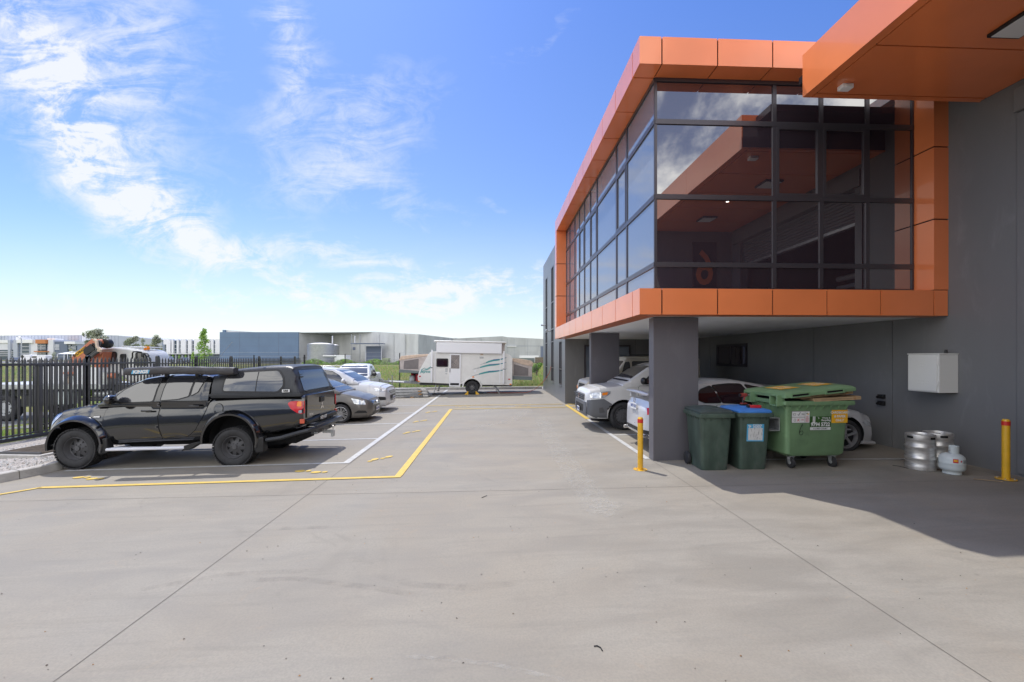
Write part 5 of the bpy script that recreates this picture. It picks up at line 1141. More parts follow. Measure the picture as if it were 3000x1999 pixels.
    Fq(s, -.47, -.235, .898, .903, 'ink', .006); Fq(s, -.237, -.233, .81, .995, 'ink', .0065); Ft(s, 'YES', .034, 'ink', -.275, .95); Ft(s, 'NO', .03, 'redpl', -.275, .855); Ft(s, 'NO', .026, 'redpl', -.192, .905)
    def stroke(mb, pts, w, m):
        mb.path([(x, front(z) - .006, z) for x, z in pts], w, m, 5)
    stroke(s, [(-.37, .95), (-.355, .93), (-.32, .985)], .004, 'ink'); stroke(s, [(-.37, .875), (-.335, .83)], .0035, 'redpl'); stroke(s, [(-.335, .875), (-.375, .83)], .0035, 'redpl'); stroke(s, [(-.43, .83), (-.43, .87), (-.40, .875), (-.40, .83), (-.43, .83)], .002, 'ink')
    for k in range(7): Fq(s, -.222, -.162, .885 - k * .011, .889 - k * .011, 'redpl', .0062)
    stroke(s, [(-.215, .955), (-.2, .975), (-.185, .96)], .005, 'stickG'); stroke(s, [(-.195, .955), (-.18, .94), (-.165, .965)], .005, 'stickY'); s.build('recycling_sticker', L, fix=False)
    s = MB(); Fq(s, -.14, .245, .67, .91, 'stickG', .0035); Fq(s, -.135, .24, .675, .725, 'paper', .005); Ft(s, "JJ", .125, 'paper', -.07, .86, bold=.004, sx=.85); Ft(s, "'s", .05, 'paper', .01, .885); Ft(s, 'Waste &', .042, 'paper', .15, .885); Ft(s, 'Recycling', .045, 'paper', .15, .845, bold=.001)
    Ft(s, '9794 5722', .088, 'paper', .05, .770, bold=.003, sx=.92); Ft(s, '6 LORD COURT', .036, 'ink', .05, .70, shear=.3); s.build('company_sticker', L, fix=False)
    s = MB(); Fq(s, .25, .545, .795, 1.02, 'stickY', .006)
    for st, z in (('CARDBOARD', .975), ('& PAPER', .908), ('ONLY', .84)): Ft(s, st, .056, 'paper', .398, z, bold=.0015, d=.01)
    s.build('cardboard_sticker', L, fix=False)
    s = MB(); stroke(s, [(-.27, .78), (-.30, .73), (-.325, .66), (-.325, .61), (-.30, .59), (-.27, .60), (-.258, .635), (-.27, .665), (-.30, .66), (-.322, .635)], .0035, 'ink'); s.build('painted_number', L, fix=False)
    for s_ in (-1, 1):
        f = MB(); f.box(*sorted((s_ * .57, s_ * .76)), .12, .62, .86, .875, 'galv'); f.box(*sorted((s_ * .57, s_ * .76)), .12, .62, .64, .655, 'galv'); f.box(*sorted((s_ * .57, s_ * .585)), .12, .62, .655, .86, 'galv'); f.box(*sorted((s_ * .57, s_ * .76)), .605, .62, .655, .86, 'galv'); f.build('fork_pocket', L)
    for x, y in ((-.40, .08), (.36, .08), (-.42, .80), (.36, .76)):
        f = MB(); f.tube((x - .022, y, .095), (x + .022, y, .095), .092, 'rubber', 22); f.tube((x - .03, y, .095), (x + .03, y, .095), .03, 'galv', 12); co = f.build('castor', L)
        k = MB(); 
        for s_ in (-1, 1): k.prism([(y - .03, .215), (y + .06, .215), (y + .02, .08), (y - .02, .08)], 'yz', x + s_ * .034 - .004, x + s_ * .034 + .004, 'galv')
        k.box(x - .05, x + .05, y - .04, y + .07, .205, .213, 'galv'); k.box(x - .09, x - .05, y - .05, y - .03, .17, .18, 'galv'); k.build('fork', co)
    # cardboard
    for (x0, x1, y0, y1, z, rx, lab) in ((-.3, .665, -.02, .75, 1.285, 5.3, 'flattened cardboard carton directly under the lifted green lid'), (-.12, .735, -.10, .55, 1.215, 2.5, 'flattened cardboard carton poking out over the skip rim')):
        w, d = (x1 - x0) / 2, (y1 - y0) / 2; mb = MB(); mb.box(-w, w, -d, d, -.028, .03, 'card'); mb.box(-w + .01, w - .01, -d - .003, -d - .0005, -.001, .001, 'ink')
        if z > 1.25: mb.text('0000 T1', .045, 'ink', (w - .18, -d - .003, 0), (1, 0, 0), (0, 0, 1), .0005)
        mb.box(w - .14, w - .09, -d - .002, -d - .0006, -.028, .03, 'timber')
        o = mb.build('cardboard_carton', bevel=.004); o.matrix_world = Matrix.Translation((5.585, 7.10, .108)) @ Matrix.Rotation(R_(1.5), 4, 'Z') @ Matrix.Translation(((x0 + x1) / 2, (y0 + y1) / 2, z)) @ Matrix.Rotation(R_(-rx), 4, 'Y'); tag(o, lab, 'carton', 'cartons in the green skip')
    # kegs and gas bottle
    for i, (x, y, lab) in enumerate(((7.26, 6.90, 'stainless keg nearest the skip, left of the pair'), (7.66, 6.98, 'stainless keg behind the grey gas bottle, right of the pair'))):
        t = thing('keg', lab, 'keg', (x, y, gz(x, y)), i * 1.1 - .2, 'stainless beer kegs against the wall'); b = MB()
        b.lathe([(.17, .05), (.185, .03), (.188, 0), (.194, 0), (.196, .03), (.196, .07), (.19, .09), (.193, .17), (.203, .185), (.203, .205), (.193, .22), (.195, .36), (.205, .375), (.205, .395), (.193, .41), (.188, .475), (.194, .49), (.197, .50), (.197, .57), (.194, .59), (.182, .595), (.178, .585), (.180, .52), (.10, .53), (.001, .535)], 'steel', n=40)
        b.build('barrel', t, 50)
        for a in (-1.25, .3, 1.9, 3.4):
            h = MB(); P = []
            for k in range(9):
                an = a + (k - 4) * .065
                for zz in (.523, .562): P.append((.1985 * math.cos(an), .1985 * math.sin(an), zz + (.006 if k in (0, 8) and zz < .54 else 0) - (.006 if k in (0, 8) and zz > .54 else 0)))
            h.add(P, [(2 * k, 2 * k + 2, 2 * k + 3, 2 * k + 1) for k in range(8)], 'dark'); h.build('hand_hole', t, fix=False)
        MB().tube((0, 0, .53), (0, 0, .575), .035, 'black', 14).build('valve', t)
    p = G(*Z6(1290, 1392)); t = thing('gas_bottle', 'small pale grey LPG gas bottle with red label in front of the kegs', 'gas bottle', (p.x + .02, p.y + .13, p.z), 0)
    MB().lathe([(.09, .045), (.105, .04), (.108, 0), (.115, 0), (.112, .03), (.118, .05), (.14, .062), (.157, .09), (.160, .12), (.160, .17), (.162, .175), (.162, .182), (.160, .187), (.160, .235), (.152, .275), (.125, .31), (.08, .33), (.001, .335)], 'gasb', n=40).build('cylinder', t, 50)
    MB().lathe([(.085, .325), (.085, .45), (.078, .45), (.078, .325)], 'gasb', n=24, a0=-2.6, a1=1.2).build('collar', t, 50)
    v = MB(); v.tube((0, 0, .33), (0, 0, .40), .016, 'steel', 10); v.tube((-.035, 0, .38), (.02, 0, .38), .012, 'steel', 10); v.build('valve', t)
    q = MB()
    def cyl(mb, a0, a1, z0, z1, m, r=.1615): mb.add([(r * math.cos(a0 + (a1 - a0) * k / 6), r * math.sin(a0 + (a1 - a0) * k / 6), z) for k in range(7) for z in (z0, z1)], [(2 * k, 2 * k + 2, 2 * k + 3, 2 * k + 1) for k in range(6)], m)
    c = -2.05; cyl(q, c - .30, c + .10, .20, .262, 'redpl'); cyl(q, c - .24, c + .04, .222, .248, 'stickY', .1625)
    d0 = -1.72; q.add([(.1622 * math.cos(d0 + a), .1622 * math.sin(d0 + a), z) for a, z in ((-.09, .228), (0, .21), (.09, .228), (0, .247))], [(0, 1, 2, 3)], 'redpl')
    for k in range(6): cyl(q, -1.55, -1.08 - (k % 2) * .12, .20 + k * .009, .2035 + k * .009, 'ink', .1622)
    q.build('label', t, fix=False)
    for (px, py), lab in (((1876, 1376), 'yellow steel bollard with red band in front of the near pillar'), ((2947, 1404), 'yellow steel bollard with red band beside the charcoal wall corner at right')):
        p = G(px, py); t = thing('bollard', lab, 'bollard', (p.x, p.y, p.z), 0, 'yellow bollards guarding the building')
        MB().lathe([(.0, .93), (.035, .925), (.046, .905), (.048, .895), (.048, .83), (.047, .83), (.047, .008), (.001, .008)], 'bollard', n=24).build('post', t, 50)
        MB().lathe([(.0495, .83), (.0495, .895)], 'redband', n=24).build('reflector_band', t); bp = MB().lathe([(.001, .009), (.118, .009), (.12, .005), (.12, 0)], 'bollard', n=24)
        bo = bp.build('base_plate', t)
        for k in range(4): a = k * math.pi / 2 + .6; MB().tube((.09 * math.cos(a), .09 * math.sin(a), .009), (.09 * math.cos(a), .09 * math.sin(a), .022), .009, 'galv', 6).build('bolt', bo)
    a, b = G(*Z6(675, 1300)), G(*Z6(840, 1330)); tag(MB().path([a + Vector((0, 0, .005)), a.lerp(b, .4) + Vector((.01, .03, .005)), a.lerp(b, .75) + Vector((0, -.02, .005)), b + Vector((0, 0, .005))], .004, 'black', 5).build('cable_offcut'), 'short black cable offcut on the concrete left of the kegs', 'cable')
    a, b = G(*Z6(1420, 1425)), G(*Z6(1690, 1452)); tag(MB().path([a + Vector((0, 0, .006)), b + Vector((0, 0, .006))], .005, 'card', 5).build('bamboo_stick'), 'thin straw coloured stick lying at the foot of the right bollard', 'stick')
    for k, (pts, lab) in enumerate(((((1365, 1487), (1372, 1486), (1380, 1490), (1384, 1497)), 'curled dark twig on the open concrete near the bottom of the photo'), (((1107, 1145), (1113, 1142), (1119, 1140)), 'small dry twig on the concrete between the joints, centre of the drive'))):
        P = [G(px / .7843, py / .7843) + Vector((0, 0, .006)) for px, py in pts]; tag(MB().path(P, .004, 'ink', 5).build('twig'), lab, 'twig')
    # specks of grit and dropped leaves
    gr = MB()
    for _ in range(420):
        x, y = random.uniform(-7, 7.5), random.uniform(1.5, 14) if random.random() < .7 else random.uniform(1.5, 5); r = random.uniform(.003, .011); z = gz(x, y)
        if y > 7 and x > 2.5 or x * x + y * y < 3: continue
        a = random.uniform(0, 6); gr.add([(x + r * math.cos(a + q), y + r * math.sin(a + q) * .7, z + .003) for q in (0, 2.1, 4.2)] + [(x, y, z + .004 + r * .6)], [(0, 1, 3), (1, 2, 3), (2, 0, 3)], random.choice(['joint', 'joint', 'bark', 'gravel', 'timber']))
    tag(gr.build('grit'), kind='stuff')
bins()

# ------------------------------------------------------------------ caravan and what stands round it
def caravan():
    t = thing('caravan', 'white pop-top caravan with teal wave stripes and fold-out canvas beds, parked across the far end', 'caravan', (-1.19, 24.55, -.02), 0)
    t.rotation_euler = (0, R_(1.1), 0); hy = 1.12
    side = [(-2.96, .62), (-2.99, .95), (-2.90, 1.30), (-2.42, 2.20), (-2.32, 2.30), (-2.16, 2.33), (1.85, 2.30), (2.02, 2.26), (2.15, 2.14), (2.20, 1.95), (2.22, .55), (.52, .55), (.40, .72), (.22, .88), (-.18, .88), (-.36, .72), (-.50, .56)]
    MB().prism(side, 'xz', -hy, hy, 'caravan').build('body', t, bevel=.012)
    p = MB(); p.box(-2.02, 1.76, -hy + .05, hy - .05, 2.30, 2.86, 'canvaspk'); p.build('pop_top_canvas', t)
    MB().box(-1.98, 1.60, -hy - .13, -hy + .04, 2.27, 2.85, 'farwhite').build('rolled_awning', t, bevel=.03)
    MB().box(-2.14, 1.86, -hy - .15, hy + .05, 2.855, 2.95, 'caravan').build('roof', t, bevel=.04)
    d = MB(); d.box(-1.26, -.64, -hy - .05, -hy - .005, .42, 2.24, 'farwhite'); do = d.build('door', t, bevel=.01)
    d = MB(); d.box(-1.18, -.72, -hy - .056, -hy - .051, 1.42, 2.16, 'flymesh')
    for k in range(-4, 16):
        for s in (-1, 1):
            x0 = -1.18 + k * .05; a = (x0, 1.42) if s > 0 else (x0 + .74, 1.42)
            P = [(x0 + (u if s > 0 else .74 - u) * 1.0, 1.42 + u) for u in (0, .74)]
            (xa, za), (xb, zb) = P
            def cl(xa, za, xb, zb):
                t0, t1 = 0, 1
                for lo, hi, c0, c1 in ((-1.17, -.73, xa, xb),):
                    if abs(c1 - c0) > 1e-6:
                        q0, q1 = sorted(((lo - c0) / (c1 - c0), (hi - c0) / (c1 - c0))); t0, t1 = max(t0, q0), min(t1, q1)
                return (t0, t1)
            t0, t1 = cl(xa, za, xb, zb)
            if t1 - t0 > .05: d.tube((xa + (xb - xa) * t0, -hy - .058, za + (zb - za) * t0), (xa + (xb - xa) * t1, -hy - .058, za + (zb - za) * t1), .004, 'canvaspk', 4, caps=False)
    d.build('fly_screen', do); MB().box(-1.2, -.72, -hy - .056, -hy - .051, .5, .62, 'black').build('vent', do); MB().box(-1.245, -1.215, -hy - .07, -hy - .051, 1.2, 1.45, 'black').build('handle', do, bevel=.006)
    w = MB(); w.prism(roundpoly([(-1.98, 1.50), (-1.34, 1.50), (-1.34, 1.96), (-1.98, 1.96)], .06), 'xz', -hy - .03, -hy - .002, 'black'); wo = w.build('window', t); w = MB(); w.prism(roundpoly([(-1.93, 1.55), (-1.39, 1.55), (-1.39, 1.91), (-1.93, 1.91)], .04), 'xz', -hy - .034, -hy - .031, 'redglass'); w.build('pane', wo)
    # wave stripes
    for z0, xa, xb in ((1.93, .38, 1.98), (1.66, -.05, 2.0), (1.29, -.12, 2.02)):
        st = MB(); n = 22; U = []; Lw = []
        for k in range(n + 1):
            f = k / n; x = xa + (xb - xa) * f; zc = z0 + .10 * math.sin(f * 2.6 - .9) * (1 - f) * 2.2 + .22 * f ** 3 - .17 * math.sin(f * 3.14) * f + (-.12 if f < .2 else -.12 * max(0, 1 - (f - .2) / .3)) * (1 - f); th = .10 * math.sin(math.pi * min(1, f * 1.05)) ** .8
            U.append((x, zc + th / 2)); Lw.append((x, zc - th / 2))
        y = -hy - .004
        for k in range(n):
            a, b, c, e = U[k], U[k + 1], Lw[k + 1], Lw[k]; m1 = (a[0], a[1] * .65 + e[1] * .35); m2 = (b[0], b[1] * .65 + c[1] * .35)
            if k > n * .45: st.add([(a[0], y, a[1]), (b[0], y, b[1]), (m2[0], y, m2[1]), (m1[0], y, m1[1])], [(0, 1, 2, 3)], 'navy'); st.add([(m1[0], y, m1[1]), (m2[0], y, m2[1]), (c[0], y, c[1]), (e[0], y, e[1])], [(0, 1, 2, 3)], 'teal')
            else: st.add([(a[0], y, a[1]), (b[0], y, b[1]), (c[0], y, c[1]), (e[0], y, e[1])], [(0, 1, 2, 3)], 'teal' if k > 4 else 'galv')
        st.build('wave_stripe', t, fix=False)
    q = MB(); q.text('Jayco', .17, 'teal', (-2.58, -hy - .006, 1.22), (1, 0, 0), (0, 0, 1), .002, 1.5, .006, .15)
    q.path([(-2.8, -hy - .006, 1.32), (-2.62, -hy - .006, 1.42), (-2.5, -hy - .006, 1.36), (-2.28, -hy - .006, 1.5)], .014, 'teal', 5); q.path([(-2.62, -hy - .006, 1.33), (-2.45, -hy - .006, 1.33), (-2.3, -hy - .006, 1.45)], .016, 'teal', 5); q.path([(-2.8, -hy - .006, 1.3), (-2.65, -hy - .006, 1.29), (-2.5, -hy - .006, 1.31)], .01, 'teal', 5); q.build('lettering', t, fix=False)
    for x in (-2.22, 1.72):
        a = MB(); a.box(x - .04, x + .04, -hy - .13, -hy - .06, .62, 2.42, 'farwhite'); a.box(x - .045, x + .045, -hy - .135, -hy - .055, 1.42, 1.46, 'black'); a.build('awning_arm', t, bevel=.008)
    for x in (-2.05, 1.52): MB().box(x - .02, x + .02, -hy - .02, -hy - .002, .66, 2.2, 'farwhite').build('sail_track', t)
    for x, z, m in ((-2.87, .96, 'red'), (-2.93, .68, 'amber'), (.05, .97, 'amber'), (2.04, .88, 'red'), (2.12, .6, 'amber')): MB().box(x - .055, x + .055, -hy - .02, -hy - .002, z - .03, z + .03, m).build('side_marker', t, bevel=.006)
    for x0, x1, z0, z1, m in ((-1.5, -1.37, 1.22, 1.42, 'galv'), (.38, .6, 2.0, 2.10, 'galv'), (.42, .58, 2.18, 2.26, 'canvasbe'), (.1, .2, 1.22, 1.36, 'farwhite'), (-1.48, -1.38, 1.1, 1.16, 'galv')): MB().box(x0, x1, -hy - .012, -hy - .002, z0, z1, m).build('hatch', t, bevel=.004)
    # tent ends
    for poly, roof, win, skirt, nm in (([(-4.0, 1.30), (-4.03, 1.88), (-3.93, 2.03), (-3.2, 2.12), (-2.5, 2.20), (-2.55, 1.95), (-2.95, 1.22)], [(-4.07, 1.80), (-3.95, 2.05), (-3.2, 2.14), (-2.45, 2.20), (-2.5, 2.08), (-3.3, 1.95)], [(-3.80, 1.34), (-3.78, 1.78), (-2.98, 1.92), (-2.99, 1.34)], [(-4.05, 1.14), (-4.03, 1.32), (-2.96, 1.24), (-2.99, 1.12)], 'tent_bed'),
                                      ([(2.23, 1.0), (2.21, 2.02), (2.7, 2.0), (3.25, 1.92), (3.33, 1.82), (3.32, 1.0)], [(2.2, 1.88), (2.22, 2.04), (2.7, 2.02), (3.25, 1.93), (3.36, 1.84), (3.35, 1.60), (2.8, 1.70)], [(2.30, 1.08), (2.30, 1.72), (3.1, 1.50), (3.11, 1.08)], [(2.22, .86), (2.22, 1.06), (3.34, 1.04), (3.32, .84)], 'tent_bed')):
        w = .95; bo = MB().prism(poly, 'xz', -w, w, 'canvaspk').build(nm, t, bevel=.02)
        MB().prism(roof, 'xz', -w - .02, w + .02, 'canvasbe').build('canvas_roof', bo, bevel=.02); MB().prism(win, 'xz', -w - .01, -w - .002, 'flymesh').build('mesh_window', bo); MB().prism(skirt, 'xz', -w - .03, w + .03, 'canvasgr').build('skirt', bo)
    MB().box(-.5, .52, -hy + .28, hy - .28, .45, .9, 'dark').build('wheel_well', t)
    wa = MB(); n = 20; rows = []
    for k in range(n + 1):
        a = math.pi * k / n; 
        for r, y in ((.45, -hy - .002), (.45, -hy - .07), (.50, -hy - .07), (.53, -hy - .002)): rows.append((.0 + r * math.cos(a) * 1.05, y, .42 + r * math.sin(a)))
    wa.add(rows, [(i * 4 + j, i * 4 + j + 1, (i + 1) * 4 + j + 1, (i + 1) * 4 + j) for i in range(n) for j in range(3)], 'caravan'); wa.build('wheel_arch', t, 60)
    for s in (-1, 1): wheel(t, 0.0, s * (hy - .13), .375, .26, s, 'black', False, .21, .385)
    ch = MB(); ch.box(-2.9, 2.2, -.9, .9, .46, .56, 'steelwheel'); ch.box(-5.25, -2.9, -.06, .06, .52, .64, 'galv'); ch.path([(-4.9, 0, .58), (-2.9, -.8, .55)], .05, 'galv', 6); ch.path([(-4.9, 0, .58), (-2.9, .8, .55)], .05, 'galv', 6); ch.tube((-4.6, -.15, .02), (-4.6, -.15, .95), .03, 'galv', 8); ch.tube((-4.85, .1, .02), (-4.85, .1, .75), .03, 'galv', 8); ch.box(-5.4, -5.15, -.08, .08, .6, .72, 'galv'); ch.build('drawbar', t)
    for x, dx in ((-2.0, -.12), (1.15, .4)):
        for s in (-1, 1): MB().tube((x, s * .9, .5), (x + dx, s * .95, .02), .03, 'galv', 8).tube((x + dx, s * .95, 0.0), (x + dx, s * .95, .03), .09, 'black', 10).build('stabiliser_leg', t)
    g = MB().lathe([(.10, 0), (.15, .05), (.155, .25), (.12, .33), (.05, .36), (.001, .36)], 'gasb', o=(-3.45, -.25, .62), n=20); g.lathe([(.08, .34), (.08, .44)], 'redpl', o=(-3.45, -.25, .62), n=14); g.build('gas_bottle', t)
    MB().box(-3.22, -3.02, -.45, .1, .66, 1.05, 'redpl').box(-3.6, -3.0, .1, .5, .62, 1.1, 'canvas').build('jerry_can', t, bevel=.02)
    for s, lab in ((-1, 'yellow wheel chock left of the caravan wheel'), (1, 'yellow wheel chock right of the caravan wheel')):
        o = MB().prism([(0, 0), (.22, 0), (.07, .17), (0, .2)] if s < 0 else [(0, 0), (-.22, 0), (-.07, .17), (0, .2)], 'xz', -.09, .09, 'bollard').build('wheel_chock', bevel=.01); o.location = (-1.19 + s * .40 - (.22 if s < 0 else -.22) * 0, 23.5, -.03); 
        if s < 0: o.rotation_euler = (0, 0, math.pi); o.location.x = -1.19 - .20
        else: o.rotation_euler = (0, 0, math.pi); o.location.x = -1.19 + .20
        tag(o, lab, 'chock', 'yellow chocks at the caravan wheel')
    for i, x in enumerate((-2.42, -1.98)):
        m = MB()
        for k in range(2): m.add([(x + k * .12 + .10 * 0, 23.2, .004), (x + k * .12 + .05, 23.2, .004), (x + k * .12 + .0 - .06 * (1 if i == 0 else -1), 24.9, .004), (x + k * .12 - .05 - .06 * (1 if i == 0 else -1), 24.9, .004)], [(0, 1, 2, 3)], 'steelwheel')
        o = m.build('step_rail', fix=False); o.location = (0, 0, -.045); tag(o, ('left', 'right')[i] + ' pair of dark steel strips on the concrete under the caravan door', 'metal strip', 'dark steel strips under the caravan')
    b = MB().lathe([(.001, .09), (.1, .09), (.2, .06), (.26, 0)], 'canvas', n=12); b.box(.12, .5, -.1, .12, 0, .09, 'canvas'); o = b.build('crumpled_bag', bevel=.02); o.location = (-3.2, 23.7, -.06); tag(o, 'crumpled grey bag on the concrete under the caravan front', 'bag')
    # stacked steel beams on blocks
    zb = -.09
    for i, (z, lab) in enumerate(((.10, 'lowest galvanised steel beam of the stack left of the caravan'), (.26, 'middle galvanised steel beam of the stack left of the caravan'), (.42, 'topmost galvanised steel beam of the stack left of the caravan'))):
        b = MB(); L = 5.2
        for y in (-.22, .08): 
            b.box(-L, 0, y - .05, y + .05, -.05, -.04, 'galv'); b.box(-L, 0, y - .05, y + .05, .04, .05, 'galv'); b.box(-L, 0, y + .035, y + .05, -.04, .04, 'galv')
        for k in range(3): b.tube((-.08 - k * .1, -.3, -.02), (-.08 - k * .1, -.26, -.02), .03, 'galv', 8); b.box(-.2, .03, -.28, .15, -.06 + k * .01, -.05 + k * .01 + .03, 'galv')
        b.box(-.30, -.02, -.29, -.27, -.055, .055, 'steel'); o = b.build('steel_beam', bevel=.004); o.location = (-3.42 - .05 * i, 22.75, zb + z); o.rotation_euler = (0, 0, R_(.5 * i)); tag(o, lab, 'beam', 'galvanised steel beams in a stack')
    for i, (x, z, lab) in enumerate(((-4.28, 0.0, 'wooden block under the steel beams, on the concrete'), (-3.86, .155, 'wooden block between the lowest and middle steel beams'), (-3.88, .315, 'wooden block between the middle and top steel beams'))):
        o = MB().box(-.08, .08, -.34, .2, -.0, .052, 'timber').build('timber_block', bevel=.005); o.location = (x, 22.7, zb - .0 + z); tag(o, lab, 'block', 'timber blocks in the beam stack')
caravan()

# ------------------------------------------------------------------ fences
FX = -13.2
def yat(px, X=FX): return aX(px, 1047, X).y
def pale(mb, x, y, z0, z1, w=.062, d=.019):
    # W-section pale with a three-pointed head, seen edge-on along the fence
    P = [(x - d, y - w / 2), (x - d * .2, y - w / 2), (x + d, y - w * .15), (x + d, y + w * .15), (x - d * .2, y + w / 2), (x - d, y + w / 2), (x + d * .3, y)]
    n = len(P); vs = [(a, b, z0) for a, b in P] + [(a, b, z1 - .10) for a, b in P] + [(x, y, z1)]
    fs = [(i, (i + 1) % n, n + (i + 1) % n, n + i) for i in range(n)] + [(n + i, n + (i + 1) % n, 2 * n) for i in range(n)]
    mb.add(vs, fs, 'fence')
def fences():
    g = thing('sliding_gate', 'black palisade sliding gate with pointed palings behind the black ute', 'gate', (FX, 9.0, -.26)); OX, OY, OZ = -FX, -9.0, .26
    y1 = yat(452)
    def bl(mb, nm, par, **k): o = mb.build(nm, par, **k); o.location = (OX, OY, OZ); return o
    mb = MB(); y = yat(3) - 14 * .146
    yy = y
    while yy < y1 - .05: pale(mb, FX, yy, -.16, 2.05); yy += .146
    bl(mb, 'palings', g)
    mb = MB(); mb.box(FX + .025, FX + .075, 9, y1, 1.80, 1.865, 'fence'); mb.box(FX + .025, FX + .07, 9, y1, -.13, -.09, 'fence'); bl(mb, 'rail', g, bevel=.004)
    for yp, w in ((y1 - .06, .08), (yat(112), .11)): 
        q = MB(); q.box(FX + .024, FX + .08, yp - w / 2, yp + w / 2, -.2, 1.795, 'fence'); bl(q, 'frame_post', g, bevel=.004)
    mb = MB(); mb.box(FX - .04, FX + .09, 9, y1, -.26, -.165, 'fence'); bl(mb, 'bottom_beam', g, bevel=.006)
    for k in (0, 1):
        f = thing('palisade_fence', ('fixed black palisade fence overlapping behind the sliding gate', 'black palisade fence running away from the gate towards the field')[k], 'fence', (FX, 12, -.26), 0, 'black palisade fences')
        ya, yb = ((yat(100, FX - .36), yat(257, FX - .36)), (y1 + .12, 29.6))[k]; X = FX - (.36 if k == 0 else 0); f.location = (X, ya, -.26)
        def b2(mb, nm, **kk): o = mb.build(nm, f, **kk); o.location = (-X, -ya, .26); return o
        mb = MB(); yy = ya
        while yy < yb: pale(mb, X, yy, -.2, 2.03, .055); yy += .152
        b2(mb, 'palings'); mb = MB(); mb.box(X + .022, X + .06, ya, yb, 1.76, 1.80, 'fence'); mb.box(X + .022, X + .06, ya, yb, 0, .04, 'fence'); b2(mb, 'rail')
        posts = [yat(257, X), yb] if k == 0 else [y1 + .16] + [yat(p) for p in (575, 677, 759, 823, 864, 892)]
        for yp in posts: q = MB(); q.box(X - .05, X + .05, yp - .05, yp + .05, -.3, 2.06, 'fence'); q.lathe([(.07, 2.06), (.05, 2.1), (.001, 2.11)], 'fence', o=(X, yp, 0), n=4, a0=.785, a1=.785 + 2 * math.pi); b2(q, 'post')
    # chain-link boundary
    YC = 29.0
    f = thing('chain_link_fence', 'tall chain-link fence with barbed wire on black posts along the grass field', 'fence', (-5, YC, 0)); 
    def b3(mb, nm, **kk): o = mb.build(nm, f, **kk); o.location = (5, -YC, 0); return o
    for px in (65, 194, 469, 744, 892, 1011, 1171, 1330, 1470):
        p = aY(px, 1047, YC + (.0)); z = gz(p.x, YC); q = MB(); q.tube((p.x, YC, z - .1), (p.x, YC, z + 2.45), .035 if px != 892 else .05, 'post', 8); b3(q, 'post')
    mb = MB(); mb.box(-60, 3.04, YC - .002, YC + .002, 0, 1.85, 'mesh'); m2 = MB().quad((-60, YC, -.3), (3.04, YC, -.0), (3.04, YC, 1.9), (-60, YC, 1.75), 'mesh'); b3(m2, 'wire_mesh', fix=False)
    for z in (1.9, 2.12, 2.38): q = MB().tube((-60, YC, z - .05), (3.04, YC, z), .007, 'galv', 4, caps=False); b3(q, 'barbed_wire' if z > 2 else 'top_wire')
    # drainage pit with steel grate
    t = thing('drain_pit', 'concrete drain pit with rusty steel grate in the gravel by the fence', 'drain', (-10.1, 9.95, -.2), R_(-6))
    MB().box(-.62, .62, -.55, .55, -.05, .17, 'kerb').build('surround', t, bevel=.01)
    g = MB()
    for k in range(26): x = -.50 + k * .04; g.box(x - .006, x + .006, -.45, .45, .172, .20, 'bark')
    for y in (-.46, .45): g.box(-.52, .52, y - .01, y + .02, .172, .215, 'steelwheel')
    g.build('grate', t)
fences()
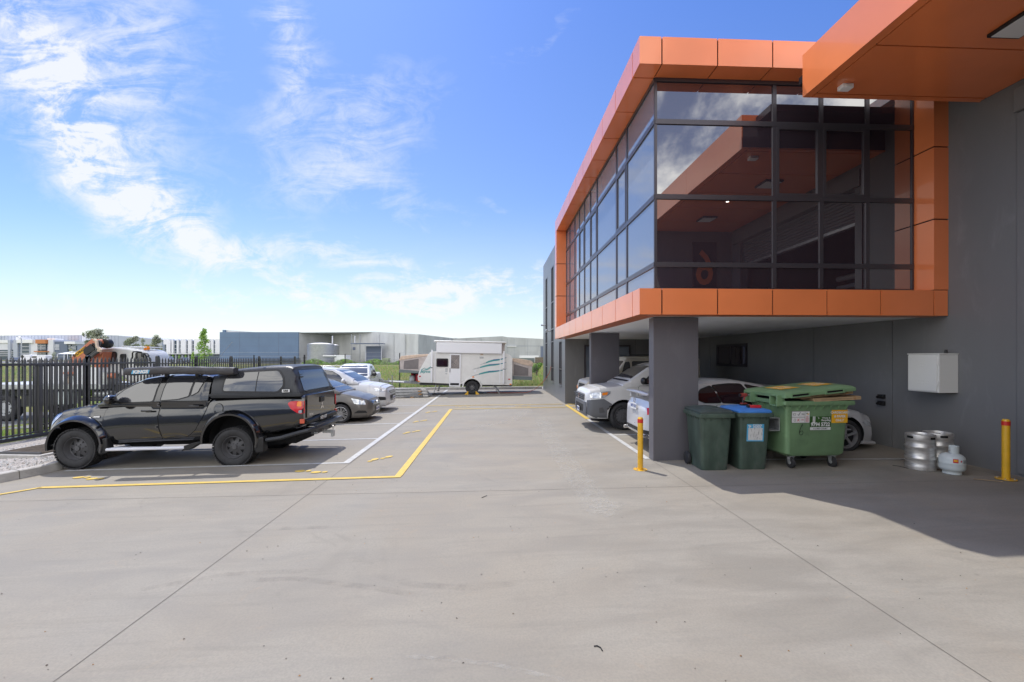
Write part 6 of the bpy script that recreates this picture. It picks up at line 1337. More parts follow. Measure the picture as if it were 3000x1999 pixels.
# ------------------------------------------------------------------ crane truck beyond the gate
def truck():
    D = 16.7; o = OV + FV * D; k = D / FPX; zb = -.5
    t = thing('crane_truck', 'white flatbed truck with orange folded crane behind the palisade gate', 'truck', (o.x, o.y, zb), -YAW)
    def u(px): return (px - 1500) * k
    def h(py): return CAMH + (1047 - py) * k - zb
    def Q(a, b): return (a / 9.05, 960 + b / 9.05)          # crop of the gate region at left
    def Q2(a, b): return (200 + a / 9.05, 960 + b / 9.05)
    def Q3(a, b): return (200 + (155 + (a - 155) * .84) / 9.05, 960 + b / 9.05)
    b = MB(); b.box(u(-60), u(430), .5, 1.6, h(1150), h(1130), 'steelwheel'); b.box(u(-60), u(430), .6, 1.5, h(1150) - .2, h(1150) - .001, 'black'); b.build('chassis', t)
    b = MB(); b.box(u(-110), u(296), 0, 2.3, h(1141), h(1127), 'galv'); b.box(u(-110), u(296), -.02, -.001, h(1139), h(1130), 'galv')
    for x in range(-100, 290, 62): b.box(u(x), u(x) + .04, .0, 2.3, h(1141) - .08, h(1141) - .001, 'steelwheel')
    b.build('flatbed', t)
    b = MB(); b.prism([(u(78), h(1127)), (u(98), h(1072)), (u(183), h(1074)), (u(158), h(1127))], 'xz', .3, 1.0, 'farwhite'); b.build('side_box', t, bevel=.03)
    b = MB(); b.box(u(158), u(210), .5, 1.2, h(1126), h(1078), 'canvaspk'); b.box(u(165), u(198), .25, .45, h(1097), h(1091), 'crane'); b.path([(u(170), .4, h(1124)), (u(172), .35, h(1110)), (u(180), .4, h(1100)), (u(186), .4, h(1122))], .05, 'canvasbe', 8); b.box(u(182), u(210), .3, .9, h(1126), h(1103), 'galv'); b.build('load', t, bevel=.02)
    b = MB(); b.prism([(u(208), h(1127)), (u(216), h(1077)), (u(283), h(1077)), (u(284), h(1127))], 'xz', .05, 1.1, 'farwhite'); b.build('side_box', t, bevel=.02)
    # crane: folded boom, ram and grab
    B_ = [Q2(*p) for p in ((-40, 900), (90, 760), (600, 300), (800, 305), (860, 340), (880, 420), (720, 430), (520, 580), (560, 720), (300, 905))]
    c = MB().prism([(u(x), h(y)) for x, y in B_], 'xz', .02, .45, 'crane'); co = c.build('crane_boom', t, bevel=.02)
    c = MB().prism([(u(x), h(y)) for x, y in [Q2(*p) for p in ((560, 1060), (650, 800), (860, 640), (830, 800), (770, 1060))]], 'xz', .1, .5, 'crane'); c.build('crane_column', t, bevel=.02)
    c = MB().prism([(u(x), h(y)) for x, y in [Q2(*p) for p in ((-40, 900), (300, 905), (250, 1010), (-60, 1030))]], 'xz', .05, .45, 'crane'); c.build('crane_foot', t, bevel=.02)
    c = MB().prism([(u(x), h(y)) for x, y in [Q2(*p) for p in ((515, 600), (700, 440), (820, 560), (800, 600), (580, 740), (530, 680))]], 'xz', -.18, .01, 'black'); c.tube((u(270), -.1, h(1046)), (u(294), -.1, h(1018)), .05, 'galv', 8)
    for a, b2 in (((600, 770), (860, 600)), ((640, 800), (900, 610))): p, q = Q2(*a), Q2(*b2); c.tube((u(p[0]), -.1, h(p[1])), (u(q[0]), -.1, h(q[1])), .06, 'steelwheel', 8)
    for i in range(16):
        a = Q2(720 + random.random() * 200, 340 + random.random() * 200); b2 = Q2(720 + random.random() * 200, 340 + random.random() * 220); c.tube((u(a[0]), -.12, h(a[1])), (u(b2[0]), -.05, h(b2[1])), .035, random.choice(['black', 'steelwheel', 'canvas']), 6)
    c.lathe([(.001, -.1), (.18, -.1), (.2, 0), (.18, .1), (.001, .1)], 'black', o=(u(Q2(900, 420)[0]), .2, h(Q2(900, 420)[1])), axis='y', n=16)
    c.build('hydraulic_ram', t)
    c = MB(); P = [Q2(*p) for p in ((820, 330), (880, 360), (900, 520), (960, 560), (1010, 610))]; c.path([(u(x), -.2, h(y)) for x, y in P], .055, 'canvasbe', 8)
    for e in ((930, 640), (975, 645), (1010, 640)): p = Q2(*e); q = Q2(925, 545); c.tube((u(q[0]), -.2, h(q[1])), (u(p[0]), -.2, h(p[1])), .035, 'canvasbe', 6)
    c.build('grab', t)
    a, b2 = Q2(175, 745), Q2(450, 545); A, B2 = Vector((u(a[0]), .012, h(a[1]))), Vector((u(b2[0]), .012, h(b2[1]))); d = (B2 - A).normalized(); n = Vector((-d.z, 0, d.x)); m = (A + B2) / 2
    q = MB(); L = (B2 - A).length / 2; P = roundpoly([(-L, -.085), (L, -.085), (L, .085), (-L, .085)], .08)
    q.add([m + d * x + n * y for x, y in P], [tuple(range(len(P)))], 'stickY'); q.text('PALFINGER', .135, 'ink', m + Vector((0, -.006, 0)), d, n, .001, .95, .004); q.build('lettering', co, fix=False)
    # cab
    cab = [(u(x), h(y)) for x, y in [Q3(*p) for p in ((155, 760), (165, 660), (190, 590), (240, 545), (330, 530), (900, 505), (1400, 525), (1850, 580), (2000, 620), (2090, 700), (2130, 860), (2140, 1240), (1990, 1500), (1500, 1500), (1150, 1260), (900, 1260), (155, 1000))]]
    b = MB().prism(cab, 'xz', .55, 1.65, 'whitecar'); bo = b.build('cab', t, bevel=.09)
    for i in range(6): x = u(310 + i * 13); MB().box(x, x + .12, .65, 1.55, h(1015.5 + i * .6), h(1014.5 + i * .6) + .03, 'whitecar').build('roof_rib', bo, bevel=.015)
    for poly in (((860, 660), (1060, 655), (1090, 700), (1075, 900), (840, 900)), ((1740, 690), (1800, 670), (1990, 690), (2060, 760), (2080, 1000), (1740, 1000))):
        P = [(u(x), h(y)) for x, y in [Q3(*p) for p in poly]]; f = MB().prism(roundpoly(grow(P, .03), .06), 'xz', .51, .548, 'black').build('window', bo); MB().prism(roundpoly(P, .05), 'xz', .50, .509, 'carglass').build('pane', f)
    MB().prism(roundpoly([(u(x), h(y)) for x, y in [Q3(*p) for p in ((1270, 700), (1410, 690), (1415, 760), (1395, 1100), (1250, 1100), (1250, 780))]], .05), 'xz', .45, .548, 'black').build('air_intake', bo, bevel=.02)
    x, y = Q3(1900, 540); MB().lathe([(.10, -.06), (.10, .04), (.07, .075), (.001, .075)], 'amber', o=(u(x), .8, h(y)), n=16).build('beacon', bo)
    MB().tube((u(x), .8, h(y) - .24), (u(x), .8, h(y) - .06), .05, 'farwhite', 8).build('beacon_mount', bo)
    for pts in (((1710, 830), (1710, 680), (1740, 640), (1850, 635), (2000, 650), (2060, 740), (2080, 860)), ((2080, 680), (2190, 695), (2240, 740), (2190, 760)), ((2140, 740), (2240, 770), (2265, 830), (2260, 900))):
        MB().path([(u(x), .4, h(y)) for x, y in [Q3(*p) for p in pts]], .025, 'black', 6).build('mirror_arm', bo)
    MB().box(u(Q3(2010, 0)[0]), u(Q3(2100, 0)[0]), .35, .4, h(1046), h(1036), 'black').build('wing_mirror', bo, bevel=.02)
    # underside
    b = MB(); b.tube((u(262), .3, h(1156)), (u(311), .3, h(1156)), .13, 'galv', 20); b.build('fuel_tank', t); MB().box(u(235), u(250), .1, .6, h(1160), h(1145), 'leaf2').build('hydraulic_tank', t); MB().box(u(154), u(188), .1, .6, h(1187), h(1149), 'gasb').build('toolbox', t, bevel=.03)
    MB().box(u(108), u(150), .1, .6, h(1190), h(1150), 'black').build('toolbox', t); MB().box(u(60), u(106), .02, .1, h(1192), h(1160), 'black').build('mud_flap', t)
    MB().tube((u(215), .4, h(1172)), (u(300), .4, h(1172)), .09, 'steelwheel', 10).build('exhaust', t); MB().box(u(292), u(306), .1, .5, h(1128), h(1092), 'galv').build('control_panel', t)
    MB().tube((u(308), .2, h(1102)), (u(322), .2, h(1102)), .11, 'crane', 12).build('hose_reel', t)
    r = .52
    for x in (10, 395):
        for s in (-1, 1): wheel(t, u(x), (0.15 if s < 0 else 2.1), r, .3, s, 'truck', False, .30, r)
truck()

# ------------------------------------------------------------------ vegetation
def tree(name, lab, cat, px, pyb, pyt, D, wpx, mats, n, shape='oval', group=None, trunk=.12, lobes=9, leaf=None, seed=0, zbase=None, low=.3):
    rnd = random.Random(seed * 97 + int(px)); k = D / FPX; o = aD(px, 1047, D); zg = gz(o.x, o.y) if zbase is None else zbase
    top = CAMH + (1047 - pyt) * k - zg; w = wpx * k / 2; bot = top * low
    t = thing(name, lab, cat, (o.x, o.y, zg - .05), 0, group); tr = MB(); tr.tube((0, 0, 0), (w * .05, 0, top * .5), trunk, 'bark', 8, trunk * .6)
    C = []
    for i in range(lobes):
        if shape == 'column': f = (i + .5) / lobes; z = bot + (top - bot) * f; rr = w * (1 - f) ** .55 * (.75 if f > .1 else .5) * rnd.uniform(.7, 1.1); a = rnd.uniform(0, 6.28); c = (math.cos(a) * rr * .35, math.sin(a) * rr * .35, z); R3 = (max(rr * .8, w * .12), max(rr * .8, w * .12), (top - bot) / lobes * .95)
        else:
            f = rnd.random(); a = rnd.uniform(0, 6.28); z = bot + (top - bot) * (.2 + .72 * f); q = w * (.75 if f < .7 else .45) * rnd.uniform(.2, 1); c = (math.cos(a) * q, math.sin(a) * q * .8, z); s = rnd.uniform(.26, .42); R3 = (w * s, w * s, (top - bot) * s * .42)
        C.append((c, R3)); tr.tube((w * .04, 0, top * .32), c, trunk * .4, 'bark', 5, trunk * .12)
    tr.build('trunk', t); L = MB(); ls = leaf or w * .07
    for i in range(n):
        c, R3 = C[i % lobes]; d = Vector((rnd.gauss(0, 1), rnd.gauss(0, 1), rnd.gauss(0, 1))).normalized() * rnd.random() ** .4
        p = Vector((c[0] + d.x * R3[0], c[1] + d.y * R3[1], c[2] + d.z * R3[2])); s = ls * rnd.uniform(.6, 1.3)
        a = Vector((rnd.gauss(0, 1), rnd.gauss(0, 1), rnd.gauss(0, .6))).normalized(); b = a.cross(Vector((rnd.gauss(0, 1), rnd.gauss(0, 1), rnd.gauss(0, 1)))).normalized() * .55
        L.add([p - a * s, p + b * s, p + a * s, p - b * s], [(0, 1, 2, 3)], mats[(i * 7 + i // lobes) % len(mats)])
    L.build('crown', t, fix=False); return t
G1 = ['gum1', 'gum2', 'gum1']
tree('gum_tree', 'tall pale grey-green gum tree rising behind the orange crane boom', 'tree', 284, 1050, 959, 120, 80, G1, 3600, lobes=17, trunk=.25, low=.30, group='gum trees behind the field')
tree('gum_tree', 'low wide gum tree just right of the tallest gum', 'tree', 338, 1050, 1000, 125, 44, G1, 1500, lobes=8, group='gum trees behind the field', low=.2)
tree('gum_tree', 'rounded mid-height gum tree halfway between the tallest gum and the white striped building', 'tree', 386, 1050, 986, 125, 58, G1, 2400, lobes=11, group='gum trees behind the field', low=.25)
tree('gum_tree', 'smallest distant gum tree, two thin tufts against the sky', 'tree', 419, 1050, 989, 165, 26, ['gum2', 'gum1'], 900, lobes=5, group='gum trees behind the field', low=.5)
tree('gum_tree', 'ragged gum tree touching the left edge of the white striped building', 'tree', 457, 1050, 983, 128, 46, G1, 2200, lobes=10, group='gum trees behind the field', low=.3)
tree('olive_shrub', 'wide yellow-green shrub left of the white striped building', 'shrub', 440, 1053, 1011, 112, 50, ['shrubY', 'gum1', 'shrubY'], 2400, lobes=10, low=.05, group='olive shrubs')
tree('olive_shrub', 'small yellow-green shrub tucked against the white striped building', 'shrub', 474, 1053, 1012, 111, 22, ['shrubY', 'gum1'], 1000, lobes=6, low=.05, group='olive shrubs')
tree('olive_shrub', 'grey-green round shrub in front of the slate blue office, left of the white marquee', 'shrub', 156, 1053, 1027, 130, 24, ['gum2', 'gum1'], 900, lobes=6, low=.05, group='olive shrubs')
tree('olive_shrub', 'pale olive shrub between the white marquee and the crane boom', 'shrub', 212, 1053, 1022, 130, 28, ['shrubY', 'gum2'], 900, lobes=6, low=.05, group='olive shrubs')
tree('sapling', 'bright green slender young tree in front of the blue warehouse corner', 'tree', 597, 1082, 964, 42, 100, ['leaf1', 'leaf2', 'leaf1', 'leaf2'], 2500, 'column', trunk=.06, lobes=14, leaf=.08, low=.08)
tree('sapling', 'short bright green shoot at the left foot of the slender young tree', 'tree', 566, 1082, 1035, 40, 34, ['leaf2', 'leaf1'], 700, 'column', trunk=.03, lobes=5, leaf=.07, low=.05)
tree('weed_bush', 'dense green weed bush behind the mesh fence right of the caravan', 'shrub', 1572, 1100, 1063, 44, 46, ['leaf1', 'gum1', 'leaf1'], 2200, lobes=9, low=.02, leaf=.09)
def weeds():
    mb = MB(); rnd = random.Random(5)
    for i in range(26000):
        y = 29.4 + 45 * rnd.random() ** 2.0; x = rnd.uniform(-34, 7) * (y / 29 if rnd.random() < .5 else 1); z = gz(x, y); s = rnd.uniform(.10, .32) * (1 + (y - 29) * .012); a = rnd.uniform(0, 3.14)
        c, q = math.cos(a) * s * .09 * (1 + (y - 29) * .03), math.sin(a) * s * .09; ld = rnd.uniform(-.4, .4) * s
        m = 'leaf1' if rnd.random() < .38 else ('shrubY' if rnd.random() < .6 else 'dry')
        mb.add([(x - c, y - q, z), (x + c, y + q, z), (x + ld, y, z + s)], [(0, 1, 2)], m)
    for i in range(5000):
        y = rnd.uniform(9, 20); x = rnd.uniform(-19, -13.6); z = -.27 if x > -13.6 else -.27; s = rnd.uniform(.05, .2); c = s * .1
        if y > 14.8 and rnd.random() < .9: continue
        z = gz(x, y) + .0; mb.add([(x - c, y, z), (x + c, y, z), (x + rnd.uniform(-.3, .3) * s, y, z + s)], [(0, 1, 2)], 'leaf1' if rnd.random() < .5 else 'shrubY')
    tag(mb.build('long_grass', fix=False), kind='stuff')
    mb = MB()
    for i in range(9000):   # hedge of weeds at the foot of the warehouses
        px = rnd.uniform(885, 1225); D = rnd.uniform(92, 98); p = aD(px, 1047, D); z = gz(p.x, p.y) + rnd.random() ** 1.5 * 1.15 * (.6 + .4 * math.sin(px * .07)); s = rnd.uniform(.1, .3)
        a = Vector((rnd.gauss(0, 1), rnd.gauss(0, 1), rnd.gauss(0, 1))).normalized() * s; b = a.cross(Vector((0, 1, .3))).normalized() * s * .6
        q = Vector((p.x, p.y, z)); mb.add([q - a, q + b, q + a, q - b], [(0, 1, 2, 3)], 'gum1' if rnd.random() < .5 else 'leaf1')
    tag(mb.build('weed_bank', fix=False), kind='stuff')
M['dry'] = pm('dry_grass', (.36, .32, .15), .9)
weeds()

# ------------------------------------------------------------------ buildings beyond the field
def facade(name, lab, cat, D, pyb=1060):
    o = OV + FV * D; zg = .35; t = thing(name, lab, cat, (o.x, o.y, zg), -YAW); k = D / FPX
    return t, (lambda px: (px - 1500) * k), (lambda py: CAMH + (1047 - py) * k - zg)
def far_sheds():
    # long grey shed with offices, far left
    t, u, h = facade('grey_factory', 'long pale grey factory with stepped offices and an orange window hood, far left', 'building', 165)
    def S(a): return a / 9.05
    def H(b): return 960 + b / 9.05
    w = MB(); tops = [(-300, 982), (5, 977.5), (205, 977.2), (258, 978.5), (330, 985), (400, 992)]
    w.prism([(u(x), h(y)) for x, y in tops] + [(u(400), 0), (u(-300), 0)], 'xz', 12, 60, 'farmid'); w.build('wall', t)
    w = MB(); w.prism([(u(152), 0), (u(152), h(977)), (u(199), h(977)), (u(199), 0)], 'xz', 11.5, 12, 'farlight'); w.prism([(u(152), h(976.9)), (u(152), h(975.8)), (u(205), h(975.8)), (u(205), h(976.9))], 'xz', 11.4, 12, 'farlight'); w.build('wall', t)
    sm = MB()
    for a in range(-20, 26): x = u(S(a * 95)); sm.box(x, x + .06, 11.96, 11.999, 0, h(978.8), 'fardark') if a * 95 < 1370 or a * 95 > 1810 else None
    sm.build('panel_joint', t)
    def blk(a0, b0, a1, b1, m, y0, y1, nm='wall'): return MB().box(u(S(a0)), u(S(a1)), y0, y1, h(H(b1)) if b1 < 850 else 0, h(H(b0)), m).build(nm, t)
    for a0, b0, a1, b1, m, y0 in ((-800, 330, 155, 408, 'farwhite', .6), (-800, 409, 165, 900, 'farlight', 1), (166, 330, 232, 900, 'farmid', .5), (233, 405, 320, 900, 'farlight', 1.2), (321, 330, 430, 900, 'farmid', .4), (433, 318, 860, 410, 'farwhite', 0), (433, 411, 506, 900, 'fardark', .8), (724, 411, 778, 900, 'farmid', .6), (779, 411, 952, 900, 'farlight', .5), (862, 318, 957, 410, 'farlight', .55), (1172, 425, 1244, 900, 'farmid', 1.0), (1245, 322, 1382, 900, 'farlight', .4), (1384, 368, 1558, 900, 'fardark', .9), (1560, 370, 1740, 900, 'fardark', .6), (1742, 438, 1958, 900, 'farmid', 1.3), (1700, 370, 1982, 436, 'farwhite', 0)):
        blk(a0, b0, a1, b1, m, y0, 12)
    blk(958, 320, 1228, 424, 'farorange', -.3, 12, 'window_hood'); blk(952, 625, 1272, 650, 'farorange', -.8, 1, 'awning')
    for a0, b0, a1, b1 in ((-200, 590, 160, 900), (243, 590, 320, 900), (510, 412, 722, 900), (960, 428, 1170, 610), (965, 655, 1170, 900), (1820, 480, 1955, 600), (1750, 440, 1810, 600)):
        o = MB().box(u(S(a0)), u(S(a1)), 1.15 if a0 in (-200, 243) else .9, 12, h(H(b1)) if b1 < 850 else 0, h(H(b0)), 'farglass'); o = o.build('window', t); o.location.y = -.3 if a0 > 900 and a0 < 1100 else (-.2 if a0 < 300 else 0)
        f = MB(); hh = (b1 if b1 < 850 else 780) - b0
        for i in range(1, 4): zz = h(H(b0 + hh * i / 4)); f.box(u(S(a0)), u(S(a1)), .8, .89, zz - .08, zz + .08, 'farlight')
        if 900 < a0 < 1100: f.box(u(S(1040)), u(S(1048)), .8, .89, h(H(min(b1, 780))), h(H(b0)), 'farlight')
        f = f.build('frame', o); f.location.y = 0
    for b0 in (450, 500, 555): blk(1390, b0, 1508, b0 + 28, 'farlight', .8, 1.0, 'slot_window')
    for a0, b0, a1, b1 in ((185, 245, 280, 325), (300, 270, 370, 322), (1025, 275, 1115, 318), (1155, 280, 1245, 318)):
        MB().box(u(S(a0)), u(S(a1)), 3, 6, h(H(b1)), h(H(b0)), 'farwhite').build('air_conditioner', t)
    # street lamp
    t, u, h = facade('street_lamp', 'tall curved grey street lamp in front of the far left offices', 'lamp', 120)
    MB().path([(u(S(565)), 0, 0), (u(S(568)), 0, h(H(350))), (u(S(560)), 0, h(H(290))), (u(S(530)), 0, h(H(255))), (u(S(490)), 0, h(H(243)))], .13, 'galv', 8).build('pole', t); MB().box(u(S(445)), u(S(492)), -.15, .15, h(H(248)), h(H(237)), 'galv').build('lamp_head', t)
    # sheds behind the trees
    t, u, h = facade('low_white_shed', 'low white shed roof glimpsed between the gum trees', 'building', 190); w = MB(); w.prism([(u(405), 0), (u(405), h(1005)), (u(436), h(1006)), (u(436), 0)], 'xz', 0, 30, 'farwhite'); w.build('wall', t)
    # white striped office
    t, u, h = facade('white_office', 'two-storey white panelled office with narrow dark vertical windows', 'building', 125)
    def S2(a): return 440 + a / 9.05
    def H2(b): return 950 + b / 9.05
    w = MB(); w.box(u(S2(350)), u(S2(1850)), .5, 22, h(H2(792)), h(H2(430)), 'farglass'); w.build('glazing', t)
    MB().box(u(S2(420)), u(S2(1835)), 1.2, 22, 0, h(H2(795)) - .05, 'fardark').build('undercroft', t)
    MB().box(u(S2(370)), u(S2(1840)), .05, 22, h(H2(797)), h(H2(780)), 'farwhite').build('floor_slab', t)
    for a0, a1, b0 in ((350, 425, 400), (426, 530, 400), (566, 610, 400), (702, 750, 400), (806, 940, 400), (998, 1092, 400), (1158, 1590, 400), (1612, 1672, 400), (1722, 1842, 395)):
        MB().box(u(S2(a0)), u(S2(a1)), 0, .49, h(H2(540 if a0 == 350 else 779)), h(H2(b0)), 'farwhite').build('white_panel', t)
        for zz in (466, 540, 630, 718):
            pass
    f = MB()
    for b in (538, 645, 718): f.box(u(S2(380)), u(S2(1840)), .42, .49, h(H2(b + 5)), h(H2(b - 5)), 'farlight')
    f.build('window_rail', t)
    for i in range(9): x = S2(450 + i * 85); MB().box(u(x), u(x + 3.3), .6, 1, 0, h(H2(800)) - .06, 'leaf1' if i % 2 else 'farmid').build('green_post', t)
    # blue warehouse
    t, u, h = facade('blue_warehouse', 'large slate blue warehouse with plain panel walls beyond the fence', 'building', 112)
    def S8(a): return 560 + a / 3.92
    def H8(b): return 940 + b / 3.92
    MB().box(u(S8(328)), u(S8(1232)), 0, 40, 0, h(H8(131)), 'bluewall').build('wall', t)
    w = MB(); w.prism([(u(S8(330)), h(H8(130))), (u(S8(330)), h(H8(102))), (u(S8(358)), h(H8(103))), (u(S8(358)), h(H8(130)))], 'xz', 1, 8, 'bluewall'); w.prism([(u(S8(358)), h(H8(130))), (u(S8(358)), h(H8(104))), (u(S8(740)), h(H8(130)))], 'xz', 1.5, 8, 'tilt'); w.build('parapet', t)
    MB().box(u(S8(217)), u(S8(327)), 8, 30, 0, h(H8(156)), 'bluewall').build('rear_block', t)
    j = MB()
    for a in (555, 779, 1004): x = u(S8(a)); j.box(x - .03, x + .03, -.02, -.001, 0, h(H8(131)), 'fardark')
    for b in (193, 291, 400): j.box(u(S8(330)), u(S8(1230)), -.02, -.001, h(H8(b)) - .03, h(H8(b)) + .03, 'fardark')
    j.build('panel_joint', t)
    # concrete warehouses
    t, u, h = facade('concrete_warehouse', 'pale concrete tilt-panel warehouse with awning over a dark roller door', 'building', 112)
    def wallp(p0, d0, p1, d1, yt0, yt1, m, nm='wall', par=None, inset=0):
        k0, k1 = d0 / FPX, d1 / FPX; A = ((p0 - 1500) * k0, d0 - 112 + inset, CAMH + (1047 - yt0) * k0 - .35); B_ = ((p1 - 1500) * k1, d1 - 112 + inset, CAMH + (1047 - yt1) * k1 - .35)
        v = [(A[0], A[1], 0), (B_[0], B_[1], 0), B_, A, (A[0], A[1] + .3, 0), (B_[0], B_[1] + .3, 0), (B_[0], B_[1] + .3, B_[2]), (A[0], A[1] + .3, A[2])]
        return MB().add(v, [(0, 1, 2, 3), (4, 7, 6, 5), (0, 4, 5, 1), (1, 5, 6, 2), (2, 6, 7, 3), (3, 7, 4, 0)], m).build(nm, par or t)
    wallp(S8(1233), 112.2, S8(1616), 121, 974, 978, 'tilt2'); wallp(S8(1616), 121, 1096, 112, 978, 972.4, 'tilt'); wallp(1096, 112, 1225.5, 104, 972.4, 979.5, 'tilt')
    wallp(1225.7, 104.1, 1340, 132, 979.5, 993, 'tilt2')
    MB().add([((S8(1233) - 1500) * 112 / FPX, .3, h(974.5)), ((1096 - 1500) * 112 / FPX, .3, h(973)), ((1225.5 - 1500) * 104 / FPX, -7.7, h(980.2) - .4), ((1340 - 1500) * 132 / FPX, 20, h(980) - .4), (-55, 60, 6)], [(0, 1, 2, 3, 4)], 'colorbond').build('roof', t, fix=False)
    def xz(px, py, d): k = d / FPX; return ((px - 1500) * k, CAMH + (1047 - py) * k - .35)
    def fr(px0, px1, py0, py1, m, d, y0, y1, nm, par=None, b=0):
        a, c = xz(px0, py1, d), xz(px1, py0, d); return MB().box(a[0], c[0], d - 112 + y0, d - 112 + y1, max(0, a[1]), c[1], m).build(nm, par or t, bevel=b)
    fr(S8(2020), S8(2188), H8(293), 1060, 'fardark', 109, -.6, .2, 'roller_door'); fr(S8(1888), S8(2230), H8(262), H8(270), 'fardark', 109, -3.5, .0, 'awning'); fr(S8(1862), S8(1885), H8(305), H8(337), 'fardark', 111, -.4, .1, 'vent')
    for x in (2012, 2192): fr(S8(x), S8(x + 6), H8(285), 1060, 'farlight', 109, -.8, -.61, 'downpipe')
    for x, y in ((1637, 176), (1893, 175)): fr(S8(x - 4), S8(x + 4), H8(y), H8(262), 'farlight', 112, -.9, -.6, 'flue')
    for x in (975 + 60, 1059, 1115, 1158, 1190): fr(x - .3, x + .3, 981, 1060, 'tilt2', 110.5 if x < 1130 else 107, -1.3, -.9, 'panel_joint')
    # right-hand one
    t2, u, h = facade('peaked_warehouse', 'grey concrete warehouse with shallow peaked roof behind the caravan', 'building', 128)
    def pz(p): return [(u(x), h(y)) for x, y in p]
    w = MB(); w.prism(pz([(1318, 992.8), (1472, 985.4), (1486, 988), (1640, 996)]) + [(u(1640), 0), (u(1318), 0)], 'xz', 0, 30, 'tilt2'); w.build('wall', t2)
    w = MB()
    for x in (1366, 1410, 1470, 1486, 1506, 1546): w.box(u(x), u(x + .5), -.03, -.001, 0, h(993), 'fardark')
    w.box(u(1486), u(1640), -.03, -.001, h(1014.5), h(1013.8), 'fardark'); w.build('panel_joint', t2); MB().box(u(1583.5), u(1600), -.05, -.001, 0, h(1015), 'fardark').build('doorway', t2); MB().box(u(1486), u(1513), -.3, -.031, h(1016), h(1014.2), 'farwhite').build('sign_rail', t2); MB().box(u(1327), u(1335), 2, 4, h(993), h(989.5), 'colorbond').build('roof_vent', t2)
    # tank, boxes, skips, pallets in the warehouse yard
    def cylt(nm, lab, cat, pxa, pxb, pyt, D, m, grp=None):
        k = D / FPX; o = aD((pxa + pxb) / 2, 1047, D); r = (pxb - pxa) / 2 * k; z = gz(o.x, o.y); H_ = CAMH + (1047 - pyt) * k - z; t_ = thing(nm, lab, cat, (o.x, o.y, z), 0, grp)
        q = MB(); pr = [(r, 0)]
        for i in range(int(H_ / .12)): pr += [(r, .12 * i + .02), (r + .04, .12 * i + .08)]
        q.lathe(pr + [(r, H_)], m, n=40); q.build('tank_wall', t_, 60); MB().lathe([(r + .05, H_), (r * .5, H_ + .28), (.001, H_ + .36)], 'farwhite', n=40).build('tank_roof', t_); return t_
    cylt('water_tank', 'big corrugated steel water tank against the concrete warehouse', 'tank', 904, 977, 1009, 104, 'galv', 'corrugated water tanks'); cylt('water_tank', 'second corrugated water tank half hidden behind the big one', 'tank', 948, 992, 1012, 110, 'galv', 'corrugated water tanks')
    def bx(nm, lab, cat, x0, x1, y0, D, dep, m, grp=None, b=.03):
        k = D / FPX; a, c = aD(x0, 1047, D), aD(x1, 1047, D); z = min(gz(a.x, a.y), gz(c.x, c.y)); o = MB().box((x0 - 1500) * k, (x1 - 1500) * k, 0, dep, 0, CAMH + (1047 - y0) * k - z, m).build(nm, bevel=b); o.location = OV + FV * D; o.location.z = z; o.rotation_euler = (0, 0, -YAW); return tag(o, lab, cat, grp)
    bx('pump_enclosure', 'white pump enclosure right of the big water tank', 'enclosure', 980, 1013, 1041, 101, 3, 'farwhite'); bx('green_skip', 'dark green rubbish skip beside the far roller door', 'skip', 1119, 1137, 1050, 100, 2, 'gum1')
    pz_ = MB(); k = 100 / FPX
    for i, yy in enumerate((1043, 1046)): pz_.tube(((946 - 1500) * k, 0, CAMH + (1047 - yy) * k - gz(-40, 100)), ((985 - 1500) * k, 0, CAMH + (1047 - yy) * k - gz(-40, 100)), .12, 'galv', 8)
    o = pz_.build('pipework'); o.location = OV + FV * 100; o.location.z = gz(-40, 100); o.rotation_euler = (0, 0, -YAW); tag(o, 'steel pipes joining the big water tank to the white pump enclosure', 'pipes')
    bx('white_container', 'long white stack lying on racks behind the caravan roofline at right', 'container', 1522, 1578, 1042, 118, 2, 'farwhite'); bx('shade_fence', 'green shade cloth fence behind the field, right of the caravan', 'fence', 1498, 1566, 1049, 112, .2, 'canvasgr', b=0); bx('pallet_stack', 'brown stack of pallets by the dark doorway of the peaked warehouse', 'pallets', 1568, 1596, 1047, 108, 2, 'bark')
    # marquee, vans and parked cars along the far road
    t3, u, h = facade('marquee', 'white pointed marquee in front of the slate blue office', 'tent', 128)
    A, B_ = u(S(1512)), u(S(1905)); z0 = h(H(700)); q = MB(); mid = (A + u(S(1760))) / 2
    q.add([(A, 0, z0), (u(S(1780)), 0, z0), (u(S(1780)), 5, z0), (A, 5, z0), (u(S(1662)), 2.5, h(H(632)))], [(0, 1, 4), (1, 2, 4), (2, 3, 4), (3, 0, 4)], 'farwhite'); q.add([(u(S(1781)), 0, z0), (B_, 0, z0), (B_, 5, z0), (u(S(1781)), 5, z0), (u(S(1850)), 2.5, h(H(668)))], [(0, 1, 4), (1, 2, 4), (2, 3, 4), (3, 0, 4)], 'farwhite'); q.build('canopy', t3, fix=False)
    for x in (A, u(S(1690)), u(S(1780)), B_): MB().tube((x, .1, 0), (x, .1, z0), .08, 'farwhite', 6).build('leg', t3)
    MB().box(A + .5, u(S(1780)), 3, 4.5, 0, h(H(716)), 'fardark').build('side_wall', t3)
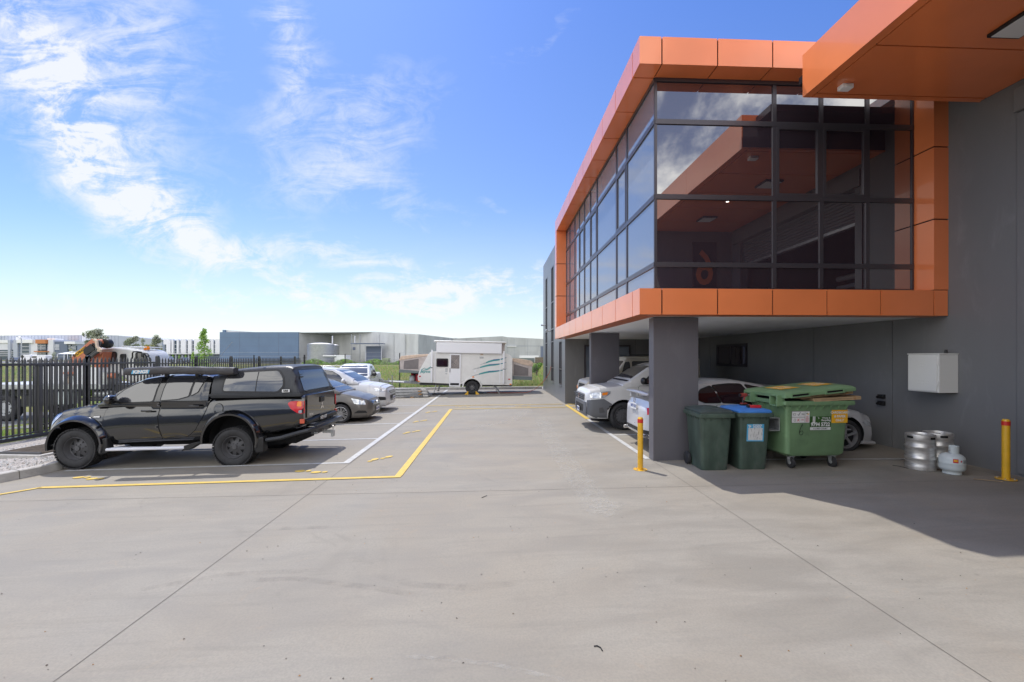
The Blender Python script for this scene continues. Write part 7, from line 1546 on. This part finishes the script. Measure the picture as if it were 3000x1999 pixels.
def far_vehicle(nm, lab, cat, x0, x1, ytop, D, paint, van=True, grp='vehicles parked along the far road'):
    k = D / FPX; a = aD((x0 + x1) / 2, 1047, D); z = gz(a.x, a.y) + .05; L = (x1 - x0) * k; H_ = max(1.3, min(2.6, CAMH + (1047 - ytop) * k - z)); W = .9
    t = thing(nm, lab, cat, (a.x, a.y, z), -YAW, grp)
    b = MB(); h2 = H_ * .55
    pr = [(-L / 2, .3), (-L / 2, h2), (-L * .40, H_ * .93), (-L * .3, H_), (L * .47, H_), (L / 2, H_ * .9), (L / 2, .3)] if van else [(-L / 2, .3), (-L / 2, h2 * .95), (-L * .28, h2 * 1.1), (-L * .16, H_), (L * .25, H_), (L * .42, h2 * 1.15), (L / 2, h2 * 1.05), (L / 2, .3)]
    b.prism(pr, 'xz', -W, W, paint); b.build('body', t, bevel=.08)
    g = [(-L * .44, h2 + .1), (-L * .38, H_ * .88), (L * (.1 if not van else -.1), H_ * .88), (L * (.22 if not van else -.1), h2 + .12)]
    MB().prism(g, 'xz', -W - .02, -W - .002, 'carglass').build('window', t)
    MB().box(-L / 2 - .02, -L / 2 + .001, -W * .8, W * .8, h2 * .95, H_ * .8, 'carglass').build('windscreen', t)
    for x in (-L * .3, L * .3):
        for s in (-1, 1): MB().tube((x, s * (W - .2), .33), (x, s * (W + .01), .33), .33, 'rubber', 16).build('wheel', t)
far_sheds()
far_vehicle('van', 'white and blue van parked in front of the orange hooded offices', 'van', 70, 99, 1039.5, 118, 'farwhite')
far_vehicle('van', 'long white van with yellow roof rack parked right of the white and blue van', 'van', 101, 143, 1041, 118, 'farwhite')
far_vehicle('parked_car', 'dark hatchback parked behind the street lamp far left', 'car', 38, 54, 1049, 120, 'fardark', False)
far_vehicle('parked_car', 'large dark four wheel drive parked under the white striped office', 'car', 470, 505, 1044, 100, 'fardark', False)
far_vehicle('parked_car', 'silver nosed car at the left end of the row under the white striped office', 'car', 453, 472, 1046, 98, 'silver', False)
far_vehicle('parked_car', 'dark car half hidden behind the slender young tree', 'car', 528, 548, 1048, 100, 'fardark', False)
def behind():
    t = thing('street_warehouse', 'dark grey warehouse across the street behind the photographer', 'building', (-10, -34, 0))
    MB().box(-45, 40, -14, 0, 0, 7.5, 'fardark').build('wall', t)
    for x in (-30, -12, 8, 24): MB().box(x, x + 5, .0, .05, 0, 4.2, 'grey').build('roller_door', t)
behind()
